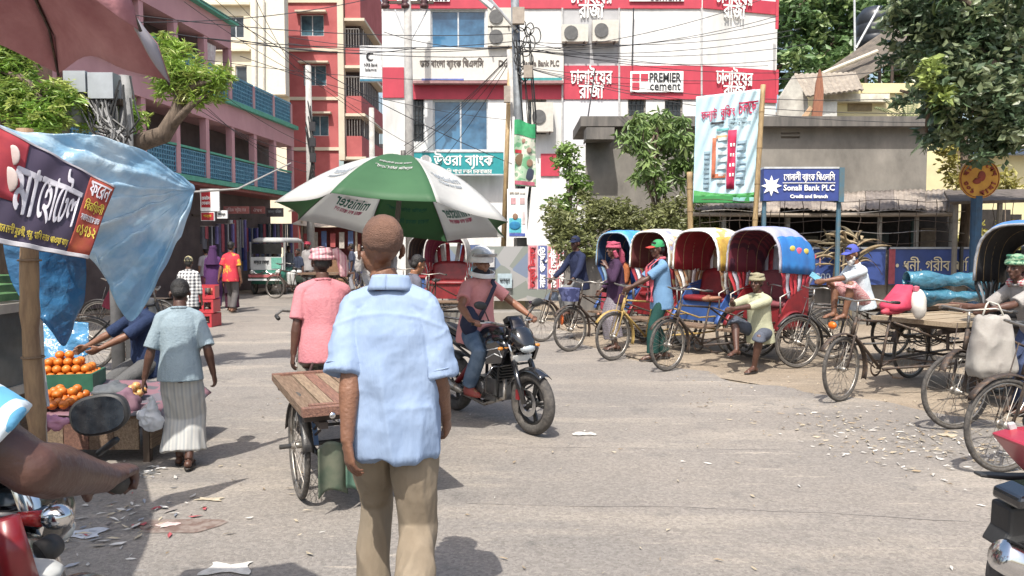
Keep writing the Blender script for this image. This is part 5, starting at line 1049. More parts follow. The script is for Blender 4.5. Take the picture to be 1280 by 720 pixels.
for c in ((0.05, 0.09, 0.03), (0.10, 0.15, 0.05), (0.03, 0.06, 0.025)):
    q = MB(); q.sheet(lambda u, v: ((v - 0.5) * 0.12 * math.sin(math.pi * min(1, 0.06 + 0.94 * u)) ** 0.8, 0.26 * u, 0.03 * (2 * v - 1) ** 2 - 0.07 * u * u), 5, 2, 0.002); lm.append(q.mesh("leaf", LEAF(c), True))
pts = blobpts(bigc, 270, 21, 0.9); rg = random.Random(2)
for i, p in enumerate(pts[:270]): part("leaf", lm[i % 3], bt, loc=(p[0], p[1] - 0.35, p[2]), rot=(rg.uniform(-1.2, 0.3), rg.uniform(-.6, .6), rg.uniform(0, 6.28)))
tree("light_bush", "patch of bright young leaves in front of the dark broad-leaved tree", None, [P(1158, 165, 13.9), P(1160, 120, 13.6), P(1166, 90, 13.5)], [C(1162, 92, 13.3, 18), C(1178, 118, 13.2, 15)], 330, 0.2, LEAF((0.2, 0.26, 0.07)), 15, 4, None, "branch", 0.03)
# palm fronds
def frond(parent, base, d, L_, m, n=22, lw=0.32, droop=0.6):
    base = Vector(base); d = Vector(d).normalized(); sp = [base + d * L_ * s - Vector((0, 0, droop * L_ * s * s)) for s in np.linspace(0, 1, 12)]
    f = MB().tube(sp, [0.018 * (1 - 0.7 * i / 11) for i in range(12)], 5).build("frond", m, parent, True)
    q = MB()
    for i in range(n):
        s = 0.15 + 0.85 * i / n; k = s * 11; j = min(int(k), 10); p = sp[j].lerp(sp[j + 1], k - j); tg = (sp[j + 1] - sp[j]).normalized(); sd_ = tg.cross(Vector((0, 0, 1))).normalized()
        for e in (-1, 1):
            dd = (sd_ * e + tg * 0.7 - Vector((0, 0, 0.5))).normalized(); l = lw * (1 - 0.55 * s); w = tg * 0.012
            q.add([p - w, p + w, p + dd * l * 0.6 + w * 1.3 - Vector((0, 0, 0.02)), p + dd * l - Vector((0, 0, 0.1 * l)), p + dd * l * 0.6 - w * 1.3 - Vector((0, 0, 0.02))], [(0, 1, 2, 3, 4)])
    q.build("leaflets", m, f, kind="stuff")
t = thing("palm", "palm with arching fronds behind the round orange sign", "palm", (0, 0, 0)); c0 = P(1205, 170, 17); MB().tube([(c0.x, 17, 0), (c0.x + 0.1, 17, 2.4), c0], [0.13, 0.1, 0.08], 9).build("trunk", BARK, t, True)
for i in range(14): a = i * 2.4; frond(t, c0, (math.cos(a), math.sin(a) * 0.7, 0.5 + 0.3 * (i % 3)), 1.1 + 0.1 * (i % 4), LEAF((0.07, 0.10, 0.05)), droop=0.75)
t = thing("palm", "small fan of palm leaves on the grey roof beside the yellow parapet", "palm", (0, 0, 0)); c0 = P(1135, 152, 20.5)
MB().tube([c0 + Vector((0, 0, -0.3)), c0], 0.05).build("trunk", BARK, t)
for i in range(9): a = -1.3 + i * 0.33; frond(t, c0, (math.sin(a), 0.1, math.cos(a) + 0.1), 1.1, LEAF((0.13, 0.15, 0.07)), 16, 0.22, 0.25)
tree("yellow_bush", "yellow-green bush behind the lean-to at the right edge", None, [(11.9, 20, 0), (11.9, 20, 2)], [C(1200, 215, 20, 26), C(1190, 190, 20, 18), C(1255, 222, 20, 24), C(1215, 290, 19.5, 22), C(1265, 300, 19, 24)], 1500, 0.16, LEAF((0.22, 0.2, 0.05)), 31, 4, None, "bush", 0.05)
# dusty brown brush on concrete roof and left tree
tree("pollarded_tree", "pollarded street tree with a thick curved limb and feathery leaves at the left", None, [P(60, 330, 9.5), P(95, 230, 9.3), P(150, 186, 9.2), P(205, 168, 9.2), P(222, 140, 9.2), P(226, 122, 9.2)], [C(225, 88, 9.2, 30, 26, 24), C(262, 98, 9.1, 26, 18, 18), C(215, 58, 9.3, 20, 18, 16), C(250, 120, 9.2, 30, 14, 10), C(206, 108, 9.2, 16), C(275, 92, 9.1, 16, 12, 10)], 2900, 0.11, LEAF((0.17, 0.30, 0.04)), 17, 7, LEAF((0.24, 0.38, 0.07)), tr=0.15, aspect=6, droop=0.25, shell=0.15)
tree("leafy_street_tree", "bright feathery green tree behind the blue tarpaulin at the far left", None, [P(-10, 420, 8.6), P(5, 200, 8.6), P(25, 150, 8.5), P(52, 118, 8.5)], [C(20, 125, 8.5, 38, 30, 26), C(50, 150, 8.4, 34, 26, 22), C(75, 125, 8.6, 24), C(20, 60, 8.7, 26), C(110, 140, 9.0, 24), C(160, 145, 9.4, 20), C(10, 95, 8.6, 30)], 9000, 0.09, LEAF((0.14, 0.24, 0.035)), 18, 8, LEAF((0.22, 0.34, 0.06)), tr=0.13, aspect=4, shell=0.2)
t = thing("brick_house", "brown brick wall glimpsed through the leaves at the far left", "building"); board("wall", -60, 60, 30, 330, 13, 1, mat((0.28, 0.16, 0.11), (0.18, 0.1, 0.07), scale=5), t); board("window", -20, 90, 8, 120, 12.9, 0.1, DARK, t)
# ---------------------------------------------------------------- poles, cables
CPOLE = mat((0.42, 0.41, 0.39), (0.30, 0.29, 0.28), rough=0.85, scale=5, bump=0.2); IRONP = mat((0.20, 0.22, 0.24), (0.13, 0.14, 0.15), rough=0.6, metal=0.3, scale=6)
t = thing("street_pole", "tall pale concrete power pole in front of the white building", "pole", (P(511, 0, 25).x, 25, 0)); MB().tube([(0, 0, 0), (-0.02, 0, 6), (-0.06, 0, 12)], [0.17, 0.14, 0.10], 12).build("pole", CPOLE, t, True)
MB().box((0, 0, P(0, 3, 25).z), (1.6, 0.08, 0.08)).build("cross_arm", RUST, t)
for x in (-0.75, -0.1, 0.5): MB().lathe([(0, 0), (0.13, 0.02), (0.15, 0.12), (0.08, 0.2), (0.13, 0.26), (0, 0.32)], (x, -0.05, P(0, 12, 25).z), 10).build("insulator", mat((0.08, 0.03, 0.03), rough=0.3), t, True)
for x in (-0.45, 0.6): MB().tube([(0, 0, P(0, 55, 25).z), (x, 0, P(0, 12, 25).z)], 0.025).build("brace", ALU, t)
XP = P(655, 385, 19.5).x
t = thing("street_pole", "cluster of leaning poles wound with black cables behind the umbrella", "pole", (XP, 19.5, 0)); top = P(643, -20, 19.5) - Vector((XP, 19.5, 0))
MB().tube([(0, 0, 0), top * 0.5, top], [0.13, 0.12, 0.10], 12).build("iron_pole", IRONP, t, True); MB().tube([(-0.17, 0.1, 0), Vector((-0.15, 0.1, 3)), top + Vector((-0.12, 0.1, -1.6))], [0.12, 0.10, 0.08], 10).build("concrete_pole", CPOLE, t, True)
MB().tube([(-0.55, 0.05, 0.9), P(638, 60, 19.6) - Vector((XP, 19.5, 0))], [0.07, 0.05], 8).build("bamboo_pole", BAMBOO, t, True)
MB().tube([P(648, 40, 19.4) - Vector((XP, 19.5, 0)), P(606, -8, 19.0) - Vector((XP, 19.5, 0))], 0.04).build("lamp_arm", ALU, t)
MB().box(P(606, 2, 19.0) - Vector((XP, 19.5, 0)), (0.5, 0.2, 0.1), rot=Matrix.Rotation(R(40), 3, 'Y')).build("lamp_head", ALU, t)
rg = random.Random(8)
for k in range(12):
    p0 = P(655 + rg.uniform(-8, 14), rg.uniform(30, 100), 19.3) - Vector((XP, 19.5, 0)); rr_ = rg.uniform(0.10, 0.26)
    MB().tube([p0 + Vector((rr_ * math.cos(a) * 0.7, 0.03 * math.sin(a * 3 + k), rr_ * math.sin(a))) for a in np.linspace(0, 2 * math.pi, 18, endpoint=False)], 0.014, 5, closed=True).build("cable_coil", PLAST, t)
for k in range(10):
    x = rg.uniform(-0.2, 0.28); MB().tube([P(650, 50, 19.3) - Vector((XP, 19.5, 0)) + Vector((x, 0, 0)), Vector((x * 0.8 + 0.1, -0.12, 4.0 + rg.random())), Vector((x * 0.6 - 0.1, -0.1, 1.6 + rg.random()))], 0.012, 5).build("hanging_cable", PLAST, t)
for px, py, w_, h_ in ((634, 118, 0.16, 0.4), (648, 20, 0.3, 0.4), (660, 90, 0.22, 0.3)): MB().box(P(px, py, 19.25) - Vector((XP, 19.5, 0)), (w_, 0.15, h_)).build("junction_box", mat((0.35, 0.3, 0.25)), t)
t = thing("street_pole", "slim concrete pole in front of the red building's lowest windows", "pole", (P(384, 0, 30).x, 30, 0)); MB().tube([(0, 0, 0), (0, 0, P(0, 82, 30).z)], [0.16, 0.11], 10).build("pole", CPOLE, t, True)
for k in range(7): MB().tube([(0.12 * math.sin(k), -0.15, 7.2 - 0.2 * k), (0.25, -0.2, 5.5 - 0.3 * k), (-0.1, -0.15, 3.6)], 0.02, 5).build("hanging_cable", PLAST, t)
for z in (6.2, 5.6, 5.0): MB().box((0.18, -0.2, z), (0.22, 0.12, 0.35)).build("junction_box", BLK, t)
t = thing("street_pole", "second slim pole at the corner balconies of the red building", "pole", (P(463, 0, 33).x, 33, 0)); MB().tube([(0, 0, 0), (0, 0, P(0, 135, 33).z)], [0.15, 0.11], 10).build("pole", CPOLE, t, True)
# transformer post at left
t = thing("transformer_pole", "pole with grey transformer boxes and tangled wires under the pink umbrella", "pole", (P(140, 0, 9).x, 9, 0)); L0 = Vector((P(140, 0, 9).x, 9, 0))
for dx in (-0.05, 0.12): MB().tube([(dx, 0, 0), (dx, 0, P(0, 95, 9).z)], 0.075, 10).build("pole", mat((0.25, 0.25, 0.25)), t, True)
BX = mat((0.34, 0.37, 0.40), (0.26, 0.28, 0.30), scale=3, rough=0.6)
for a in ((88, 92, 116, 118), (118, 94, 150, 126)): x_, z_, w_, h_ = rect(*a, 8.9); MB().box(Vector((x_, 8.9, z_)) - L0, (w_, 0.3, h_)).build("meter_box", BX, t)
MB().tube([P(75, 140, 8.9) - L0, P(103, 135, 8.9) - L0], [0.17, 0.17], 16).build("transformer_drum", BX, t, True); MB().box(P(105, 128, 8.9) - L0, (0.9, 0.1, 0.07)).build("cross_bar", RUST, t); MB().box(P(70, 160, 8.8) - L0, (0.2, 0.2, 0.22)).build("small_box", mat((0.3, 0.28, 0.22)), t)
for k in range(34):
    a = P(rg.uniform(95, 165), rg.uniform(95, 130), 8.8) - L0; c = P(rg.uniform(120, 165), rg.uniform(165, 195), 8.75) - L0; m_ = a.lerp(c, 0.5) + Vector((rg.uniform(-.2, .2), -0.05, -0.15)); MB().tube([a, a.lerp(m_, 0.6) + Vector((0, 0, -0.06)), m_, c], 0.011, 5).build("wire", PLAST if k % 3 else mat((0.3, 0.3, 0.3)), t)
# overhead cables
def cable(p, q, sag, r_, label, m=None):
    pts = [p.lerp(q, s) - Vector((0, 0, sag * 4 * s * (1 - s))) for s in np.linspace(0, 1, 14)]; MB().tube(pts, r_ * 0.72, 4).build("overhead_cable", m or BLK, label=label, cat="cable", group="overhead cables")
PT = lambda dy=0: P(648, 42 + dy, 19.4)
la = "thin black cable fanning from the pole cluster to the upper right"
for i, (x, y) in enumerate(((972, -8), (972, 20), (972, 26), (1000, 36), (990, 44), (1010, 55), (972, 75), (1000, 90), (960, 82))): cable(PT(rg.uniform(0, 26)), P(x, y, 22 + i * 0.4), 0.25, 0.012, la)
la = "thin black cable slanting down from the pole cluster past the concrete building"
for i, (x, y) in enumerate(((1300, 110), (1300, 135), (1290, 150), (1300, 60))): cable(PT(40), P(x, y, 15), 0.5, 0.010, la)
la = "black service cable running left from the pole cluster in front of the white building"
for i, (x, y) in enumerate(((480, 212), (500, 200), (530, 190), (505, 182), (540, 215), (480, 40), (360, 54), (360, 46))): cable(PT(16), P(x, y, 24), 0.2, 0.014, la)
la = "cable crossing the sky and facades from the left building to the pole cluster"
for i, (x, y, X, Y_) in enumerate(((160, 28, 480, -6), (160, 18, 640, 42), (240, 46, 640, 52), (250, 0, 640, 205), (200, 40, 640, 70), (300, 50, 520, 60))): cable(P(x, y, 16), P(X, Y_, 22), 0.2, 0.014, la)
la = "thin cable running down and across the pink building to the corner poles"
for i, (x, y, X, Y_) in enumerate(((265, -4, 520, 185), (290, -4, 470, 150), (230, 2, 460, 130), (210, 60, 384, 180), (235, 128, 384, 190), (250, 130, 384, 205), (260, 135, 384, 215), (300, 70, 640, 150), (160, 60, 640, 100), (320, 0, 384, 100))): cable(P(x, y, 18), P(X, Y_, 24), 0.25, 0.011, la)
cable(P(730, 180, 21), P(744, 86, 26), 0, 0.03, "dark pole-like cable leaning up the wall beside the mango tree"); cable(P(790, 82, 26.8), P(792, 10, 26.8), 0, 0.03, "black downlead running up the white facade left of the cement advert")
# ---------------------------------------------------------------- umbrellas
def conform(me, fn):
    n = len(me.vertices); co = np.empty(n * 3); me.vertices.foreach_get("co", co); co = co.reshape(-1, 3)
    out = [fn(x, y, z) for x, y, z in co]; me.vertices.foreach_set("co", np.array(out).ravel()); me.update(); return me
def umbrella(label, loc, Rr, hgt, rot, mats, writing=(), n=8, a0=0.0, pole=(2.6, 0.02), polem=None, wob=0.0, rimdrop=0.0, foot=True):
    t = thing("umbrella", label, "umbrella", loc); V = Vector
    def rib(k, s): a = a0 + 2 * math.pi * k / n; return V((Rr * s * math.sin(a), -Rr * s * math.cos(a), hgt * (1 - s ** 1.75) - rimdrop * max(0, s - 0.93) / 0.07))
    def surf(k, s, tt):
        p = rib(k, s).lerp(rib(k + 1, s), tt); f = math.sin(math.pi * tt)
        p.z -= 0.05 * f * s * hgt / 0.5; p += V((0, 0, wob * noise.noise(V((p.x * 4, p.y * 4, k))))) * s
        p += V((p.x, p.y, 0)) * (-0.035 * f * s ** 3); return rot @ p
    for k in range(n):
        sh_ = lambda u, v: surf(k, 0.02 + 0.98 * (1 - 0.055 * math.sin(math.pi * u)) * v, u)
        pn = MB().sheet(sh_, 12, 12, -0.003).build("panel", mats[k % len(mats)], t, True)
        for (kk, body, m, s0, w, h, flip, off) in writing:
            if kk != k: continue
            me = text_mesh(body, m, 1.0, ext=0.001, bold=0.012); co = np.empty(len(me.vertices) * 3); me.vertices.foreach_get("co", co); co = co.reshape(-1, 3); wx = co[:, 0].max() - co[:, 0].min(); hz = co[:, 2].max() - co[:, 2].min()
            def fn(x, y, z): 
                uu = (x / wx) * (1 if flip else -1); s = s0 - z / hz * h / Rr; chord = 2 * Rr * s * math.sin(math.pi / n)
                tt = 0.5 + uu * w / chord; a_, b_, c_ = surf(k, s, tt), surf(k, s + .02, tt), surf(k, s, tt + .02); nn = (c_ - a_).cross(b_ - a_).normalized(); nn = nn if nn.z < 0 else -nn
                return (a_ + nn * (off + y)) if off > 0 else (a_ + nn * (off + y))
            conform(me, fn); part("lettering", me, pn)
        MB().tube([rot @ (rib(k, s) + V((0, 0, -0.008))) for s in np.linspace(0, 1, 9)], 0.004, 5).build("rib", polem or STEEL, t, True)
        MB().rod(rot @ V((0, 0, hgt * 0.35)), rot @ (rib(k, 0.5) + V((0, 0, -0.01))), 0.003, 4).build("stretcher", polem or STEEL, t)
    top = rot @ V((0, 0, hgt)); b = MB().tube([top + V((0, 0, 0.05)), top, top - (rot @ V((0, 0, pole[0] * 0.45))), V((top.x - rot.col[2].x * pole[0] * 0.45 , top.y - rot.col[2].y * pole[0] * 0.45, top.z - pole[0]))], pole[1], 8).build("pole", polem or STEEL, t, True)
    return t
GRN = mat((0.085, 0.215, 0.10), (0.07, 0.18, 0.085), rough=0.6, scale=2, trans=0.5); WTU = mat((0.74, 0.74, 0.72), (0.66, 0.66, 0.64), rough=0.6, scale=2, trans=0.55)
INK = mat((0.02, 0.14, 0.10)); PINKI = mat((0.5, 0.12, 0.2)); GREYI = mat((0.3, 0.33, 0.36))
uc = Vector(((497 - 640) / 950 * 6.5, 6.5, 1.85))
urot = (Matrix.Rotation(R(-9), 3, 'X') @ Matrix.Rotation(R(4.5), 3, 'Y'))
wr_ = []
for k in (1, 3, 5, 7): wr_ += [(k, "minister", INK, 0.72, 0.36, 0.10, True, 0.006), (k, "আমার পণয আমার েদশ", PINKI, 0.80, 0.30, 0.035, True, 0.006), (k, "minister", GREYI, 0.60, 0.30, 0.075, False, -0.006), (k, "আমার পণয আমার েদশ", GREYI, 0.68, 0.26, 0.03, False, -0.006)]
for k in (0, 4): wr_ += [(k, "সবার জনয িমিনসটার", WTU, 0.48, 0.26, 0.035, False, -0.006), (k, "ফ্রিজ টিভি এসি", WTU, 0.58, 0.30, 0.06, False, -0.006), (k, "সবার জনয িমিনসটার", INK, 0.80, 0.42, 0.05, True, 0.006), (k, "ফ্রিজ টিভি এসি", INK, 0.70, 0.38, 0.05, True, 0.006)]
umbrella("big green and white vendor umbrella with mirrored lettering behind the man in the blue shirt", uc, 1.01, 0.56, urot, [GRN, WTU], wr_, 8, R(-20), (2.32, 0.022), mat((0.10, 0.09, 0.08), rough=0.5))
PK = mat((0.52, 0.27, 0.28), (0.34, 0.14, 0.155), rough=0.9, scale=4, detail=9, trans=0.03, bump=0.3); GYU = mat((0.42, 0.38, 0.39), (0.30, 0.27, 0.28), rough=0.9, scale=4, detail=9, trans=0.03); DKU = mat((0.33, 0.12, 0.12), rough=0.9, trans=0.1)
urot2 = Matrix.Rotation(R(-6), 3, 'X') @ Matrix.Rotation(R(13), 3, 'Y')
umbrella("faded pink and grey street umbrella with a frayed rim at the top left", (-1.54, 1.85, 2.35), 0.72, 0.34, urot2, [PK, PK, GYU, PK], (), 8, R(-4), (2.4, 0.02), RUST, 0.03, 0.05)
# ---------------------------------------------------------------- blue tarpaulins
def TRP(c, c2, tr=0.35):
    m = mat(c, c2, rough=0.24, scale=2.5, bump=1.0, bscale=5, trans=tr, spec=0.7, detail=8, contrast=(0.4, 0.6), coat=0.3)
    n = m.node_tree
    if "crease" not in n.nodes:
        v = n.nodes.new("ShaderNodeTexVoronoi"); v.name = "crease"; v.feature = 'DISTANCE_TO_EDGE'; v.inputs["Scale"].default_value = 7; bp = n.nodes.new("ShaderNodeBump"); bp.inputs["Strength"].default_value = 0.5; bp.inputs["Distance"].default_value = 0.05
        mp = [x for x in n.nodes if x.type == 'MAPPING'][0]; old = [x for x in n.nodes if x.type == 'BUMP' and x != bp][0]; old.inputs["Distance"].default_value = 0.05; n.links.new(mp.outputs[0], v.inputs["Vector"]); n.links.new(v.outputs["Distance"], bp.inputs["Height"]); n.links.new(old.outputs[0], bp.inputs["Normal"]); n.links.new(bp.outputs[0], n.nodes["Principled BSDF"].inputs["Normal"])
    return m
TB1, TB2 = TRP((0.70, 0.80, 0.85), (0.34, 0.56, 0.72), 0.5), TRP((0.06, 0.22, 0.42), (0.04, 0.15, 0.32))  # TB2: shade of the inner flap put into a darker blue
def patch(rows):
    """smooth surface through a grid of control points"""
    G_ = [[Vector(p) for p in r_] for r_ in rows]; nr, nc = len(G_), len(G_[0])
    def cr(a, b, c, d, t): return 0.5 * ((2 * b) + (c - a) * t + (2 * a - 5 * b + 4 * c - d) * t * t + (3 * b - a - 3 * c + d) * t ** 3)
    def line(L, t): x = t * (len(L) - 1); i = min(int(x), len(L) - 2); f = x - i; return cr(L[max(i - 1, 0)], L[i], L[i + 1], L[min(i + 2, len(L) - 1)], f)
    return lambda u, v: line([line(r_, u) for r_ in G_], v)
def tarp(name, label, rows, m, nu=60, nv=40, wr=0.03, fq=6, tip=None, seed=0, parent=None, th=0.004):
    f = patch(rows)
    def g_(u, v):
        p = f(u, v); w = 0.0
        if tip: d = (p - tip); a = math.atan2(d.z, d.x + d.y * 0.3); w += math.sin(a * 26 + seed) * 0.35 * min(1, d.length * 1.2); w += noise.noise(Vector((a * 9, d.length * 1.2, seed))) * min(1, d.length * 2)
        w += 0.8 * (1 - 2 * abs(noise.noise(Vector((p.x * fq, p.y * fq, p.z * fq + seed))))) * 0.7 + 0.4 * noise.noise(p * fq * 2.3)
        return p + Vector((0.2, -1, 0.5)).normalized() * wr * w
    b = MB(); b.sheet(g_, nu, nv, th); return b.build(name, m, parent, True, label=label, cat="tarpaulin" if label else None)
tip = P(244, 240, 5.3)
tarp("tarpaulin", "light blue plastic tarpaulin stretched to a knotted tip over the fruit stall", [
    [P(-60, 150, 4.25), P(30, 163, 4.47), P(120, 176, 4.70), P(190, 198, 5.02), P(243, 233, 5.30)],
    [P(-50, 200, 4.20), P(45, 205, 4.42), P(130, 232, 4.70), P(195, 238, 5.02), P(244, 238, 5.30)],
    [P(0, 260, 4.53), P(80, 262, 4.64), P(150, 284, 4.86), P(200, 275, 5.13), P(243, 243, 5.30)],
    [P(60, 300, 4.70), P(115, 305, 4.80), P(165, 330, 4.97), P(205, 318, 5.13), P(240, 256, 5.27)],
    [P(120, 318, 4.80), P(138, 360, 4.92), P(163, 402, 5.02), P(190, 372, 5.13), P(228, 300, 5.25)]], TB1, 130, 100, 0.075, 3.4, tip, 1)
MB().tube([tip + Vector((-0.02, 0, 0)), tip + Vector((0.15, 0.4, 0.05)), Vector((-2.6, 9, 2.6))], 0.008, 5).build("rope", mat((0.4, 0.38, 0.35)), label="thin rope pulling the tip of the blue tarpaulin towards the poles", cat="rope")
tarp("tarpaulin", "blue tarpaulin flap coloured darker for shade, hanging behind the bamboo post above the oranges", [
    [P(5, 300, 4.9), P(40, 303, 4.9), P(70, 305, 5.0), P(108, 312, 5.1)],
    [P(12, 345, 4.9), P(45, 345, 4.9), P(75, 345, 5.0), P(107, 350, 5.1)],
    [P(28, 375, 4.9), P(52, 385, 4.9), P(80, 385, 5.0), P(104, 378, 5.1)],
    [P(50, 395, 4.9), P(65, 415, 4.9), P(82, 433, 5.0), P(96, 395, 5.1)]], TB2, 40, 40, 0.03, 5, None, 7)
tarp("tarpaulin", "blue tarpaulin roof spread over the near end of the stall", [
    [(-4.4, 4.2, 2.4), (-3.9, 4.2, 2.42), (-3.1, 4.2, 2.34)],
    [(-4.2, 3.3, 2.35), (-3.3, 3.2, 2.4), (-2.5, 3.1, 2.34)], [(-4.0, 2.4, 2.25), (-3.0, 2.3, 2.3), (-2.2, 2.3, 2.25)]], TB1, 24, 20, 0.03, 3, None, 3)
tarp("tarpaulin", "blue tarpaulin sheet drooping behind the fruit seller near the ground", [[P(40, 395, 7.2), P(75, 400, 7.2), P(112, 405, 7.2)], [P(38, 430, 7.1), P(75, 430, 7.1), P(113, 432, 7.1)], [P(36, 465, 7.0), P(75, 462, 7.0), P(118, 440, 7.1)]], TRP((0.12, 0.36, 0.6), (0.06, 0.22, 0.4)), 20, 16, 0.06, 5, None, 5)
# ---------------------------------------------------------------- hotel banner on the bamboo post
PUR = mat((0.065, 0.047, 0.085), (0.045, 0.033, 0.06), rough=0.55, scale=3)
ba, bb_, bc, bd = P(-75, 118, 3.55), P(143, 234, 4.15), P(109, 324, 4.0), P(-95, 288, 3.4)
t = thing("hotel_banner", "purple cloth banner with large white Bangla lettering tied to the bamboo post", "banner", (0, 0, 0))
def bs(u, v, off=0.0):
    p = ba.lerp(bb_, u).lerp(bd.lerp(bc, u), v); n = (bb_ - ba).cross(bd - ba).normalized(); n = n if n.y < 0 else -n
    return p + n * (0.004 * math.sin(u * 34 + v * 7) + 0.008 * noise.noise(Vector((u * 6, v * 3, 2))) + off)
MB().sheet(lambda u, v: bs(u, v), 60, 20, 0.004).build("cloth", PUR, t, True)
def onb(name, m, u0, u1, v0, v1, off=0.006, nu=16): return MB().sheet(lambda u, v: bs(u0 + (u1 - u0) * u, v0 + (v1 - v0) * v, off), nu, 8, 0.003).build(name, m, t, True)
onb("red_strip", mat((0.26, 0.03, 0.03), (0.30, 0.07, 0.025), scale=6), 0.845, 0.998, 0.0, 1.0); onb("portrait_panel", mat((0.38, 0.04, 0.05), (0.3, 0.03, 0.05)), 0.30, 0.475, 0.02, 0.60); onb("hem", mat((0.6, 0.58, 0.6)), 0.0, 1.0, 0.955, 1.0, 0.008, 60); onb("hem", mat((0.45, 0.42, 0.46)), 0.0, 1.0, 0.0, 0.02, 0.008, 60)
def btext(body, m, u0, u1, v0, v1, bold=0.01, off=0.012):
    me = text_mesh(body, m, 1.0, ext=0.001, bold=bold); co = np.empty(len(me.vertices) * 3); me.vertices.foreach_get("co", co); co = co.reshape(-1, 3); x0, x1, z0_, z1_ = co[:, 0].min(), co[:, 0].max(), co[:, 2].min(), co[:, 2].max()
    conform(me, lambda x, y, z: bs(u0 + (u1 - u0) * (x - x0) / (x1 - x0), v1 + (v0 - v1) * (z - z0_) / (z1_ - z0_), off + y)); part("lettering", me, t)
LIL = mat((0.66, 0.64, 0.70)); YEL = mat((0.62, 0.5, 0.08))
btext("মা", LIL, 0.43, 0.58, 0.22, 0.70, 0.03); btext("েহােটল", LIL, 0.585, 0.83, 0.06, 0.72, 0.03); btext("এখােন েদশী মুরগী, গরু, খািস ভাত পাওয়া যায়", YEL, 0.36, 0.83, 0.80, 0.92, 0.02)
for i, (s, m_, a, b2) in enumerate((("ফেরন", LIL, 0.06, 0.24), ("িবরিয়ানী", YEL, 0.28, 0.44), ("সকাল েথেক রাত", LIL, 0.47, 0.55), ("০১৭১২", YEL, 0.60, 0.74))): btext(s, m_, 0.86, 0.985, a, b2, 0.02)
for cx, cy, r_ in ((0.395, 0.2, 0.0), (0.40, 0.42, 0.012)): MB().ell(bs(cx, cy, 0.01), (0.035 + r_, 0.006, 0.05 + r_)).build("portrait_shape", mat((0.5, 0.42, 0.4)), t, True)
t = thing("bamboo_post", "thick bamboo post holding up the hotel banner at the stall", "post", (-2.97, 4.68, 0)); pts = [(0.01 * math.sin(z * 4), 0, z) for z in np.linspace(0, 2.35, 24)]
MB().tube(pts, [0.050 + (0.010 if i % 6 == 0 else 0) + 0.004 * math.sin(i) for i in range(24)], 12).build("culm", mat((0.30, 0.19, 0.10), (0.17, 0.10, 0.055), rough=0.6, scale=4, stretch=(5, 5, 1), bump=0.3), t, True)
for z in (0.3, 0.95, 1.55, 2.1): MB().tube([(0.062 * math.cos(a), 0.062 * math.sin(a), z) for a in np.linspace(0, 6.28, 14, endpoint=False)], 0.006, 5, closed=True).build("node_ring", mat((0.2, 0.13, 0.08)), t, True)
MB().tube([P(47, 405, 5.5), P(60, 508, 5.3)], 0.012, 8).build("metal_tube", ALU, label="slanting thin aluminium tube beside the crate of oranges", cat="pole")
# ---------------------------------------------------------------- fruit stall
t = thing("fruit_stall", "low wooden fruit stall with cloth-covered top behind the motorbike mirror", "stall", (-3.25, 6.0, 0)); 
for i in range(5): MB().box((-0.42 + 0.19 * i, -0.33, 0.22), (0.184, 0.02, 0.24)).build("plank", [WOOD, WOOD2, WOOD3][i % 3], t)
for i in range(4): MB().box((0.505, -0.22 + 0.19 * i, 0.22), (0.02, 0.184, 0.24)).build("plank", [WOOD2, WOOD, WOOD3][i % 3], t)
for x in (-0.48, 0.48):
    for y in (-0.3, 0.45): MB().box((x, y, 0.17), (0.05, 0.05, 0.34)).build("leg", mat((0.1, 0.07, 0.05)), t)
MB().box((0, 0.08, 0.35), (1.05, 0.85, 0.03)).build("top_board", WOOD, t)
q = MB(); q.sheet(lambda u, v: (-0.55 + 1.2 * u, -0.38 + 0.9 * v, 0.375 + 0.10 * v + 0.02 * noise.noise(Vector((u * 6, v * 6, 1))) - 0.18 * max(0, u - 0.88) / 0.12 * 0.6), 40, 24, 0.01); q.build("cloth_cover", pattern_mat([(0.12, 0.11, 0.13), (0.19, 0.10, 0.12), (0.08, 0.08, 0.09)], 4, 'noise'), t, True)
def blob(name, c, r_, m, parent=None, label=None, cat=None, wob=0.25, seed=0, sq=(1, 1, 1)):
    b = MB(); b.ell((0, 0, 0), (r_ * sq[0], r_ * sq[1], r_ * sq[2]), None, 20, 14); me = b.mesh(name, m, True); displace(me, lambda x, y, z: r_ * wob * noise.noise(Vector((x, y, z)) / r_ * 1.7 + Vector((seed, 0, 0)))); return part(name, me, parent, loc=c, label=label, cat=cat)
blob("cloth_bundle", P(158, 505, 5.75), 0.10, mat((0.20, 0.11, 0.14), (0.14, 0.07, 0.1)), None, "bunched mauve cloth at the right end of the fruit stall", "cloth", 0.4, 1, (1, 0.8, 1.1)); blob("cloth_bundle", P(140, 488, 5.95), 0.12, mat((0.10, 0.11, 0.12)), None, "bunched grey cloth behind the apples", "cloth", 0.4, 2, (1.4, 0.8, 0.5)); blob("paper_wrap", P(64, 528, 5.35), 0.075, mat((0.62, 0.3, 0.38), (0.5, 0.2, 0.3)), None, "crumpled pink paper in front of the oranges", "paper", 0.6, 3, (1.4, 0.8, 0.6))
c = thing("fruit_crate", "green plastic crate heaped with oranges", "crate", (P(82, 480, 6.25).x, 6.25, 0.45), R(12)); GC = mat((0.03, 0.13, 0.08), (0.02, 0.09, 0.06), rough=0.5)
for y in (-0.16, 0.16): MB().box((0, y, 0.07), (0.52, 0.02, 0.15)).build("side_wall", GC, c)
for x in (-0.25, 0.25): MB().box((x, 0, 0.07), (0.02, 0.30, 0.148)).build("end_wall", GC, c)
MB().box((0, 0, 0.03), (0.48, 0.30, 0.012)).build("base", GC, c)
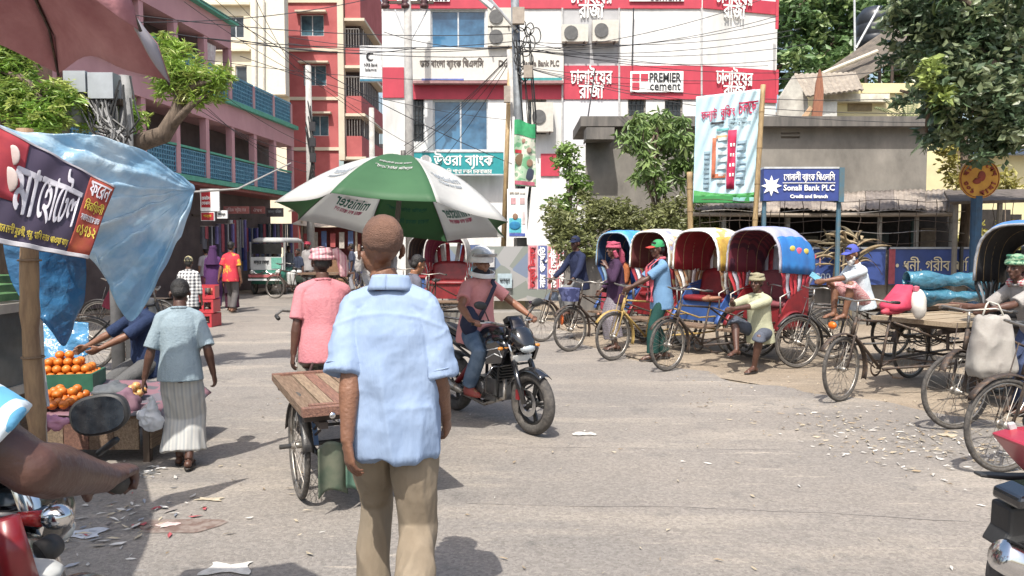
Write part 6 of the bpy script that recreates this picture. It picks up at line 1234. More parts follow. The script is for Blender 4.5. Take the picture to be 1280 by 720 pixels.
om = [mat((0.60, 0.17, 0.018), (0.50, 0.125, 0.012), rough=0.4, bump=0.2, bscale=120), mat((0.62, 0.20, 0.025), (0.52, 0.14, 0.02), rough=0.4)]; am = [mat((0.45, 0.10, 0.04), (0.6, 0.42, 0.12), rough=0.35, scale=22), mat((0.55, 0.48, 0.16), (0.45, 0.12, 0.06), rough=0.35, scale=20)]
OM = [MB().ell((0, 0, 0), (0.036, 0.036, 0.034), None, 14, 10).mesh("orange", m_, True) for m_ in om]; AM = [MB().lathe([(0.001, 0.026), (0.012, 0.03), (0.03, 0.02), (0.034, 0.0), (0.028, -0.02), (0.012, -0.03), (0.001, -0.026)], (0, 0, 0), 12).mesh("apple", m_, True) for m_ in am]
OR = "round oranges heaped in the green crate"; n = 0
crot = Matrix.Rotation(R(12), 3, 'Z')
for lay, (nx, ny) in enumerate(((7, 4), (6, 3), (4, 2), (2, 1))):
    for i in range(nx):
        for j in range(ny):
            p = c.location + crot @ Vector(((i - (nx - 1) / 2) * 0.072, (j - (ny - 1) / 2) * 0.074, 0.12 + lay * 0.055)); part("orange", OM[n % 2], loc=p, label="round orange heaped in the green crate", cat="orange", group="oranges in the crate"); n += 1
rg = random.Random(4)
def heap(x0, x1, y0, y1, meshes, nm, lb, gp, top):
    k = 0; nx, ny = int((x1 - x0) / 0.071), int((y1 - y0) / 0.071)
    for lay in range(3):
        for i in range(nx):
            for j in range(ny):
                if lay and (i < lay or i >= nx - lay or j < lay or j >= ny - lay or rg.random() < 0.25 * lay): continue
                x = x0 + 0.071 * (i + 0.5 + 0.5 * (lay % 2)) + rg.uniform(-.008, .008); y = y0 + 0.071 * (j + 0.5 + 0.5 * (lay % 2)) + rg.uniform(-.008, .008); z = 0.375 + 0.10 * (y - 5.62) / 0.9 + 0.045 + lay * 0.05 + rg.uniform(0, .006)
                part(nm, meshes[rg.randrange(2)], loc=(x, y, z), rot=(rg.uniform(-.4, .4), rg.uniform(-.4, .4), rg.uniform(0, 6)), label=lb, cat=nm, group=gp); k += 1
heap(-3.72, -3.30, 5.66, 6.06, OM, "orange", "orange heaped on the stall cloth in front of the green crate", "oranges heaped on the stall cloth", 3)
heap(-3.29, -2.92, 5.80, 6.10, AM, "apple", "red and yellow apple on the stall to the right of the oranges", "apples on the right of the stall", 2)
for i in range(14): part("apple", AM[(i + 1) % 2], loc=P(rg.uniform(38, 56), rg.uniform(498, 520), 5.75), label="apple in the small pile just right of the bamboo post", cat="apple", group="apples by the bamboo post")
for i in range(6): part("orange", OM[i % 2], loc=P(44 + 5 * (i % 3), 478 + 7 * (i // 3), 6.1), label="orange at the shaded left end of the green crate", cat="orange", group="oranges left of the crate")
# glass show-case and lime crate at the left edge
t = thing("food_cart", "cream framed glass food case at the left edge of the stall", "food cart", (-3.75, 4.95, 0)); CF = mat((0.52, 0.46, 0.38), (0.42, 0.36, 0.3))
for x in (-0.45, 0.45):
    for y in (-0.3, 0.3): MB().box((x, y, 0.63), (0.06, 0.06, 1.26)).build("frame_post", CF, t)
for z in (0.68, 1.23):
    for y in (-0.3, 0.3): MB().box((0, y, z), (0.84, 0.055, 0.06)).build("frame_rail", CF, t)
    for x in (-0.45, 0.45): MB().box((x, 0, z), (0.055, 0.54, 0.06)).build("frame_rail", CF, t)
MB().box((0.45, 0, 0.95), (0.01, 0.52, 0.5)).build("pane", mat((0.10, 0.11, 0.11), rough=0.1), t); MB().box((0, -0.3, 0.95), (0.8, 0.01, 0.5)).build("pane", mat((0.10, 0.11, 0.11), rough=0.1), t); MB().box((0, 0, 0.4), (0.8, 0.5, 0.5)).build("cupboard", WOOD, t)
t = thing("lime_crate", "green slatted crate standing on top of the glass food case", "crate", (-3.62, 5.0, 1.27)); LG = mat((0.12, 0.25, 0.1), (0.06, 0.15, 0.06))
for z in (0.03, 0.09, 0.15):
    MB().box((0, -0.2, z), (0.6, 0.015, 0.045)).build("slat", LG, t); MB().box((0.3, 0, z), (0.015, 0.4, 0.045)).build("slat", LG, t); MB().box((0, 0.2, z), (0.6, 0.015, 0.045)).build("slat", LG, t)
# red crates stack in the street
CR = mat((0.45, 0.04, 0.05), (0.35, 0.03, 0.04), rough=0.45)
for i, lb in enumerate(("lowest red plastic crate of the stack in the street", "middle red plastic crate of the stack in the street", "top red plastic crate of the stack, filled with packets")):
    c = thing("plastic_crate", lb, "crate", (-6.13, 15.2, 0.28 * i), R(8 * (i - 1)), "red plastic crates in a stack")
    for y in (-0.18, 0.18):
        MB().box((0, y, 0.025), (0.42, 0.02, 0.05)).build("side_rail", CR, c); MB().box((0, y, 0.245), (0.42, 0.022, 0.05)).build("side_rail", CR, c)
        for x in (-0.19, 0, 0.19): MB().box((x, y, 0.135), (0.04, 0.018, 0.17)).build("side_bar", CR, c)
    for x in (-0.2, 0.2): MB().box((x, 0, 0.135), (0.02, 0.34, 0.25)).build("end_wall", CR, c)
    MB().box((0, 0, 0.06), (0.38, 0.33, 0.02)).build("base", CR, c)
    for k in range(4): blob("packet", (-0.13 + 0.09 * k, 0.02 * (-1) ** k, 0.15), 0.06, mat([(0.1, 0.08, 0.07), (0.4, 0.4, 0.4), (0.15, 0.12, 0.1), (0.5, 0.15, 0.1)][k]), c, seed=k, sq=(0.7, 1.6, 1.1 + 0.4 * (i == 2)))
# ---------------------------------------------------------------- signs of the right side
t = thing("building_poster", "tall pale blue poster of an apartment block tied to a bamboo pole", "poster", (0, 0, 0)); pa, pb, pc_, pd = P(870, 121, 15.6), P(952, 111, 15.5), P(945, 254, 15.5), P(866, 254, 15.6)
def ps(u, v, off=0.0): p = pa.lerp(pb, u).lerp(pd.lerp(pc_, u), v); return p + Vector((0, -0.02 * math.sin((u + v * 0.6) * 38) * (0.3 + u) - 0.02 * noise.noise(Vector((u * 4, v * 4, 0))) - off, 0))
MB().sheet(lambda u, v: ps(u, v), 60, 50, 0.004).build("sheet", mat((0.46, 0.60, 0.66), (0.38, 0.54, 0.62), rough=0.45, scale=2), t, True)
def onp(name, m, u0, u1, v0, v1, off=0.03, sk=0.0): return MB().sheet(lambda u, v: ps(u0 + (u1 - u0) * u, v0 + (v1 - v0) * v + sk * (u0 + (u1 - u0) * u - 0.5), off), 10, 8, 0.003).build(name, m, t, True)
onp("green_foot", mat((0.04, 0.26, 0.07)), 0.005, 0.995, 0.925, 1.0); MB().sheet(lambda u, v: ps(0.005 + 0.99 * u, 0.93 - (0.05 * (1 - u) ** 2 + 0.03 * u ** 3) * (1 - v), 0.028), 20, 3, 0.003).build("green_swoosh", mat((0.10, 0.38, 0.12)), t); onp("footer_bar", mat((0.25, 0.5, 0.5)), 0.62, 0.97, 0.95, 0.985, 0.036); onp("dark_bar", BLK, 0.24, 0.44, 0.255, 0.275)
def ptext(body, m, u0, u1, v0, v1, bold=0.01, off=0.034):
    me = text_mesh(body, m, 1.0, ext=0.001, bold=bold); co = np.empty(len(me.vertices) * 3); me.vertices.foreach_get("co", co); co = co.reshape(-1, 3); x0, x1, z0_, z1_ = co[:, 0].min(), co[:, 0].max(), co[:, 2].min(), co[:, 2].max()
    conform(me, lambda x, y, z: ps(u0 + (u1 - u0) * (x - x0) / (x1 - x0), v1 + (v0 - v1) * (z - z0_) / (z1_ - z0_), off - y)); part("lettering", me, t)
RDI = mat((0.48, 0.02, 0.08)); ptext("ফলJাট", RDI, 0.08, 0.33, 0.12, 0.25, 0.03); ptext("বুিকং", RDI, 0.38, 0.60, 0.11, 0.245, 0.03); ptext("চলেছ", RDI, 0.65, 0.95, 0.10, 0.215, 0.03); ptext("মাসিক কিস্তিেত", BLK, 0.50, 0.80, 0.235, 0.26, 0.01); ptext("আধুিনক ফলJাট", BLK, 0.50, 0.85, 0.27, 0.295, 0.01)
for k in range(8): onp("drawn_storey", mat((0.25, 0.36, 0.42)), 0.15, 0.24, 0.52 + 0.045 * k, 0.545 + 0.045 * k)
for k in range(7): onp("drawn_balcony", mat((0.55, 0.62, 0.64)), 0.36, 0.50, 0.40 + 0.065 * k, 0.43 + 0.065 * k); onp("drawn_balcony", mat((0.3, 0.42, 0.5)), 0.66, 0.80, 0.44 + 0.06 * k, 0.47 + 0.06 * k)
onp("drawn_tower", RDI, 0.51, 0.64, 0.34, 0.87); onp("drawn_frame", mat((0.5, 0.15, 0.08)), 0.27, 0.33, 0.40, 0.77); onp("drawn_frame", mat((0.55, 0.17, 0.08)), 0.27, 0.50, 0.73, 0.77); onp("drawn_roof", mat((0.6, 0.35, 0.2)), 0.33, 0.50, 0.38, 0.41); onp("drawn_roof", mat((0.15, 0.4, 0.4)), 0.33, 0.52, 0.32, 0.34)
for k in range(4): onp("drawn_window", WHT, 0.55, 0.575, 0.46 + 0.09 * k, 0.49 + 0.09 * k, 0.036); onp("drawn_window", WHT, 0.595, 0.62, 0.46 + 0.09 * k, 0.49 + 0.09 * k, 0.036)
def bamboo(label, p, q, r_=0.05):
    t = thing("bamboo_pole", label, "pole", (p.x, p.y, 0)); d = q - Vector((p.x, p.y, 0)); pts = [d * s for s in np.linspace(0, 1, 28)]; MB().tube(pts, [r_ * (1.12 if i % 4 == 0 else 1) for i in range(28)], 9).build("culm", BAMBOO, t, True)
    for i in range(0, 28, 4): MB().tube([pts[i] + Vector((r_ * 1.15 * math.cos(a), r_ * 1.15 * math.sin(a), 0)) for a in np.linspace(0, 6.28, 10, endpoint=False)], 0.006, 4, closed=True).build("node_ring", mat((0.25, 0.17, 0.08)), t)
bamboo("long jointed bamboo pole along the right side of the building poster", Vector((P(938, 300, 15.35).x, 15.35, 0)), P(954, 106, 15.35)); bamboo("shorter bamboo pole left of the building poster", Vector((P(866, 330, 15.9).x, 15.9, 0)), P(862, 215, 15.9), 0.06)
t, w, h = sgn("bank_sign", "blue roadside bank sign in Bangla and English with a star emblem", 955, 211, 1048, 251, 14.8, mat((0.035, 0.06, 0.24), (0.03, 0.05, 0.2), rough=0.5), [("েসানালী বJাংক িপএলিস", 0.10, 0.24, 0.30, 0.68, WHT), ("Sonali Bank PLC", 0.10, -0.09, 0.25, 0.68, WHT), ("Credit and Branch", 0.10, -0.36, 0.15, 0.5, WHT)], 0.2)
MB().box((0.1 * w, -0.012, 0.06 * h), (0.7 * w, 0.01, 0.012)).build("underline", WHT, t); e = MB(); st = []
for i in range(16): a = math.pi * 2 * i / 16; rr_ = 0.20 if i % 2 == 0 else 0.10; st.append((rr_ * math.cos(a), rr_ * math.sin(a)))
e.prism(st, 0.012); em = e.build("star_emblem", WHT, t, loc=(-0.40 * w, -0.012, -0.02)); MB().lathe([(0.0, -0.01), (0.075, -0.01), (0.075, 0)], (0, 0, 0), 14, Matrix.Rotation(R(90), 3, 'X')).build("emblem_centre", mat((0.04, 0.2, 0.1)), em)
LB = mat((0.05, 0.13, 0.19), (0.09, 0.12, 0.13), rough=0.6, scale=5); MB().box((w / 2 + 0.05, 0.1, 0), (0.1, 0.24, h * 1.08)).build("sign_frame", LB, t); MB().box((0, 0.1, h / 2 + 0.02), (w, 0.22, 0.035)).build("sign_frame", ALU, t); z0_ = -t.location.z
for x in (-w * 0.5 + 0.05, w / 2 + 0.05): MB().rod((x, 0.1, z0_), (x, 0.1, -h / 2), 0.045, 8).build("post", LB, t)
t = thing("round_sign", "round orange stop sign with dark red lettering on a blue post", "sign", P(1224, 223, 14.6)); rr_ = 25 / 950 * 14.6
MB().lathe([(0, -0.02), (rr_, -0.02), (rr_, 0.02), (0, 0.02)], (0, 0, 0), 32, Matrix.Rotation(R(90), 3, 'X')).build("disc", mat((0.55, 0.30, 0.05), (0.42, 0.2, 0.04), scale=4), t); DR = mat((0.25, 0.05, 0.03))
MB().tube([(rr_ * 0.95 * math.cos(a), -0.025, rr_ * 0.95 * math.sin(a)) for a in np.linspace(0, 6.28, 30, endpoint=False)], 0.008, 4, closed=True).build("ring", DR, t)
def arcword(s, r_, a0, a1, up=True):
    for i, ch in enumerate(s): a = a0 + (a1 - a0) * i / max(1, len(s) - 1); text("lettering", ch, DR, t, (r_ * math.cos(a), -0.03, r_ * math.sin(a)), 0.13, rot=(0, -(a - math.pi / 2) if up else -(a + math.pi / 2), 0), bold=0.008)
arcword("বাংলােদশ", rr_ * 0.72, R(160), R(20)); arcword("৩০১ থানা", rr_ * 0.72, R(200), R(340), False)
h_ = MB(); h_.ell((0.03, -0.03, 0.04), (0.075, 0.012, 0.10)); h_.ell((-0.06, -0.03, -0.06), (0.08, 0.012, 0.05)); h_.rod((0, -0.03, 0), (-0.1, -0.03, -0.02), 0.02); h_.build("emblem", DR, t, True)
MB().rod((0, 0.05, -t.location.z), (0, 0.05, -rr_ + 0.05), 0.10, 10).build("post", mat((0.03, 0.08, 0.15), (0.03, 0.06, 0.1)), t)
# posters and notices at the pole cluster
t = thing("party_banner", "tattered green banner with portraits tied on the pole cluster", "banner", (0, 0, 0)); A, B_, Cc, D = P(643, 150, 19.1), P(669, 155, 19.05), P(670, 234, 19.05), P(642, 232, 19.1)
gp = lambda u, v, o=0: A.lerp(B_, u).lerp(D.lerp(Cc, u), v) + Vector((0, -o - 0.03 * math.sin(u * 9 + v * 5), 0.03 * math.sin(u * 6) * (1 - v)))
MB().sheet(lambda u, v: gp(u, v), 16, 24, 0.005).build("cloth", pattern_mat([(0.12, 0.3, 0.16), (0.3, 0.42, 0.3), (0.5, 0.5, 0.42), (0.2, 0.3, 0.2)], 3.5, 'noise'), t, True)
for (u0, u1, v0, v1, m_) in ((0, 1, 0, 0.22, mat((0.03, 0.30, 0.12))), (0.05, 0.35, 0.45, 0.5, RD), (0.06, 0.94, 0.92, 0.98, mat((0.4, 0.1, 0.15)))): MB().sheet(lambda u, v: gp(u0 + (u1 - u0) * u, v0 + (v1 - v0) * v, 0.015), 8, 4, 0.003).build("print_panel", m_, t)
for (u_, v_, r_, m_) in ((0.3, 0.6, 0.13, mat((0.15, 0.1, 0.05))), (0.28, 0.62, 0.09, mat((0.3, 0.35, 0.2))), (0.72, 0.62, 0.08, mat((0.25, 0.15, 0.1))), (0.72, 0.80, 0.13, mat((0.03, 0.04, 0.07))), (0.45, 0.3, 0.05, mat((0.35, 0.2, 0.15))), (0.7, 0.42, 0.06, mat((0.3, 0.2, 0.15)))): MB().ell(gp(u_, v_, 0.025), (r_, 0.008, r_ * 1.15)).build("portrait_shape", m_, t)
MB().rod(P(642, 146, 19.1), P(642, 236, 19.1), 0.03).build("pole", WHT, t)
t, w, h = sgn("notice_board", "white notice board with blue picture and portraits low on the pole cluster", 634, 236, 659, 297, 19.0, WHT, [("পািখ েমলা ২০২৪", 0, 0.42, 0.06, 0.8, mat((0.3, 0.25, 0.2)))], 0.04, faces=[(-0.1, -0.25, 0.62, 0.30, mat((0.10, 0.45, 0.55))), (0, -0.44, 0.8, 0.06, mat((0.08, 0.12, 0.4))), (-0.2, 0.25, 0.25, 0.13, mat((0.55, 0.3, 0.32))), (0.25, 0.25, 0.25, 0.13, mat((0.5, 0.35, 0.35))), (0.33, -0.1, 0.16, 0.26, mat((0.6, 0.5, 0.5)))])
MB().ell((-0.05, -0.02, -0.08), (0.07, 0.01, 0.08)).build("portrait_shape", mat((0.25, 0.15, 0.1)), t); MB().ell((-0.06, -0.025, -0.3), (0.14, 0.01, 0.10)).build("portrait_shape", mat((0.02, 0.2, 0.4)), t)
t, w, h = sgn("wall_poster", "white poster cloth with tall red and blue letters on the boundary wall", 660, 306, 708, 362, 16.2, mat((0.55, 0.48, 0.48)), (), 0.03)
for i, (fx, m1, m2) in enumerate(((-0.38, mat((0.55, 0.25, 0.28)), RD), (-0.12, mat((0.10, 0.13, 0.3)), WHT), (0.14, mat((0.55, 0.2, 0.22)), WHT), (0.38, mat((0.5, 0.12, 0.14)), WHT))):
    MB().box((fx * w, -0.006, 0), (0.23 * w, 0.01, 0.96 * h)).build("colour_panel", m1, t); text("lettering", ("ভর্তি চলেছ", "নাম পদ্ধিত", "েকাচিং েসনটার", "ভর্তি চলেছ")[i], m2, t, (fx * w, -0.018, 0), 0.17, 0.9 * h, rot=(0, R(-90), 0), bold=0.012)
board("low_wall", 560, 308, 705, 376, 17.6, 0.2, pattern_mat([(0.16, 0.2, 0.28), (0.3, 0.3, 0.3), (0.2, 0.22, 0.2), (0.36, 0.34, 0.32)], 2.2, 'voronoi'), label="grimy wall covered with torn posters behind the motorcyclist", cat="wall")
for i, (a, m_, s) in enumerate((((622, 342, 640, 360), mat((0.4, 0.5, 0.55)), "ভাড়া"), ((600, 312, 618, 334), mat((0.55, 0.55, 0.55)), "পাঠ"), ((575, 306, 600, 330), mat((0.09, 0.13, 0.25)), "িশশু"), ((571, 332, 590, 350), mat((0.1, 0.4, 0.5)), "েমলা"))): sgn("torn_poster", "%s pasted on the grimy wall behind the motorcyclist" % ("small pale blue notice", "torn white poster", "large navy blue poster", "turquoise scribbled poster")[i], *a, 17.5, m_, [(s, 0, 0, 0.4, 0.7, BLK if i != 2 else WHT)], 0.02)
blk = mat((0.36, 0.32, 0.22), (0.25, 0.22, 0.16), scale=3, bump=0.4)
b = MB(); b.box((0, 0, 0.35), (0.75, 0.6, 0.7), taper=0.94); b.build("concrete_block", blk, loc=(P(637, 380, 18.2).x, 18.2, 0), label="square mossy concrete block at the foot of the pole cluster", cat="block")
b = MB(); b.box((0, 0, 0.1), (2.2, 0.7, 0.2)); b.build("culvert_slab", CONC, loc=(P(615, 380, 17.0).x, 16.4, 0), rot=(0, 0, 0.1), label="low broken concrete slab in front of the mossy block", cat="slab")
# ---------------------------------------------------------------- cycle rickshaws in a row
def hd(fx, fy): return math.atan2(-fx, fy)
def place(front, f): f = Vector((f[0], f[1], 0)).normalized(); o = Vector((front[0], front[1], 0)) - f * 0.98; return o, hd(f.x, f.y)
YELT = mat((0.42, 0.30, 0.10), (0.28, 0.18, 0.06), rough=0.6, metal=0.2, scale=20)
RED_CURT = pattern_mat([(0.35, 0.02, 0.03), (0.45, 0.04, 0.05), (0.25, 0.015, 0.03)], 5, 'noise'); GOLD = mat((0.5, 0.33, 0.06), (0.35, 0.2, 0.04), scale=12)
FL1 = pattern_mat([(0.06, 0.22, 0.55), (0.05, 0.26, 0.62), (0.07, 0.3, 0.65), (0.09, 0.28, 0.55)], 3.2, 'noise', 0.5); FL2 = pattern_mat([(0.45, 0.43, 0.37), (0.26, 0.27, 0.42), (0.48, 0.46, 0.4), (0.38, 0.3, 0.18), (0.5, 0.47, 0.42)], 9, 'voronoi', 0.6)
FL3 = pattern_mat([(0.45, 0.33, 0.13), (0.5, 0.47, 0.4), (0.42, 0.39, 0.34), (0.5, 0.46, 0.4), (0.36, 0.33, 0.29)], 4, 'noise', 0.6); FL4 = pattern_mat([(0.22, 0.25, 0.42), (0.06, 0.22, 0.48), (0.24, 0.26, 0.42), (0.04, 0.20, 0.5)], 1.8, 'noise', 0.5)
G4 = "cycle rickshaws parked in a row"
rk = {}
DIRT_BLUE = mat((0.04, 0.1, 0.3), (0.03, 0.07, 0.2), rough=0.5)
for key, front, f, kw in (
    (4, (2.02, 9.8), (-0.84, -0.54), dict(label="cycle rickshaw with blue flowered hood and red side cloth, nearest of the row", hoodm=mat((0.24, 0.27, 0.42), (0.30, 0.30, 0.42), scale=5, rough=0.6), flap=mat((0.03, 0.19, 0.5), (0.03, 0.14, 0.40), rough=0.45, scale=4), curtain=RED_CURT, valm=mat((0.45, 0.44, 0.5)), seatm=mat((0.3, 0.14, 0.08)), sidem=REDP, seat2=mat((0.2, 0.05, 0.06)), lining=pattern_mat([(0.16, 0.03, 0.05), (0.07, 0.02, 0.04)], 8, 'stripe'))),
    (3, (1.43, 10.7), (-0.84, -0.54), dict(label="cycle rickshaw with worn cream and gold hood, second nearest of the row", hoodm=FL3, flap=GOLD, curtain=pattern_mat([(0.35, 0.3, 0.22), (0.3, 0.16, 0.08)], 6, 'noise'), valm=WHT, fm=YELT, sidem=DIRT_BLUE, seat2=REDP, lining=mat((0.28, 0.02, 0.03)))),
    (2, (0.89, 11.6), (-0.84, -0.54), dict(label="cycle rickshaw with white flowered hood behind the man in purple", hoodm=FL2, flap=pattern_mat([(0.45, 0.43, 0.37), (0.3, 0.2, 0.12), (0.26, 0.27, 0.42)], 16, 'voronoi'), curtain=pattern_mat([(0.4, 0.05, 0.06), (0.5, 0.4, 0.2), (0.3, 0.03, 0.05)], 14, 'voronoi'), valm=WHT, sidem=REDP, seat2=REDP, lining=mat((0.12, 0.03, 0.03)))),
    (1, (0.50, 12.75), (-0.82, -0.57), dict(label="cycle rickshaw with plain blue hood at the far end of the row", hoodm=FL1, flap=mat((0.10, 0.25, 0.45), (0.06, 0.17, 0.36), scale=5), curtain=mat((0.05, 0.12, 0.35)), valm=mat((0.3, 0.45, 0.6)), sidem=DIRT_BLUE, seat2=mat((0.04, 0.12, 0.4)), lining=mat((0.02, 0.05, 0.12))))):
    o, r_ = place(front, f); lb = kw.pop('label'); rk[key] = (o, r_, trike("cycle_rickshaw", lb, "rickshaw", o, r_, group=G4, rz_f=0.1, **kw))
# painted flower on the nearest hood
o, r_, t4 = rk[4]; f4 = hood_fn(-0.95, 0.43)
for (u_, v_, r2, m_) in ((0.10, 0.5, 0.06, mat((0.6, 0.1, 0.2))), (0.115, 0.32, 0.045, mat((0.65, 0.5, 0.1))), (0.105, 0.68, 0.045, mat((0.65, 0.5, 0.1)))):
    MB().ell(f4(u_, v_, 1.025), (0.010, r2 * 1.3, r2 * 0.9)).build("painted_flower", m_, t4, True)
o, r_, t3 = rk[3]
h = trike("cycle_rickshaw", "cycle rickshaw with red seat and pale rimmed hood facing the camera behind the umbrella", "rickshaw", (-1.52, 15.6, 0), R(172), hoodm=mat((0.4, 0.38, 0.36)), curtain=RED_CURT, valm=mat((0.6, 0.58, 0.55)), sidem=REDP, seat2=REDP, lining=mat((0.22, 0.03, 0.08)), rz_f=0.2)
trike("cycle_rickshaw", "dusty grey hooded cycle rickshaw half hidden behind the umbrella pole", "rickshaw", (-2.35, 18.5, 0), R(165), hoodm=mat((0.38, 0.37, 0.35), (0.25, 0.24, 0.23)), curtain=mat((0.2, 0.2, 0.2)), valm=mat((0.35, 0.34, 0.33)), sidem=DIRT_BLUE, seat2=REDP, lining=mat((0.05, 0.04, 0.04)))
# small basket on the second rickshaw's handlebar
o, r_, t2 = rk[2]
b = MB(); b.loft([((0, 0.98, 0.78), (0.13, 0, 0), (0, 0.10, 0)), ((0, 1.0, 0.98), (0.17, 0, 0), (0, 0.14, 0))], 14, 0.6); b.build("handlebar_basket", pattern_mat([(0.05, 0.06, 0.16), (0.12, 0.14, 0.3)], 16, 'voronoi'), t2); MB().ell((0.02, 1.12, 0.50), (0.035, 0.02, 0.09)).build("reflector", mat((0.6, 0.12, 0.02)), t2, True)
# cargo tricycles
o, r_ = place((3.45, 7.9), (-0.88, -0.47)); vanR = trike("cargo_trike", "flatbed cargo tricycle with red cushion on its saddle parked on the right", "cargo tricycle", o, r_, kind='van', width=1.0, deckz=0.80, seatm=mat((0.5, 0.06, 0.09)), deckm=mat((0.36, 0.29, 0.2), (0.24, 0.18, 0.12), stretch=(12, 1, 12), scale=5, bump=0.3), rz_f=0.15)
b = MB(); b.loft([((0, 0.13, 0.93), (0.12, 0, 0), (0, 0.15, 0.0)), ((0.01, 0.10, 0.97), (0.15, 0, 0), (0, 0.17, 0.02)), ((0.02, 0.0, 1.10), (0.13, 0, 0), (0, 0.06, 0.03)), ((0.02, -0.04, 1.20), (0.09, 0, 0), (0, 0.04, 0))], 16, 0.7); b.build("saddle_cloth", mat((0.55, 0.05, 0.10), (0.42, 0.03, 0.07)), vanR, True)
MB().ell((0.06, 1.06, 0.80), (0.05, 0.03, 0.04)).build("reflector", mat((0.75, 0.15, 0.01), rough=0.3), vanR, True)
q = blob("plastic_can", P(1148, 380, 8.25), 0.16, mat((0.66, 0.63, 0.58), rough=0.4), None, "white plastic jerrycan tied behind the red saddle cloth", "jerrycan", 0.12, 4, (0.55, 0.4, 1.0)); MB().lathe([(0.03, 0), (0.035, 0.05), (0.0, 0.06)], (-0.03, 0, 0.14), 10).build("cap", mat((0.6, 0.15, 0.2)), q)
van2o, van2r = Vector((4.75, 10.3, 0)), hd(-0.97, -0.25); van2 = trike("cargo_trike", "cargo tricycle with blue tarpaulin bundle parked behind the flatbed one", "cargo tricycle", van2o, van2r, kind='van', width=1.0, deckz=0.82, fm=BLACKP)
for i, (z, hh) in enumerate(((0.0, 0.13), (0.15, 0.13))):
    b = MB(); b.sheet(lambda u, v: (5.05 + 1.35 * u, 9.72 + 0.10 * math.cos(v * 6.28), 0.98 + z * 1.4 + 0.085 * math.sin(v * 6.28) * (1 + 0.3 * math.sin(u * 9 + i)) + 0.06 * noise.noise(Vector((u * 7, v * 4, i)))), 30, 16, 0.006); b.build("tarpaulin_roll", TRP((0.07, 0.22, 0.30), (0.035, 0.13, 0.2), 0.1), None, True, label="%s roll of blue-green tarpaulin lying on the rear cargo tricycle" % ("lower", "upper")[i], cat="tarpaulin")
o, r_ = place((3.95, 6.7), (-0.78, -0.63)); rkA = trike("cycle_rickshaw", "black hooded cycle rickshaw with a grey sack on its handlebar at the right edge", "rickshaw", o, r_, flap=BLK, hoodm=pattern_mat([(0.05, 0.16, 0.45), (0.08, 0.2, 0.5), (0.3, 0.3, 0.35)], 1.4, 'noise'), valm=mat((0.3, 0.31, 0.33)), lining=BLK, sidem=BLACKP, seat2=BLACKP, rz_f=-0.5, curtain=BLK)
t = thing("sack", "grey woven sack hanging from the handlebar of the black rickshaw", "sack", P(1240, 395, 6.55)); b = MB(); b.loft([((0, 0, -0.52), (0.16, 0, 0), (0, 0.09, 0)), ((0.01, 0, -0.46), (0.19, 0, 0), (0, 0.12, 0)), ((0, 0, -0.2), (0.165, 0, 0), (0, 0.10, 0)), ((0, 0, -0.02), (0.14, 0, 0), (0, 0.05, 0)), ((0, 0, 0.0), (0.13, 0, 0), (0, 0.03, 0))], 20, 0.6); me = remesh(b, 0.012, 2); displace(me, lambda x, y, z: 0.016 * (1 - 2 * abs(noise.noise(Vector((x * 9, y * 9, z * 5)))))); part("bag", fin(me, mat((0.33, 0.31, 0.28), (0.24, 0.22, 0.20), rough=0.8, bump=0.3, bscale=150)), t)
for x in (-0.1, 0.1): MB().tube([(x, -0.02, -0.02), (x * 0.5, 0, 0.10), (0, 0.05, 0.12)], 0.008, 5).build("handle", mat((0.5, 0.48, 0.42)), t, True)
o, r_ = place((3.55, 5.42), (-0.97, -0.24)); trike("cargo_trike", "cargo tricycle whose front wheel cuts into the right edge of the frame", "cargo tricycle", o, r_, kind='van', width=1.0, deckz=0.78, fm=RUST)
bicycle("bicycle", "dark roadster bicycle parked between the red sided rickshaw and the blue capped man", (4.05, 10.9, 0), R(82), BLACKP); bicycle("bicycle", "second dark bicycle leaning among the rickshaws behind the first", (4.3, 11.6, 0), R(75), BLACKP)
t = thing("phone", "light blue bag tied on the bicycle handlebar", "bag", P(1019, 346, 10.2)); MB().box((0, 0, 0), (0.13, 0.04, 0.07), rot=Matrix.Rotation(R(35), 3, 'Y')).build("pouch", mat((0.2, 0.5, 0.65)), t); t.name = "handlebar_bag"
# main cart of the pink-shirted man
cart = trike("cargo_trike", "wooden flatbed cargo tricycle ridden by the man in the pink shirt", "cargo tricycle", (-1.45, 5.89, 0), R(24.8), kind='van', width=0.86, deckz=0.68, fm=BLACKP)
for w_ in kids(cart):
    if w_.name.startswith(("wheel", "mudguard")) and abs(w_.location.x) > 0.3:
        w_.location.x *= 0.80
        if w_.name.startswith("mudguard"): w_.location.z -= 0.085
b = MB(); b.sheet(lambda u, v: (-0.33 + 0.19 * u, -1.40 + 0.02 * math.sin(u * 7) + 0.06 * u, 0.42 - 0.30 * v + 0.04 * math.sin(u * 3.5)), 16, 16, 0.006); b.build("mud_flap", mat((0.055, 0.09, 0.06), (0.15, 0.16, 0.115), scale=5, rough=0.5, trans=0.15), cart, True)
b = MB(); b.sheet(lambda u, v: (-0.16 + 0.15 * u, -1.38 + 0.03 * math.sin(u * 5), 0.46 - 0.30 * v - 0.05 * u), 12, 12, 0.006); b.build("mud_flap", mat((0.06, 0.13, 0.10), (0.12, 0.2, 0.14), scale=5, rough=0.5), cart, True)
for k in range(3): MB().sheet(lambda u, v: (-0.385 + 0.035 * k + 0.03 * u, -1.2 + 0.28 * v, 0.40 + 0.20 * math.sin(v * 2.6)), 2, 10, 0.004).build("striped_guard", (WHT, BLK, mat((0.2, 0.3, 0.5)))[k], cart)
b = MB(); b.box((0.17, -0.16, 0.86), (0.05, 0.30, 0.34), rot=Matrix.Rotation(R(-6), 3, 'Y')); b.build("seat_backboard", WOOD, cart)
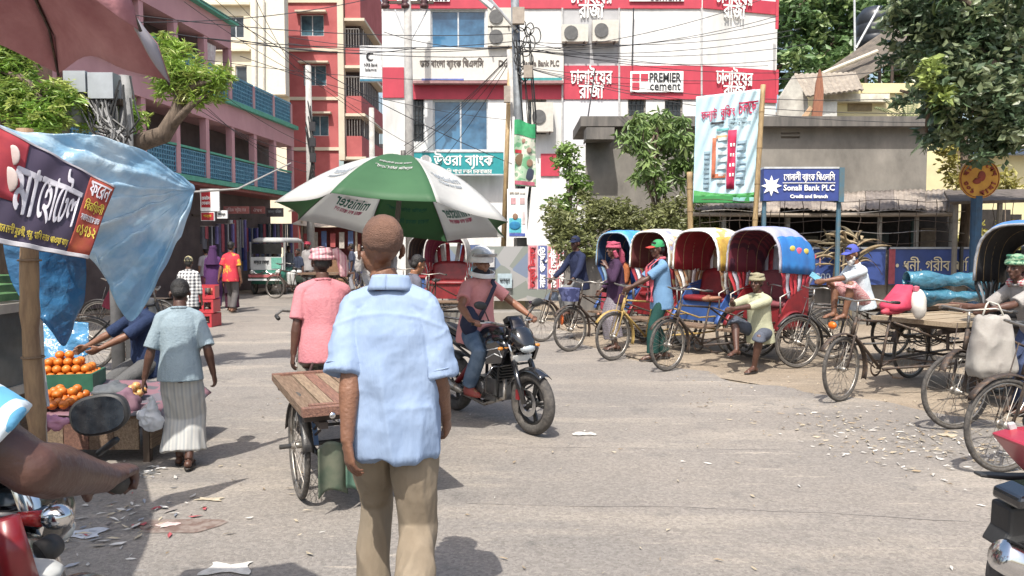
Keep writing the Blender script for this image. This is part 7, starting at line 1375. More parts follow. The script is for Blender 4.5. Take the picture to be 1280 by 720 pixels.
# ---------------------------------------------------------------- people
LB_ = cloth((0.28, 0.36, 0.50), (0.215, 0.29, 0.43), bump=0.75, bscale=5, scale=2.5, stretch=(2.2, 2.2, 0.8)); KHA = cloth((0.25, 0.205, 0.15), (0.20, 0.16, 0.115), bump=0.7, bscale=5, stretch=(2, 2, 0.9))
# the man in the pale blue shirt, seen from behind
I = person("man with shaved head in pale blue shirt and khaki trousers walking away in the foreground", (-0.50, 3.1, 0), R(-3), 1.735, pel=(0, 0, 0.91), lean=0.03, head=(-0.02, R(36)), hscale=1.2, hoff=(-0.035, 0, -0.005), hl=(-0.13, -0.20, 0.81), hr=(0.20, 0.16, 0.88), el=(-0.1, -1, 0), er=(0.2, -1, 0),
    fl=(-0.11, 0.14, 0.09), fr=(0.12, -0.26, 0.16), foot_yaw=(0.1, -0.1), kl=(0, 1, 0), kr=(0, 1, 0), skin=mat((0.20, 0.095, 0.055), (0.13, 0.06, 0.036), rough=0.52, scale=9, bump=0.25, bscale=80), top=True, tm=None, bm=KHA, bottom='trousers', hair=mat((0.19, 0.10, 0.066), (0.12, 0.066, 0.048), rough=0.85, scale=7, bump=0.6, bscale=260), vox=0.0075, wr=0.015, curl=0.55, seed=2, beard=mat((0.42, 0.40, 0.38), (0.25, 0.23, 0.22), bump=0.5, bscale=90), wide=0.86, fat=0.88, collar=False,
    gripl=((0.12, 0.02, -1), (0.75, 0.65, 0), 0.42))
def main_shirt(I):
    V = Vector; pel, up, sd_, fw, sh, nb, sec, t = I['pel'], I['up'], I['sd'], I['fw'], I['sh'], I['nb'], I['sec'], I['t']; c = MB()
    c.loft([sec(-0.10, 0.190, 0.152, 0.0), sec(-0.06, 0.193, 0.153), sec(0.0, 0.194, 0.15), sec(0.12, 0.185, 0.14), sec(0.25, 0.180, 0.137), sec(0.35, 0.168, 0.13), sec(0.42, 0.145, 0.11), sec(0.47, 0.108, 0.09), sec(0.52, 0.07, 0.072)], 32)
    for k in (-1, 1):
        EL = I['EL'][k]; c.tube([nb - up * 0.035 + sd_ * k * 0.05, sh[k] + up * 0.005 + sd_ * k * 0.01], [0.066, 0.063], 14); c.ell(sh[k] + sd_ * k * 0.006, 0.063)
        e_ = sh[k].lerp(EL, 0.94) + sd_ * k * (0.03 if k < 0 else 0.0) + V((0, 0, -0.01)); c.tube([sh[k] + sd_ * k * 0.008, sh[k].lerp(e_, 0.5) + sd_ * k * 0.012, e_], [0.063, 0.066, 0.072], 18)
    me = remesh(c, 0.0065, 2)
    rid = lambda p, f: (1 - min(1, 2.4 * abs(noise.noise(p * f)))) ** 1.25
    def fold(x, y, z):
        p = V((x, y, z)); d = 0.0
        # long drooping folds hanging from the shoulder blades, diagonal pulls at the sleeves, crumples at the hem
        back = max(0, min(1, (1.35 - z) / 0.4)); d += 0.017 * back * rid(V((x * 1.0 + 0.10 * z, y, z * 0.14 + 3)), 8)
        d += 0.008 * noise.noise(V((x * 1.2 + 0.6 * z, y, z * 0.5 + 8)) * 9) + 0.005 * noise.noise(V((x * 0.8 - 0.9 * z, y, z * 0.5 + 2)) * 13) + 0.0012 * rid(V((x * 0.8 - 0.9 * z, y, z * 0.5 + 2)), 12) + 0.0008 * rid(V((x, y, z + 4)), 30)
        k = -1 if x < 0 else 1; ax = abs(x)
        if ax > 0.15 and z > 1.1: d += 0.007 * rid(V((x * 0.7 + k * z * 0.9, y * 0.6, z * 0.5 - k * x * 0.6)), 17) * min(1, (ax - 0.15) * 12)
        d += 0.006 * max(0, 1 - abs(z - 0.98) / 0.16) * rid(V((x * 0.5 + z * 0.6, y, z * 1.0 + 1)), 10)
        yoke = math.exp(-((z - 1.345 + 0.05 * (x / 0.2) ** 2) / 0.008) ** 2) * 0.0035; d += yoke
        return d
    displace(me, fold); co = np.empty(len(me.vertices) * 3); me.vertices.foreach_get("co", co); co = co.reshape(-1, 3)
    # curved shirt tail, longer at the back and right
    m_ = co[:, 2] < 0.92; tail = np.cos(np.clip((co[:, 0] - 0.04) / 0.2, -1.4, 1.4)) ; co[:, 2] -= np.where(m_ & (np.abs(co[:, 0]) < 0.25), 0.055 * np.clip(tail, 0, 1) * np.clip((0.92 - co[:, 2]) / 0.16, 0, 1) * (co[:, 1] < 0.03), 0)
    me.vertices.foreach_set("co", co.ravel()); me.update(); st = part("shirt", fin(me, LB_), t)
    c = MB(); 
    def col(u, v): a = 2 * math.pi * u; r_ = 0.073 - 0.008 * v + 0.004 * math.cos(a); return nb + up * (0.005 + 0.05 * v + 0.008 * math.cos(a)) + sd_ * r_ * math.sin(a) - fw * (r_ * math.cos(a) + 0.004)
    c.sheet(col, 28, 4, 0.005); c.build("collar", LB_, st, True); c = MB(); c.sheet(lambda u, v: col(u, 1 - v) + (col(u, 1 - v) - nb - up * 0.03).normalized() * (0.006 + 0.012 * v) - up * 0.004 * v, 28, 4, 0.004); c.build("collar_fold", LB_, st, True)
    for k in (-1, 1):
        EL = I['EL'][k]; e_ = sh[k].lerp(EL, 0.94) + sd_ * k * (0.03 if k < 0 else 0.0) + V((0, 0, -0.01)); d = (e_ - sh[k]).normalized(); pts = []; u_ = d.orthogonal().normalized(); w_ = d.cross(u_)
        for a in np.linspace(0, 2 * math.pi, 20, endpoint=False): pts.append(e_ - d * 0.028 + (u_ * math.cos(a) + w_ * math.sin(a)) * 0.0725)
        MB().tube(pts, 0.0035, 5, closed=True).build("cuff_seam", LB_, st, True)
main_shirt(I)
# rider on the cargo tricycle in pink
PINK = cloth((0.52, 0.22, 0.24), (0.43, 0.165, 0.19)); DARKSK = SKIN_D
I = person("man in pink shirt and striped head cloth riding the cargo tricycle away from the camera", (-1.45, 5.89, 0), R(20), 1.58, pel=(0.0, 0.14, 0.93), lean=0.08, head=(0.1, 0.1), hl=(-0.27, 0.12, 0.76), hr=(0.24, 0.55, 0.98), fl=(-0.13, 0.35, 0.30), fr=(0.13, 0.42, 0.45), skin=DARKSK, tm=PINK, bm=cloth((0.22, 0.2, 0.17), (0.13, 0.12, 0.11)), bottom='lungi', sleeve=0.85, hem=0.16, lhem=0.3, vox=0.009, wr=0.007, seed=4, fat=1.08, wide=1.1)
turban_on(I, pattern_mat([(0.5, 0.3, 0.32), (0.4, 0.16, 0.2), (0.55, 0.38, 0.38), (0.45, 0.25, 0.28)], 14, 'stripe', stretch=(0.4, 0.4, 3)), [([(0.05, -0.02, 0.06), (0.11, -0.05, 0.07), (0.15, -0.06, 0.02), (0.165, -0.06, -0.08), (0.16, -0.05, -0.13)], [0.03, 0.045, 0.05, 0.045, 0.03])])
# motorcyclist and his motorbike
MS = 0.93; mo, mr = Vector((-0.19, 7.0, 0)), hd(0.60, -0.80)
motorbike("motorbike", "black motorbike ridden towards the camera through the middle of the road", mo, mr, MS)
SK_M = mat((0.24, 0.11, 0.065), (0.19, 0.085, 0.05), rough=0.45)
I = person("motorcyclist in silver helmet and pink t-shirt with a dark strap bag", mo, mr, 1.7 * MS, pel=(0, -0.27, 0.90), lean=0.13, head=(-0.02, -0.12), hl=(-0.36, 0.17, 1.05), hr=(0.36, 0.17, 1.05), el=(-1, -0.6, -0.5), er=(1, -0.6, -0.5), fl=(-0.21, -0.10, 0.36), fr=(0.21, -0.10, 0.36), kl=(-0.25, 1, 0.1), kr=(0.25, 1, 0.1), skin=SK_M, tm=cloth((0.66, 0.30, 0.29), (0.56, 0.23, 0.23)), bm=cloth((0.07, 0.11, 0.17), (0.13, 0.18, 0.25), scale=6, contrast=(0.4, 0.6)), hair=None, sleeve=0.62, hem=0.12, vox=0.009, feet='shoe', curl=1.0, gripl=((0.25, 1, -0.1), (0, 0, -1), 1.0), gripr=((-0.25, 1, -0.1), (0, 0, -1), 1.0), seed=6, collar=False, fat=1.08)
hp, hrot, t = I['hp'], I['hrot'], I['t']; SIL = mat((0.72, 0.73, 0.75), (0.6, 0.6, 0.62), rough=0.25, metal=0.1, coat=0.5)
b = MB(); b.lathe([(0.128 * math.cos(a), 0.135 * math.sin(a)) for a in np.linspace(-0.25, math.pi / 2, 10)], hp(0, -0.015, 0.03), 26, hrot @ Matrix.Diagonal((0.98, 1.12, 1.0))); hm = b.build("helmet", SIL, t, True)
b = MB(); b.sheet(lambda u, v: hp(0.122 * math.sin((u - 0.5) * 4.6), -0.0 + 0.145 * math.cos((u - 0.5) * 4.6), -0.04 - 0.065 * math.cos((u - 0.5) * 2.6) - 0.045 * v), 28, 5, 0.012); b.build("chin_bar", SIL, hm, True); b = MB(); b.sheet(lambda u, v: hp(0.125 * math.sin((u - 0.5) * 2.6), 0.145 * math.cos((u - 0.5) * 2.6) + 0.03 * v, 0.055 + 0.03 * v), 16, 3, 0.006); b.build("visor", mat((0.45, 0.46, 0.48), rough=0.1, metal=0.4), hm, True)
b = MB(); b.ell(hp(0, 0.0, -0.095), (0.09, 0.095, 0.055), hrot); b.build("face_mask", mat((0.03, 0.025, 0.03), rough=0.9), t, True); nb, up, sd_, fw, pel = I['nb'], I['up'], I['sd'], I['fw'], I['pel']
b = MB(); b.sheet(lambda u, v: nb + up * (0.02 - 0.52 * u) + sd_ * (0.08 - 0.26 * u + 0.05 * v) * -1 + fw * (0.145 + 0.02 * math.sin(u * 3) - 0.06 * (u < 0.08)), 18, 2, 0.006); b.build("bag_strap", mat((0.03, 0.03, 0.06)), t, True); blob("shoulder_bag", pel + sd_ * 0.17 + fw * 0.12 + up * 0.12, 0.13, mat((0.02, 0.025, 0.06)), t, seed=3, sq=(0.7, 0.6, 1.2), wob=0.15)
# man in lungi at left with a plastic bag
I = person("man in pale grey shirt and striped lungi walking away past the fruit stall", (-2.42, 5.5, 0), R(14), 1.40, pel=(0, 0, 0.90), lean=0.07, head=(0.55, 0.1), hl=(-0.30, 0.0, 0.80), hr=(0.27, 0.04, 0.84), fl=(-0.05, 0.16, 0.08), fr=(0.06, -0.06, 0.10), skin=SKIN_D, tm=cloth((0.27, 0.335, 0.37), (0.22, 0.28, 0.32)), bm=pattern_mat([(0.42, 0.42, 0.40), (0.33, 0.34, 0.34), (0.45, 0.44, 0.41), (0.38, 0.38, 0.37)], 5, 'stripe', 0.9), bottom='lungi', lhem=0.14, sleeve=0.95, hem=0.10, vox=0.008, wr=0.007, seed=8, wide=0.95, fat=0.93)
bag = thing("plastic_bag", "thin white plastic bag hanging from the left hand of the man in the lungi", "bag", P(190, 519, 5.45)); b = MB(); b.ell((0, 0, -0.04), (0.085, 0.05, 0.07)); b.ell((-0.05, 0, 0.0), (0.05, 0.04, 0.04)); b.tube([(0, 0, 0), (0.0, 0.0, 0.13)], [0.05, 0.008], 8); me = remesh(b, 0.006, 1); displace(me, lambda x, y, z: 0.014 * (1 - 2 * abs(noise.noise(Vector((x * 22, y * 22, z * 22)))))); part("bag_body", fin(me, mat((0.72, 0.74, 0.76), (0.6, 0.62, 0.65), rough=0.25, trans=0.4, spec=0.7)), bag)
# drivers beside the row of rickshaws
o1, r1, _ = rk[1]; NAVY = cloth((0.022, 0.028, 0.065), (0.015, 0.02, 0.045))
I = person("rickshaw driver in navy shirt and cap sitting on the farthest saddle of the row", o1, r1, 1.62, pel=(0, 0.17, 1.06), lean=0.12, head=(0.05, 0.25), hl=(-0.28, 0.56, 1.10), hr=(0.28, 0.56, 1.10), el=(-0.6, -1, -1), er=(0.6, -1, -1), fl=(-0.12, 0.50, 0.52), fr=(0.12, 0.36, 0.36), skin=SKIN_D, tm=NAVY, bm=cloth((0.2, 0.2, 0.2)), sleeve=1.85, vox=0.012, seed=9); cap_on(I, NAVY, NAVY)
I = person("rickshaw driver in purple shirt and pink head cloth standing with a hand at his chin", (1.62, 11.75, 0), R(100), 1.64, pel=(0, 0, 0.93), head=(0.05, 0.2), hl=(-0.16, 0.22, 1.36), hr=(0.2, 0.2, 0.95), el=(-0.5, 0.2, -1), er=(0.6, -0.8, 0), fl=(-0.1, 0.03, 0.09), skin=SKIN_D, tm=cloth((0.055, 0.028, 0.06), (0.035, 0.018, 0.04)), bm=pattern_mat([(0.12, 0.1, 0.14), (0.3, 0.28, 0.28), (0.12, 0.1, 0.14), (0.2, 0.18, 0.2)], 9, 'check'), bottom='lungi', lhem=0.3, sleeve=1.8, hem=0.16, vox=0.011, seed=10)
turban_on(I, cloth((0.42, 0.09, 0.14), (0.32, 0.06, 0.10)), [([(0.0, -0.06, 0.02), (0.02, -0.13, -0.08), (0.03, -0.15, -0.2), (0.05, -0.14, -0.28)], [0.06, 0.07, 0.06, 0.03]), ([(0.07, 0.02, -0.02), (0.06, -0.02, -0.12)], [0.03, 0.04]), ([(-0.07, 0.02, -0.02), (-0.06, -0.02, -0.12)], [0.03, 0.04])])
I = person("rickshaw driver in red and green cap and red scarf holding a handlebar", (2.12, 10.75, 0), R(98), 1.66, pel=(0, 0, 0.93), head=(0.08, 0.1), hl=(-0.06, 0.50, 1.06), hr=(0.2, 0.45, 1.0), el=(-0.3, -0.6, -1), er=(0.6, -0.8, -0.6), fl=(-0.1, 0.16, 0.09), fr=(0.1, -0.1, 0.09), skin=SKIN_D, tm=cloth((0.15, 0.27, 0.42), (0.12, 0.22, 0.36)), bm=cloth((0.02, 0.07, 0.06), (0.015, 0.05, 0.045)), sleeve=0.85, hem=0.18, skirtk=1.15, vox=0.011, seed=11); cap_on(I, mat((0.03, 0.28, 0.10)), mat((0.5, 0.04, 0.03)))
nb, up, sd_, fw, t = I['nb'], I['up'], I['sd'], I['fw'], I['t']; scm = pattern_mat([(0.5, 0.05, 0.08), (0.55, 0.2, 0.22), (0.45, 0.04, 0.07), (0.5, 0.07, 0.1)], 14, 'check')
for k in (-1, 1): MB().sheet(lambda u, v: nb + up * (0.03 - 0.62 * u) + sd_ * (k * 0.075 + 0.10 * (v - 0.5)) + fw * (0.03 + 0.13 * min(1, u * 6) + 0.02 * math.sin(u * 9 + v * 5)), 20, 6, 0.006).build("scarf", scm, t, True)
MB().tube([nb + up * 0.035 + sd_ * 0.085 * math.cos(a) - fw * 0.075 * math.sin(a) for a in np.linspace(-0.3, math.pi + 0.3, 12)], 0.022, 8).build("scarf", scm, t, True)
I = person("driver in khaki shirt and head cloth sitting at the side of the nearest hooded rickshaw", (3.28, 10.0, 0), R(128), 1.62, pel=(0, 0, 0.52), lean=0.12, head=(0.05, 0.15), hl=(0.02, 0.60, 0.86), hr=(0.08, 0.55, 0.96), el=(-0.8, -0.3, -0.8), er=(0.8, -0.3, -0.5), fl=(-0.16, 0.36, 0.08), fr=(0.02, 0.50, 0.30), kl=(-0.5, 1, 0.5), kr=(0.3, 1, 0.8), skin=SKIN_D, tm=cloth((0.42, 0.42, 0.29), (0.35, 0.35, 0.24)), bm=cloth((0.10, 0.11, 0.14), (0.06, 0.07, 0.09)), bottom='shorts', sleeve=1.1, hem=0.15, skirtk=1.2, vox=0.010, seed=12); turban_on(I, cloth((0.30, 0.27, 0.18)), [([(0.0, -0.08, 0.03), (0.02, -0.12, -0.06)], [0.05, 0.04])])
I = person("bearded man in blue cap and white shirt squatting on the rear cargo tricycle", (4.5, 9.75, 0), R(103), 1.55, pel=(0, 0, 1.0), lean=0.22, head=(0.15, 0.1), hl=(-0.02, 0.62, 1.30), hr=(0.1, 0.45, 1.25), el=(-0.3, -0.3, -1), er=(0.6, 0, -1), fl=(-0.12, 0.36, 0.83), fr=(0.14, 0.34, 0.83), kl=(-0.2, 0.6, 1), kr=(0.3, 0.6, 1), skin=SKIN, tm=cloth((0.55, 0.60, 0.62), (0.42, 0.47, 0.52)), bm=pattern_mat([(0.42, 0.14, 0.15), (0.5, 0.36, 0.34), (0.35, 0.1, 0.12), (0.5, 0.3, 0.28)], 10, 'check'), bottom='shorts', sleeve=1.0, hem=0.1, vox=0.010, seed=13, skirtk=1.2, beard=mat((0.55, 0.53, 0.5))); cap_on(I, cloth((0.08, 0.10, 0.38)), cloth((0.08, 0.10, 0.38)))
I = person("man in green head cloth leaning on the black rickshaw's handlebar at the right edge", (5.05, 7.35, 0), R(100), 1.62, pel=(0, -0.1, 0.88), lean=0.5, head=(-0.1, 0.15), hl=(-0.12, 0.62, 1.08), hr=(0.2, 0.58, 1.08), el=(-0.5, -0.2, -1), er=(0.5, -0.2, -1), fl=(-0.1, 0.1, 0.09), skin=SKIN_D, tm=cloth((0.33, 0.31, 0.29), (0.26, 0.24, 0.23)), bm=cloth((0.06, 0.08, 0.15)), sleeve=0.9, hem=0.12, vox=0.010, seed=14); turban_on(I, pattern_mat([(0.04, 0.16, 0.09), (0.2, 0.32, 0.2), (0.03, 0.12, 0.07)], 12, 'noise')); nb, up, sd_, fw, t = I['nb'], I['up'], I['sd'], I['fw'], I['t']; MB().tube([nb + up * 0.03 + sd_ * 0.09 * math.cos(a) - fw * 0.08 * math.sin(a) for a in np.linspace(-0.9, math.pi + 0.9, 14)], 0.035, 8).build("scarf", pattern_mat([(0.5, 0.45, 0.42), (0.4, 0.1, 0.12)], 12, 'check'), t, True)
person("passenger in an orange head scarf seated in the blue hooded rickshaw", o1 + Vector((0, 0, 0)), r1, 1.5, pel=(0, -1.0, 0.95), hl=(-0.1, -0.7, 1.0), hr=(0.1, -0.7, 1.0), fl=(-0.1, -0.55, 0.5), fr=(0.1, -0.55, 0.5), skin=SKIN_L, tm=cloth((0.35, 0.12, 0.05)), bm=cloth((0.3, 0.05, 0.07)), sleeve=1.8, vox=0.014, seed=15)
# people near the poles and behind the umbrella
I = person("woman in lilac dress standing in the gap behind the pole cluster", (P(662, 350, 20.3).x, 20.3, 0), R(150), 1.58, skin=SKIN, tm=cloth((0.3, 0.2, 0.38)), bm=cloth((0.25, 0.17, 0.33)), bottom='lungi', lhem=0.05, sleeve=1.8, hem=0.3, vox=0.014, seed=16, hat='wrap'); turban_on(I, cloth((0.4, 0.28, 0.42)), [([(0, -0.05, 0), (0, -0.08, -0.2), (0, -0.08, -0.4)], [0.09, 0.11, 0.12])])
person("dark-haired man seen over the right shoulder of the man in blue", (P(514, 400, 9.0).x, 9.0, 0), R(-60), 1.49, head=(0.35, 0), skin=mat((0.27, 0.12, 0.06), rough=0.45), tm=cloth((0.12, 0.12, 0.15)), bm=cloth((0.1, 0.1, 0.1)), vox=0.012, seed=17)
person("vendor in pale green cloth bending near the pink-shirted man's cart", (P(446, 400, 9.5).x, 9.5, 0), R(70), 1.32, lean=0.25, skin=SKIN_D, tm=cloth((0.36, 0.45, 0.32)), bm=cloth((0.2, 0.2, 0.2)), vox=0.014, seed=18) if False else None
# street people at left
I = person("man in red and yellow jersey walking away up the street", (-6.74, 18.2, 0), R(-5), 1.66, hl=(-0.27, -0.08, 0.85), fl=(-0.08, 0.12, 0.1), fr=(0.08, -0.12, 0.1), skin=SKIN, tm=mat((0.5, 0.03, 0.05), (0.62, 0.40, 0.04), scale=2.6, contrast=(0.44, 0.5), rough=0.8), bm=cloth((0.12, 0.11, 0.11)), vox=0.013, seed=19, sleeve=0.8)
I = person("woman in long purple robe and black head scarf walking beside the jersey man", (-7.6, 19.3, 0), R(0), 1.56, skin=SKIN, tm=cloth((0.09, 0.035, 0.12)), bm=cloth((0.08, 0.03, 0.10)), bottom='lungi', lhem=0.02, sleeve=1.9, hem=0.4, vox=0.014, seed=20, hat='burqa', skirtk=1.25); turban_on(I, cloth((0.07, 0.03, 0.09)), [([(0, -0.04, 0), (0, -0.05, -0.2), (0, -0.05, -0.38)], [0.10, 0.15, 0.2])])
I = person("woman in black robe walking in front of the purple robed woman", (-6.98, 18.9, 0), R(20), 1.36, skin=SKIN, tm=cloth((0.03, 0.015, 0.03)), bm=cloth((0.05, 0.015, 0.03)), bottom='lungi', lhem=0.02, sleeve=1.9, hem=0.4, vox=0.014, seed=21, hat='burqa', skirtk=1.2); turban_on(I, cloth((0.03, 0.02, 0.04)), [([(0, -0.04, 0), (0, -0.05, -0.2), (0, -0.05, -0.38)], [0.10, 0.15, 0.2])])
I = person("person in black and white checked shirt and khaki cap standing by the red crates", (-5.5, 12.9, 0), R(5), 1.40, skin=SKIN_D, tm=pattern_mat([(0.05, 0.05, 0.06), (0.35, 0.35, 0.35), (0.7, 0.7, 0.68)], 4.5, 'check'), bm=cloth((0.04, 0.045, 0.06)), vox=0.011, seed=22, hem=0.22, sleeve=1.5); cap_on(I, cloth((0.38, 0.34, 0.2)), cloth((0.38, 0.34, 0.2)), False)
for i, (px, Y, H_, rz_, sk, c1, c2, lb, kw) in enumerate((
    (374, 23.5, 1.45, 150, SKIN_D, (0.04, 0.05, 0.08), (0.6, 0.6, 0.58), "person in dark shirt and white trousers perched on a cart beside the auto-rickshaw", dict(pel=(0, 0, 0.95), fl=(-.12, .35, .45), fr=(.12, .35, .45))),
    (386, 25.5, 1.68, 170, SKIN_D, (0.35, 0.33, 0.33), (0.1, 0.1, 0.1), "man with a red head cloth standing behind the seated white-trousered one", {}),
    (441, 26, 1.62, 100, SKIN_D, (0.07, 0.08, 0.12), (0.3, 0.3, 0.33), "person in dark clothes standing near the stall left of the blue shirted man", {}),
    (449, 28, 1.6, 200, SKIN, (0.55, 0.55, 0.55), (0.05, 0.05, 0.1), "person in pale top standing farther back near the stall", {}),
    (362, 27, 1.55, 180, SKIN_D, (0.3, 0.3, 0.34), (0.06, 0.06, 0.06), "person in grey shirt just behind the auto-rickshaw", {}),
    (272, 25, 1.6, 0, SKIN_D, (0.05, 0.10, 0.16), (0.05, 0.05, 0.06), "person in dark teal top at the shop door of the pink building", {}),
    (258, 23, 1.5, 30, SKIN_L, (0.55, 0.5, 0.52), (0.3, 0.1, 0.15), "person in white top at the rack below the red shop sign", {}))):
    I = person(lb, (P(px, 350, Y).x, Y, 0), R(rz_), H_, skin=sk, tm=cloth(c1), bm=cloth(c2), vox=0.018, seed=30 + i, **kw)
    if i == 1: turban_on(I, cloth((0.35, 0.05, 0.08)))
trike("cargo_trike", "empty cargo tricycle carrying the seated figure beside the auto-rickshaw", "cargo tricycle", (P(378, 345, 22.6).x, 22.6, 0), R(70), kind='van', deckz=0.8)
for i, (px, Y, rz_, lb) in enumerate(((458, 27, 60, "parked bicycle among the clutter behind the pink-shirted man, left one"), (470, 26, 40, "parked bicycle among the clutter, right behind the blue shirt's collar"), (160, 12.8, 85, "parked bicycle in the shade beyond the cyclist"))): bicycle("bicycle", lb, (P(px, 345, Y).x, Y, 0), R(rz_))
# cyclist in maroon shirt at left
bo, br = Vector((-5.0, 9.9, 0)), R(-78); bicycle("bicycle", "old black bicycle ridden by the man in the maroon shirt", bo, br, BLACKP)
I = person("cyclist in maroon shirt and grey trousers riding past the fruit stall", bo, br, 1.55, pel=(0, -0.14, 1.03), lean=0.35, head=(-0.1, -0.1), hl=(-0.3, 0.18, 1.14), hr=(0.3, 0.18, 1.14), el=(-0.7, -0.5, -1), er=(0.7, -0.5, -1), fl=(-0.12, 0.24, 0.55), fr=(0.12, 0.02, 0.27), skin=SKIN, tm=cloth((0.18, 0.03, 0.05), (0.13, 0.02, 0.035)), bm=cloth((0.36, 0.36, 0.35)), sleeve=0.9, vox=0.010, seed=40)
# fruit seller
I = person("fruit seller in navy shirt reaching across his stall under the hanging tarpaulin", (-3.35, 6.95, 0), R(150), 1.5, pel=(0, 0, 0.66), lean=0.12, hl=(0.12, 0.50, 0.80), hr=(0.52, 0.36, 0.80), el=(-0.8, 0, -1), er=(0.9, 0, -1), fl=(-0.12, 0.25, 0.09), fr=(0.12, 0.25, 0.09), skin=SKIN, tm=cloth((0.025, 0.04, 0.09), (0.015, 0.025, 0.06)), bm=cloth((0.1, 0.1, 0.1)), sleeve=0.95, vox=0.010, seed=41)
# ---------------------------------------------------------------- auto rickshaw
t = thing("auto_rickshaw", "green and white battery auto-rickshaw facing the camera up the street", "auto-rickshaw", (-7.95, 25.4, 0), R(178)); AG = mat((0.03, 0.15, 0.10), (0.02, 0.11, 0.08), rough=0.4); AW = mat((0.55, 0.56, 0.55), (0.45, 0.46, 0.45), rough=0.5)
b = MB(); b.loft([((0, 0.35, 0.35), (0.55, 0, 0), (0, 0.5, 0)), ((0, 0.35, 0.62), (0.58, 0, 0), (0, 0.55, 0)), ((0, 0.25, 0.80), (0.58, 0, 0), (0, 0.45, 0))], 20, 0.5); b.build("front_body", AG, t, True)
b = MB(); b.loft([((0, -0.75, 0.35), (0.62, 0, 0), (0, 0.75, 0)), ((0, -0.75, 0.85), (0.62, 0, 0), (0, 0.75, 0))], 20, 0.3); b.build("rear_body", AG, t, True)
b = MB(); b.loft([((0, -0.45, 1.70), (0.60, 0, 0), (0, 1.15, 0)), ((0, -0.45, 1.80), (0.58, 0, 0), (0, 1.1, 0)), ((0, -0.45, 1.86), (0.45, 0, 0), (0, 0.95, 0))], 24, 0.4); b.build("roof", mat((0.42, 0.42, 0.40), (0.3, 0.3, 0.3)), t, True)
for x in (-0.56, 0.56):
    for y in (0.62, -0.3, -1.4): MB().rod((x, y, 0.8), (x, y * 0.95, 1.72), 0.03).build("roof_post", mat((0.3, 0.3, 0.3)), t)
MB().box((0, 0.66, 1.02), (1.06, 0.03, 0.42)).build("apron_panel", AW, t); MB().box((0, 0.67, 1.50), (0.98, 0.02, 0.34)).build("windscreen", mat((0.03, 0.03, 0.03), rough=0.1), t); MB().box((-0.32, 0.685, 1.03), (0.34, 0.012, 0.36)).build("sticker", mat((0.15, 0.42, 0.33)), t)
text("lettering", "মায়ের েদায়া", BLK, t, (0.18, 0.69, 1.05), 0.16, 0.5, rot=(0, 0, math.pi))
MB().box((0, 0.9, 0.62), (1.05, 0.05, 0.09)).build("bumper", mat((0.5, 0.15, 0.15)), t); MB().box((0, 0.92, 0.50), (1.05, 0.05, 0.06)).build("bumper", WHT, t)
for x in (-0.42, 0.42): MB().ell((x, 0.84, 0.74), (0.09, 0.06, 0.07)).build("headlight", mat((0.6, 0.6, 0.55), rough=0.1), t, True)
MB().tube([(x_, 0.86, 0.80 - 0.12 * math.sin(abs(x_) * 7)) for x_ in np.linspace(-0.5, 0.5, 14)], 0.02, 6).build("grille_trim", CHROME, t, True)
for x, y in ((-0.5, 0.45), (0.5, 0.45), (-0.55, -1.0), (0.55, -1.0)): wheel(t, (x, y, 0.26), 0.26, 0.05, 8, 'alloy', STEEL)
person("driver of the auto-rickshaw behind its dark windscreen", (-7.95, 25.4, 0), R(178), 1.5, pel=(0, -0.1, 0.75), hl=(-0.15, 0.35, 1.0), hr=(0.15, 0.35, 1.0), fl=(-.12, .3, .42), fr=(.12, .3, .42), skin=SKIN_D, tm=cloth((0.1, 0.1, 0.12)), bm=cloth((0.1, 0.1, 0.1)), vox=0.016, seed=50)
# ---------------------------------------------------------------- near motorbikes
SB = 1.14; no, nr = Vector((-1.20, 1.27, 0)), R(3); REDB2 = mat((0.22, 0.015, 0.02), (0.16, 0.01, 0.015), rough=0.35, coat=0.3)
nb_ = motorbike("motorbike", "dark motorbike with red cowl edge cut off by the lower left corner, seen from behind", no, nr, SB)
for c_ in kids(nb_):
    if c_.name.startswith(("turn_signal", "side_stripe", "number_plate", "tank_shroud")): bpy.data.objects.remove(c_); continue
    if c_.name.startswith("mirror_stalk"):
        bpy.data.objects.remove([k for k in kids(c_)][0]); bpy.data.objects.remove(c_)
mp = (P(125, 521, 1.50) - no) / SB; ms = MB(); rotm = Matrix.Rotation(R(-12), 3, 'Y')
t = MB().tube([(0.30, 0.26, 1.06), tuple(mp + Vector((0.02, 0.02, -0.05)))], 0.006, 6).build("mirror_stalk", PLAST, nb_, True)
b = MB(); b.loft([(mp + Vector((0, 0.03, 0)), rotm @ Vector((0.028, 0, 0)), rotm @ Vector((0, 0, 0.018))), (mp + Vector((0, 0.016, 0)), rotm @ Vector((0.048, 0, 0)), rotm @ Vector((0, 0, 0.034))), (mp, rotm @ Vector((0.0515, 0, 0)), rotm @ Vector((0, 0, 0.0365))), (mp - Vector((0, 0.004, 0)), rotm @ Vector((0.050, 0, 0)), rotm @ Vector((0, 0, 0.035)))], 32, 0.8); m_ = b.build("mirror", PLAST, t, True)
b = MB(); b.loft([(mp - Vector((0, 0.0045, 0)), rotm @ Vector((0.0465, 0, 0)), rotm @ Vector((0, 0, 0.032))), (mp - Vector((0, 0.0055, 0)), rotm @ Vector((0.046, 0, 0)), rotm @ Vector((0, 0, 0.0315)))], 32, 0.8); b.build("mirror_glass", mat((0.10, 0.10, 0.105), (0.03, 0.03, 0.035), rough=0.08, metal=0.7, scale=30), t)
sp = (P(70, 650, 1.62) - no) / SB; MB().tube([sp + Vector((-0.06, 0, 0.0)), sp + Vector((-0.015, 0, 0.0))], [0.013, 0.016], 12).build("turn_signal", mat((0.35, 0.02, 0.02), rough=0.25), nb_, True); MB().ell(sp + Vector((0.012, 0, 0.003)), (0.03, 0.026, 0.024), None, 20, 14).build("turn_signal_shell", CHROME, nb_, True)
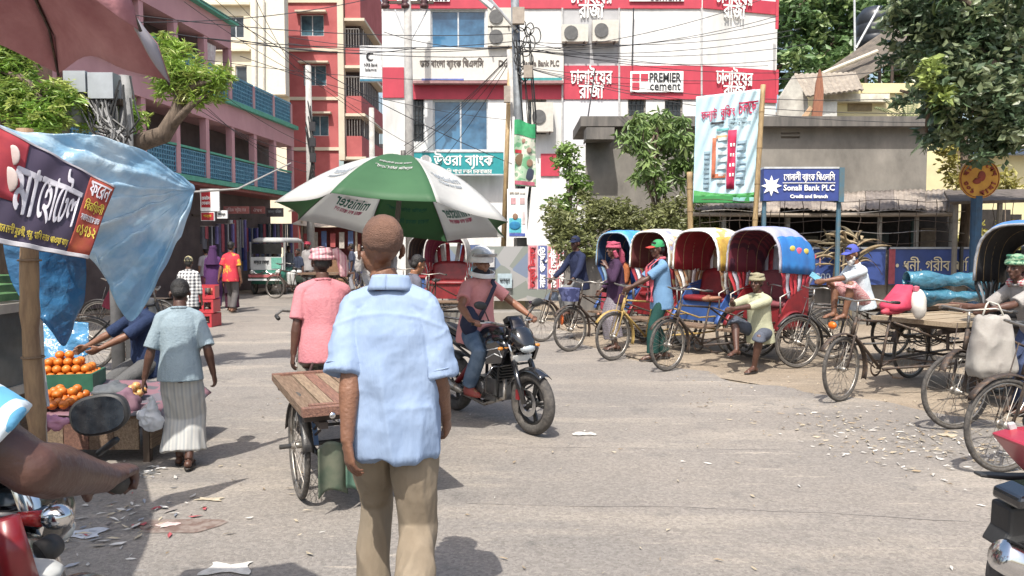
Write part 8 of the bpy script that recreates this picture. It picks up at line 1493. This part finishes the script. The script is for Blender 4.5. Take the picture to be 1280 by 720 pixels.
sp = (P(62, 692, 1.62) - no) / SB; MB().tube([sp + Vector((0, -0.012, 0)), sp + Vector((0, 0.03, 0))], [0.026, 0.024], 20).build("horn", PLAST, nb_, True); b = MB(); b.ell((P(30, 722, 1.5) - no) / SB, (0.07, 0.06, 0.02)); b.build("instrument_cover", mat((0.5, 0.5, 0.48)), nb_, True); 
pp = (P(10, 690, 1.45) - no) / SB; MB().tube([pp + Vector((0.0, 0, 0.055)), pp + Vector((0.02, 0, -0.06))], [0.022, 0.03], 10).build("cowl_edge", REDB2, nb_, True)
STR = pattern_mat([(0.12, 0.38, 0.58), (0.12, 0.38, 0.58), (0.62, 0.68, 0.7), (0.12, 0.36, 0.56), (0.5, 0.6, 0.66)], 5.5, 'stripe', 0.85, stretch=(1, 1, 1))
person("motorbike rider in blue and white striped sleeve, mostly outside the left edge", no, nr, 1.7 * SB, pel=(0, -0.25, 0.88), lean=0.18, hl=(-0.36, 0.16, 1.04), hr=(0.36, 0.155, 1.045), el=(-1, -0.6, -0.3), er=(0.85, -0.7, -0.35), fl=(-0.2, -0.1, 0.36), fr=(0.2, -0.1, 0.36), skin=mat((0.085, 0.04, 0.03), (0.065, 0.03, 0.023), rough=0.4, scale=9, bump=0.15, bscale=70), tm=STR, bm=cloth((0.05, 0.05, 0.07)), sleeve=0.80, vox=0.007, curl=1.05, gripl=((0.2, 1, -0.1), (0, 0, -1), 1.05), gripr=((-0.2, 1, -0.12), (0, 0, -1), 1.05), seed=51, fat=1.05, wide=1.1)
nb2 = motorbike("motorbike", "black and red motorbike whose tail and chrome exhaust enter at the lower right corner", (2.90, 3.0, 0), R(-88), 1.04, mat((0.48, 0.02, 0.05), (0.4, 0.015, 0.04), rough=0.2, coat=0.8))
for c_ in kids(nb2):
    if c_.name.startswith(("tail_bracket", "rear_mudguard", "tail_light", "tail_panel", "grab_rail")): bpy.data.objects.remove(c_)
def nearpoly(name, pts, Y, th, m):
    o = nb2.location.copy(); iv = Matrix.Rotation(-nb2.rotation_euler.z, 3, 'Z'); vs = []
    for dy in (0, -th):
        for (a, b2) in pts: q = P(a, b2, Y); vs.append(iv @ (q + Vector((0, dy, 0)) - o) / 1.04)
    n = len(pts); b = MB(); b.add(vs, [tuple(range(n)), tuple(range(2 * n - 1, n - 1, -1))] + [(i, i + n, (i + 1) % n + n, (i + 1) % n) for i in range(n)]); o_ = b.build(name, m, nb2); bv = o_.modifiers.new("b", 'BEVEL'); bv.width = 0.012; bv.segments = 2; return o_
RC = mat((0.36, 0.02, 0.04), (0.28, 0.015, 0.03), rough=0.35, coat=0.3)
nearpoly("red_cowl", [(1236, 540), (1262, 533), (1340, 528), (1340, 640), (1292, 602), (1262, 572)], 2.78, 0.22, RC); nearpoly("silver_stripe", [(1256, 528), (1266, 526), (1275, 548), (1330, 590), (1330, 600), (1268, 560)], 2.76, 0.015, mat((0.45, 0.45, 0.46), rough=0.4)); nearpoly("number_sticker", [(1270, 566), (1292, 580), (1292, 592), (1268, 574)], 2.775, 0.004, WHT)
nearpoly("tail_lamp_housing", [(1240, 606), (1262, 599), (1330, 594), (1330, 622), (1262, 616), (1238, 620)], 2.80, 0.16, GLOSS); nearpoly("rear_mudflap", [(1238, 622), (1330, 616), (1330, 668), (1258, 664), (1224, 671), (1236, 652)], 2.84, 0.12, PLAST); nearpoly("lamp_bracket", [(1216, 588), (1250, 590), (1330, 590), (1330, 597), (1250, 596), (1216, 592)], 2.88, 0.05, PLAST)
iv = Matrix.Rotation(-nb2.rotation_euler.z, 3, 'Z'); a_, b_2 = [iv @ (P(x_, y_, 2.7) - nb2.location) / 1.04 for x_, y_ in ((1247, 690), (1345, 742))]; MB().tube([a_, a_.lerp(b_2, 0.04), a_.lerp(b_2, 0.3), b_2], [0.045, 0.058, 0.066, 0.07], 24).build("exhaust_silencer", CHROME, nb2, True)
# ---------------------------------------------------------------- litter
rg = random.Random(12)
def litter(name, label, n, area, s0, s1, ms, seed, shape='leaf'):
    rg = random.Random(seed); groups = [MB() for _ in ms]
    for _ in range(n):
        x, y = area(rg); s = rg.uniform(s0, s1); a = rg.uniform(0, 6.28); w = s * rg.uniform(0.12, 0.4); m_ = rg.randrange(len(ms)); c, sn = math.cos(a), math.sin(a); zz = [rg.uniform(0.004, 0.016) for _ in range(5)]
        pts = [(-s, 0), (-0.2 * s, w * rg.uniform(.5, 1)), (s, rg.uniform(-.3, .3) * w), (0.3 * s, -w), (-0.5 * s, -w * 0.6)]
        groups[m_].add([(x + px * c - py * sn, y + px * sn + py * c, zz[i] + 0.002) for i, (px, py) in enumerate(pts)], [(0, 3, 2, 1), (0, 4, 3)])
    for b, m_ in zip(groups, ms): b.build(name, m_, label=label, cat="litter", kind="stuff")
PAP = mat((0.56, 0.54, 0.50), (0.4, 0.38, 0.35), scale=20); HUSK = mat((0.45, 0.39, 0.29), (0.32, 0.27, 0.19), scale=20); TANL = mat((0.30, 0.23, 0.15), (0.22, 0.17, 0.11), scale=20)
def A1(r_):
    while True:
        x = r_.uniform(-3.4, 4.2); y = r_.uniform(3.5, 10.5)
        if noise.noise(Vector((x * 1.1, y * 1.1, 3))) > r_.uniform(-0.5, 0.5): return x, y
litter("road_litter", "scattered paper scraps and dry leaf bits over the road", 190, A1, 0.012, 0.035, [PAP, HUSK, TANL], 1)
def A2(r_): x = r_.gauss(3.45, 0.6); y = r_.gauss(6.25, 0.6) - (x - 3.3) * 0.25; return x, y
litter("husk_litter", "pale dry husks and leaves strewn round the rickshaw wheels on the right", 420, A2, 0.012, 0.045, [HUSK, PAP, TANL], 2)
def A3(r_): return r_.uniform(1.8, 6.5), r_.uniform(6.5, 11)
litter("verge_litter", "small leaf scraps over the sandy verge below the rickshaws", 300, A3, 0.01, 0.03, [HUSK, TANL], 3)
def A4(r_): return r_.gauss(-2.35, 0.25), r_.gauss(4.3, 0.35)
litter("shade_litter", "white and red paper scraps in the shade at the foot of the bamboo post", 110, A4, 0.012, 0.05, [PAP, PAP, HUSK, PAP, mat((0.3, 0.32, 0.36)), mat((0.25, 0.22, 0.2)), mat((0.4, 0.08, 0.09))], 4)
def A5(r_): return r_.gauss(-2.75, 0.15), r_.gauss(5.35, 0.12)
litter("stall_litter", "crumpled foil and paper heaped beneath the fruit stall's corner", 90, A5, 0.015, 0.05, [PAP, mat((0.12, 0.12, 0.12)), mat((0.5, 0.5, 0.52))], 5)
for i, (px, py, w_, d_, lb, m_) in enumerate(((730, 543, 0.18, 0.10, "flat white card lying on the road to the right of the motorbike", PAP), (285, 712, 0.22, 0.12, "crumpled white plastic sheet on the road at the bottom left", PAP), (262, 625, 0.16, 0.05, "long pale strip of paper on the road near the lungi man", HUSK), (105, 668, 0.2, 0.13, "largest torn white paper lying in the shade by the post", mat((0.5, 0.52, 0.56))), (1185, 545, 0.14, 0.10, "heap of pale husks at the front wheel on the right", HUSK), (210, 657, 0.12, 0.06, "red and white wrapper on the edge of the shade", mat((0.6, 0.45, 0.42))))):
    p = G(px, py); b = MB(); b.sheet(lambda u, v: ((u - 0.5) * w_ * (1 + 0.2 * math.sin(v * 5 + i)), (v - 0.5) * d_ * (1 + 0.3 * math.sin(u * 7 + i)), 0.008 + 0.006 * abs(noise.noise(Vector((u * 4, v * 4, i))))), 10, 6, 0.002); b.build("paper_scrap", m_, loc=p, rot=(0, 0, 0.3 * math.sin(i * 3) if i else 0), label=lb, cat="litter")
